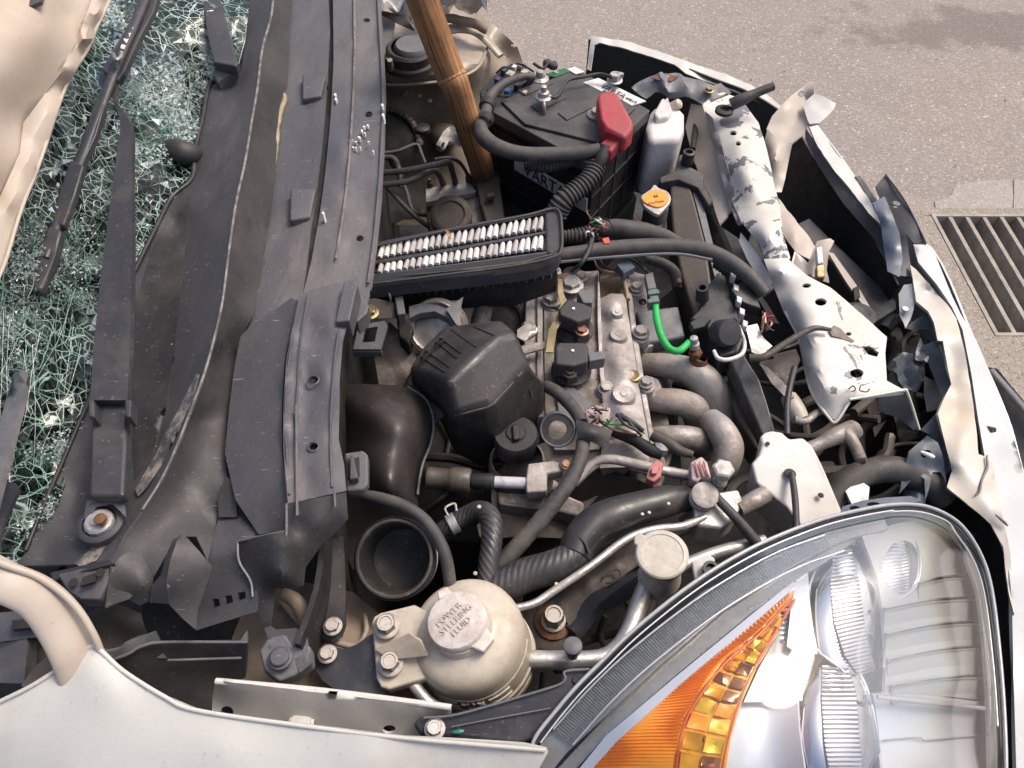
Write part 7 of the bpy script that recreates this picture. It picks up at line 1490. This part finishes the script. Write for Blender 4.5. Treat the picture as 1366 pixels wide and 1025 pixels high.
sheet('plate', pp('1208,438,.70 1225,425,.70 1240,414,.705 1247,428,.705 1256,456,.70 1250,458,.70 1240,440,.69 1215,440,.69'), gp2, tb2, t=.003, step=6)
sheet('plate', pp('1230,462,.69 1250,453,.70 1262,490,.705 1270,513,.705 1258,535,.70 1252,520,.69 1240,490,.68'), gp2, tb2, t=.003, step=6, rough=.003)
sheet('tan_plate', pp('1234,470,.68 1244,462,.685 1250,478,.685 1240,486,.68'), cream, tb2, t=.003, step=6)
sheet('plate', pp('1232,503,.67 1264,514,.68 1262,530,.68 1252,546,.68 1236,550,.67 1233,530,.66'), inn, tb2, t=.003, step=7, rough=.004)
sheet('plate', pp('1228,574,.69 1252,548,.71 1258,575,.71 1266,610,.705 1268,625,.70 1256,640,.69 1250,600,.69 1240,580,.69'), gp2, tb2, t=.003, step=6)
sheet('forked_bracket', pp('1213,602,.72 1226,590,.725 1238,583,.725 1250,592,.72 1258,612,.715 1262,645,.70 1255,630,.70 1244,630,.70 1240,650,.695 1235,667,.69 1233,640,.70 1224,632,.70 1212,645,.69 1199,660,.68 1205,630,.70'), gp2, tb2, t=.003, step=6, rough=.005, rsc=.02, holes=[(1236, 606, 7, 5)])
tube('white_tip', [(1228, 603, .728, 2), (1240, 608, .73, 3.5), (1246, 610, .728, 2)], whitech, tb2, sides=8)
sheet('crumpled_scrap', pp('1182,490,.66 1205,470,.67 1228,478,.67 1236,500,.66 1225,520,.65 1200,515,.65'), gp2, tb2, t=.003, step=6, rough=.02, rsc=.03)
sheet('crumpled_scrap', pp('1225,455,.68 1240,468,.68 1236,485,.68 1222,478,.68'), alup, tb2, t=.002, step=5, rough=.012, rsc=.02)
cbm = thing('bumper_beam', 'dark grey bumper beam lying in the shadowed gap behind the bumper', 'bumper beam', (1130, 350, .55))
prism('beam', pp('1060,300,.64 1080,290,.64 1112,322,.64 1150,358,.64 1196,402,.64 1196,412,.64 1165,432,.64 1158,425,.64 1110,350,.64 1085,325,.64', .64), .06, inn, cbm, bevel=.004)
sheet('cream_strip', pp('1104,336,.68 1112,338,.68 1148,388,.67 1164,416,.665 1156,414,.665 1130,378,.67'), cream, cbm, t=.004, step=7)
prism('stay', pp('1138,384,.672 1146,380,.672 1148,396,.67 1140,402,.67'), .03, dark, cbm, bevel=.002)
lathe('black_cap', [(22, 0), (22, 4), (14, 8), (8, 6), (0, 7)], (1145, 422, .775), rubber, cbm, px=True)
dl = thing('dark_lamp_remains', 'broken black lamp housing and hose scraps between support and bumper', 'lamp remains', (1200, 460, .55))
sheet('shell', pp('1185,430,.62 1215,425,.62 1240,450,.62 1250,500,.61 1235,580,.60 1200,590,.60 1182,540,.60'), dark, dl, t=.01, step=9, rough=.03, rsc=.04)
tube('hose', [(1180, 440, .66, 9), (1192, 428, .665, 9), (1208, 432, .66, 9), (1215, 450, .65, 8)], rubber, dl); tube('hose', [(1215, 690, .66, 14), (1222, 650, .66, 14), (1226, 620, .65, 14)], bluegrey, dl)
sheet('hanging_plate', pp('1170,530,.70 1200,532,.70 1202,556,.69 1180,552,.69'), darkm, dl, t=.004, step=7)
tag(sheet('white_scrap', pp('1128,655,.70 1146,640,.70 1160,650,.70 1158,672,.70 1136,672,.70'), label_m, t=.003, step=8), 'small white plate scrap just above the headlight under the black hose', 'scrap')
tag(sheet('headlight_top_brace', pp('1118,690,.86 1124,676,.862 1150,668,.862 1180,664,.86 1215,662,.855 1230,668,.85 1200,676,.86 1150,684,.865'), bluegrey, t=.008, step=8, holes=[(1165, 673, 9, 3), (1140, 678, 7, 3)]), 'black webbed plastic brace along the top edge of the headlight', 'brace')

# ================================================================== HEADLIGHT
H = thing('headlight', 'large clear headlight with orange indicator and chrome lamps at the lower right', 'headlight', (1050, 900, .80))
LO = pp('706,1012,.905 714,984,.91 740,950,.915 770,915,.92 800,885,.922 835,850,.924 870,820,.926 915,785,.927 960,755,.927 1005,730,.926 1050,710,.923 1100,692,.918 1150,680,.911 1185,674,.905 1215,673,.898 1240,677,.892 1265,688,.884 1285,704,.877 1303,730,.869 1316,760,.862 1324,795,.856 1330,840,.851 1336,900,.848 1340,960,.846 1342,1025,.845 1340,1120,.84 1100,1170,.86 800,1160,.88 690,1100,.89')
LC = pp('850,960,.945 950,900,.957 1050,820,.955 1150,760,.945 1230,740,.922 1290,800,.885 1300,900,.882 1200,850,.93 1100,950,.955 1200,1000,.925 950,1050,.945 1290,1000,.88 1130,1080,.93')
lf = zfield(LO + LC, 30)
sheet('lens', LO, lens, H, t=.003, step=14, smooth=80, zf=lf)
below = lambda d: (lambda x, y: lf(x, y) - d)
def hs(name, s, m_, d, **kw): return sheet(name, pp(s, 0) if isinstance(s, str) else s, m_, H, zf=below(d) if not callable(d) else d, **kw)
lo2 = [(1020 + (x - 1020) * .985, 900 + (y - 900) * .985, z) for x, y, z in LO]
prism('housing', [(x, y, z - .012) for x, y, z in LO], .10, rubber, H, bevel=0, taper=-.1)
for o_ in list(H.children):
    if o_.name.startswith('housing'): bpy.data.objects.remove(o_)
walled('housing', [(x, y, z - .002) for x, y, z in LO[:26]], 0, .78, rubber, H, t=.003)
hs('housing_floor', lo2, greyp, .075, t=.004, step=24)
tube('rim', [(x, y, z + .001, 2.6) for x, y, z in LO[:26]], mat('rim_clear', (.34, .35, .36), .15, dirt=None, bump=0, coat=.5), H, sides=12)
tube('rim_line', [(x + 7, y + 7, z + .006, 1.1) for x, y, z in LO[1:14]], ribm, H, sides=8)
tube('rim_line', [(x - 9 if x > 1280 else x, y + 9, z + .006, 1.1) for x, y, z in LO[13:24]], ribm, H, sides=8)
# upper left band with fine ribs
hs('band', '716,1000 745,962 790,912 850,858 940,788 1040,733 1110,708 1180,693 1185,705 1120,722 1060,752 965,812 880,885 822,940 755,1005 735,1030 700,1030', satind, .022, t=.003, step=12)
ladder('band_rib', [(a, b, lf(a, b) - .018) for a, b in ((738, 975), (790, 917), (850, 862), (940, 794), (1030, 742), (1100, 716))], [(a, b, lf(a, b) - .019) for a, b in ((764, 996), (818, 937), (876, 884), (962, 812), (1050, 758), (1110, 730))], 120, .55, .002, mat('fine_rib', (.66, .67, .67), .3, .3, bump=0), H)
for off in (0, 26): tube('band_bead', [(a + off, b + off * .8, lf(a + off, b + off * .8) - .014, 1.6) for a, b in ((738, 973), (790, 915), (850, 860), (940, 792), (1030, 740), (1100, 714))], ribm, H, sides=8)
hs('grey_strip', '740,1030 822,942 880,888 965,815 1060,755 1120,724 1150,715 1110,742 1062,774 1000,820 900,902 810,980 765,1030', mat('strip_beige', (.44, .42, .38), .3, .5, bump=.02), .028, t=.003, step=11)
hs('bright_edge', '765,1035 808,982 900,904 1000,822 1058,776 1064,778 1060,784 1004,832 908,912 822,990 782,1035 770,1060', whitesat, .020, t=.004, step=8)
hs('amber_outer', '782,1035 822,990 908,912 1004,832 1062,781 1056,796 1012,842 965,880 930,925 905,972 895,1040 892,1110 720,1110', amber, .024, t=.004, step=9)
ladder('amber_ridge', [(a, b, lf(a, b) - .0225) for a, b in ((1055, 788), (1004, 834), (908, 914), (822, 992), (782, 1037), (745, 1095))], [(a, b, lf(a, b) - .0225) for a, b in ((1052, 797), (1012, 840), (958, 884), (925, 935), (904, 985), (898, 1095))], 70, .6, .0022, amber, H)
hs('amber_inner', '1062,781 1056,796 1012,842 965,880 930,925 905,972 895,1040 892,1110 970,1110 966,1040 975,985 990,935 1010,890 1040,840', amberd, .030, t=.004, step=8)
IA = cr([(1056, 798), (1014, 845), (968, 884), (934, 928), (910, 974), (901, 1040), (898, 1100)], 8); IB = cr([(1060, 800), (1038, 838), (1008, 888), (988, 935), (972, 985), (962, 1040), (965, 1100)], 8)
cells = [0, .07, .14, .20, .26, .32, .38, .44, .50, .57, .64, .72, .80, .90]
for i in range(len(cells) - 1):
    for j in range(2):
        a0, a1 = curve_at(IA, cells[i] + .008), curve_at(IA, cells[i + 1] - .008); b0, b1 = curve_at(IB, cells[i] + .008), curve_at(IB, cells[i + 1] - .008)
        f0, f1 = (.06, .47) if j == 0 else (.53, .94)
        def L_(p, q, f): return (p[0] + (q[0] - p[0]) * f, p[1] + (q[1] - p[1]) * f)
        q4 = [L_(a0, b0, f0), L_(a0, b0, f1), L_(a1, b1, f1), L_(a1, b1, f0)]
        dz = [random.uniform(-.004, .004) for _ in range(4)]; cx = sum(p[0] for p in q4) / 4; cy = sum(p[1] for p in q4) / 4
        q5 = [(p[0], p[1], lf(p[0], p[1]) - .026 + d_) for p, d_ in zip(q4, dz)]
        m_ = random.choice((ambery, amberd, amberd, amber, amberd, ambero)) if i > 1 else amberd
        sheet('amber_cell', q5, m_, H, t=.003, step=7, ctrl=[(cx, cy, lf(cx, cy) - .031 + random.uniform(0, .008))], rough=.0015, rsc=.006)
for c_ in (IA, IB): tube('amber_seam', [(p[0], p[1], lf(p[0], p[1]) - .024, 1.5) for p in c_[::4]], mat('amber_red', (.65, .09, .03), .3, bump=0, coat=.5), H, sides=8)
# main reflector areas
hs('tan_reflector', '1062,781 1040,842 1012,892 992,937 1070,935 1075,880 1050,870 1045,850 1055,800 1066,768', satind, .040, t=.003, step=10)
hs('white_reflector', '990,937 975,985 966,1040 968,1110 1095,1110 1075,1040 1066,975 1064,935', whitesat, lambda x, y: lf(x, y) - .036 - .02 * math.sin((x - 960) / 35.), t=.003, step=9)
hs('left_wing', '1064,768 1078,764 1080,800 1086,850 1090,872 1060,868 1050,862 1055,810', whitesat, .030, t=.003, step=8); ladder('wing_teeth', [(1048, 780, lf(1048, 780) - .026), (1041, 830, lf(1041, 830) - .026), (1040, 860, lf(1040, 860) - .026)], [(1056, 780, lf(1056, 780) - .026), (1049, 830, lf(1049, 830) - .026), (1047, 860, lf(1047, 860) - .026)], 12, .6, .002, chrome, H)
hs('upper_reflector', '1150,716 1190,700 1240,690 1275,712 1300,745 1316,790 1324,850 1330,925 1320,935 1250,928 1180,925 1182,880 1178,820 1170,770', satin, lambda x, y: lf(x, y) - .030 - .012 * math.sin((x - 1180) / 50.), t=.003, step=10)
hs('side_rim', '1290,718 1308,745 1322,790 1330,850 1335,930 1338,1040 1320,1040 1318,930 1312,850 1304,790 1288,745', satind, .012, t=.003, step=9)
for (a, b) in (((1226, 778), (1300, 769)), ((1180, 812), (1302, 797)), ((1182, 846), (1305, 829)), ((1184, 880), (1308, 862)), ((1190, 915), (1313, 901))):
    q = [(a[0] + (b[0] - a[0]) * t, a[1] + (b[1] - a[1]) * t - 4 * math.sin(math.pi * t)) for t in (0, .25, .5, .75, 1)]
    zz = lambda x, y: lf(x, y) - .030 - .012 * math.sin((x - 1180) / 50.)
    hs('step', [(x, y, 0) for x, y in q] + [(x, y + 26, 0) for x, y in q[::-1]], satin, lambda x, y, q=q: zz(x, y) + .006 - .00025 * max(0, y - np.interp(x, [p[0] for p in q], [p[1] for p in q])), t=.002, step=8)
    tube('step_edge', [(x, y, zz(x, y) + .0065, 2.0) for x, y in q], chrome, H, sides=6)
    tube('step_groove', [(x, y + 4, zz(x, y) + .0068, 1.0) for x, y in q], satind, H, sides=6)
hs('lower_reflector', '1165,926 1180,925 1250,930 1320,938 1322,1000 1322,1110 1180,1110 1178,1030 1172,975', whitesat, lambda x, y: lf(x, y) - .032 - .01 * math.sin((y - 930) / 30.), t=.003, step=9)
tube('reflector_fold', [(1170, 930, lf(1170, 930) - .02, 3), (1210, 934, lf(1210, 934) - .02, 4), (1250, 938, lf(1250, 938) - .02, 4), (1318, 946, lf(1318, 946) - .02, 3)], satin, H)
tube('reflector_line', [(1178, 988, lf(1178, 988) - .036, 1), (1225, 984, lf(1225, 984) - .036, 1), (1240, 988, lf(1240, 988) - .036, 1), (1318, 980, lf(1318, 980) - .036, 1)], satind, H, sides=6)
def projector(name, outline, cx, cy, rx, ry, A, B, n, d=.028, rise=.03):
    o = pp(outline, 0)
    zz = lambda x, y: lf(x, y) - d - rise + rise * math.sqrt(max(0., 1 - min(1., ((x - cx) / rx) ** 2 * .9 + ((y - cy) / ry) ** 2 * .9)))
    b = hs(name, smoothed(o, 3), chrome, zz, t=.003, step=6, smooth=80)
    q = [(x, y, zz(x, y) + .003) for x, y in A]; r = [(x, y, zz(x, y) + .003) for x, y in B]
    sheet('ribbed_block', q + r[::-1], mat('rib_glass', (.66, .66, .70), .12, .55, bump=0, fine=.02), b, t=.002, step=6)
    ladder('rib', q, r, n, .55, .0028, mat('rib_glass', (.66, .66, .70), .12, .5), b, lift=.0005)
    tube('collar', [(x, y, zz(x, y) + .001, 1.8) for x, y, _ in smoothed(o, 2)], chrome, b, sides=8)
    return b
projector('lamp_bowl', '1112,732 1138,725 1158,742 1172,780 1181,830 1181,870 1172,900 1156,916 1140,905 1105,880 1086,862 1077,825 1080,780 1095,748', 1130, 820, 56, 104, [(1112, 736), (1108, 780), (1113, 830), (1127, 875), (1145, 900)], [(1136, 732), (1146, 780), (1152, 830), (1161, 870), (1170, 895)], 32)
projector('lamp_bowl', '1078,874 1095,866 1115,878 1140,892 1155,915 1166,955 1174,1010 1180,1070 1180,1110 1090,1110 1078,1060 1068,1000 1063,940 1066,895', 1120, 990, 60, 125, [(1097, 888), (1096, 930), (1100, 990), (1108, 1040), (1112, 1100)], [(1130, 890), (1142, 930), (1146, 990), (1152, 1040), (1156, 1100)], 34)
projector('small_lamp_bowl', '1164,724 1190,716 1212,716 1224,732 1228,756 1222,782 1206,796 1184,800 1172,788 1166,755', 1195, 757, 36, 46, [(1163, 728), (1165, 750), (1170, 775), (1178, 796)], [(1205, 720), (1210, 745), (1213, 768), (1212, 788)], 16, rise=.02)
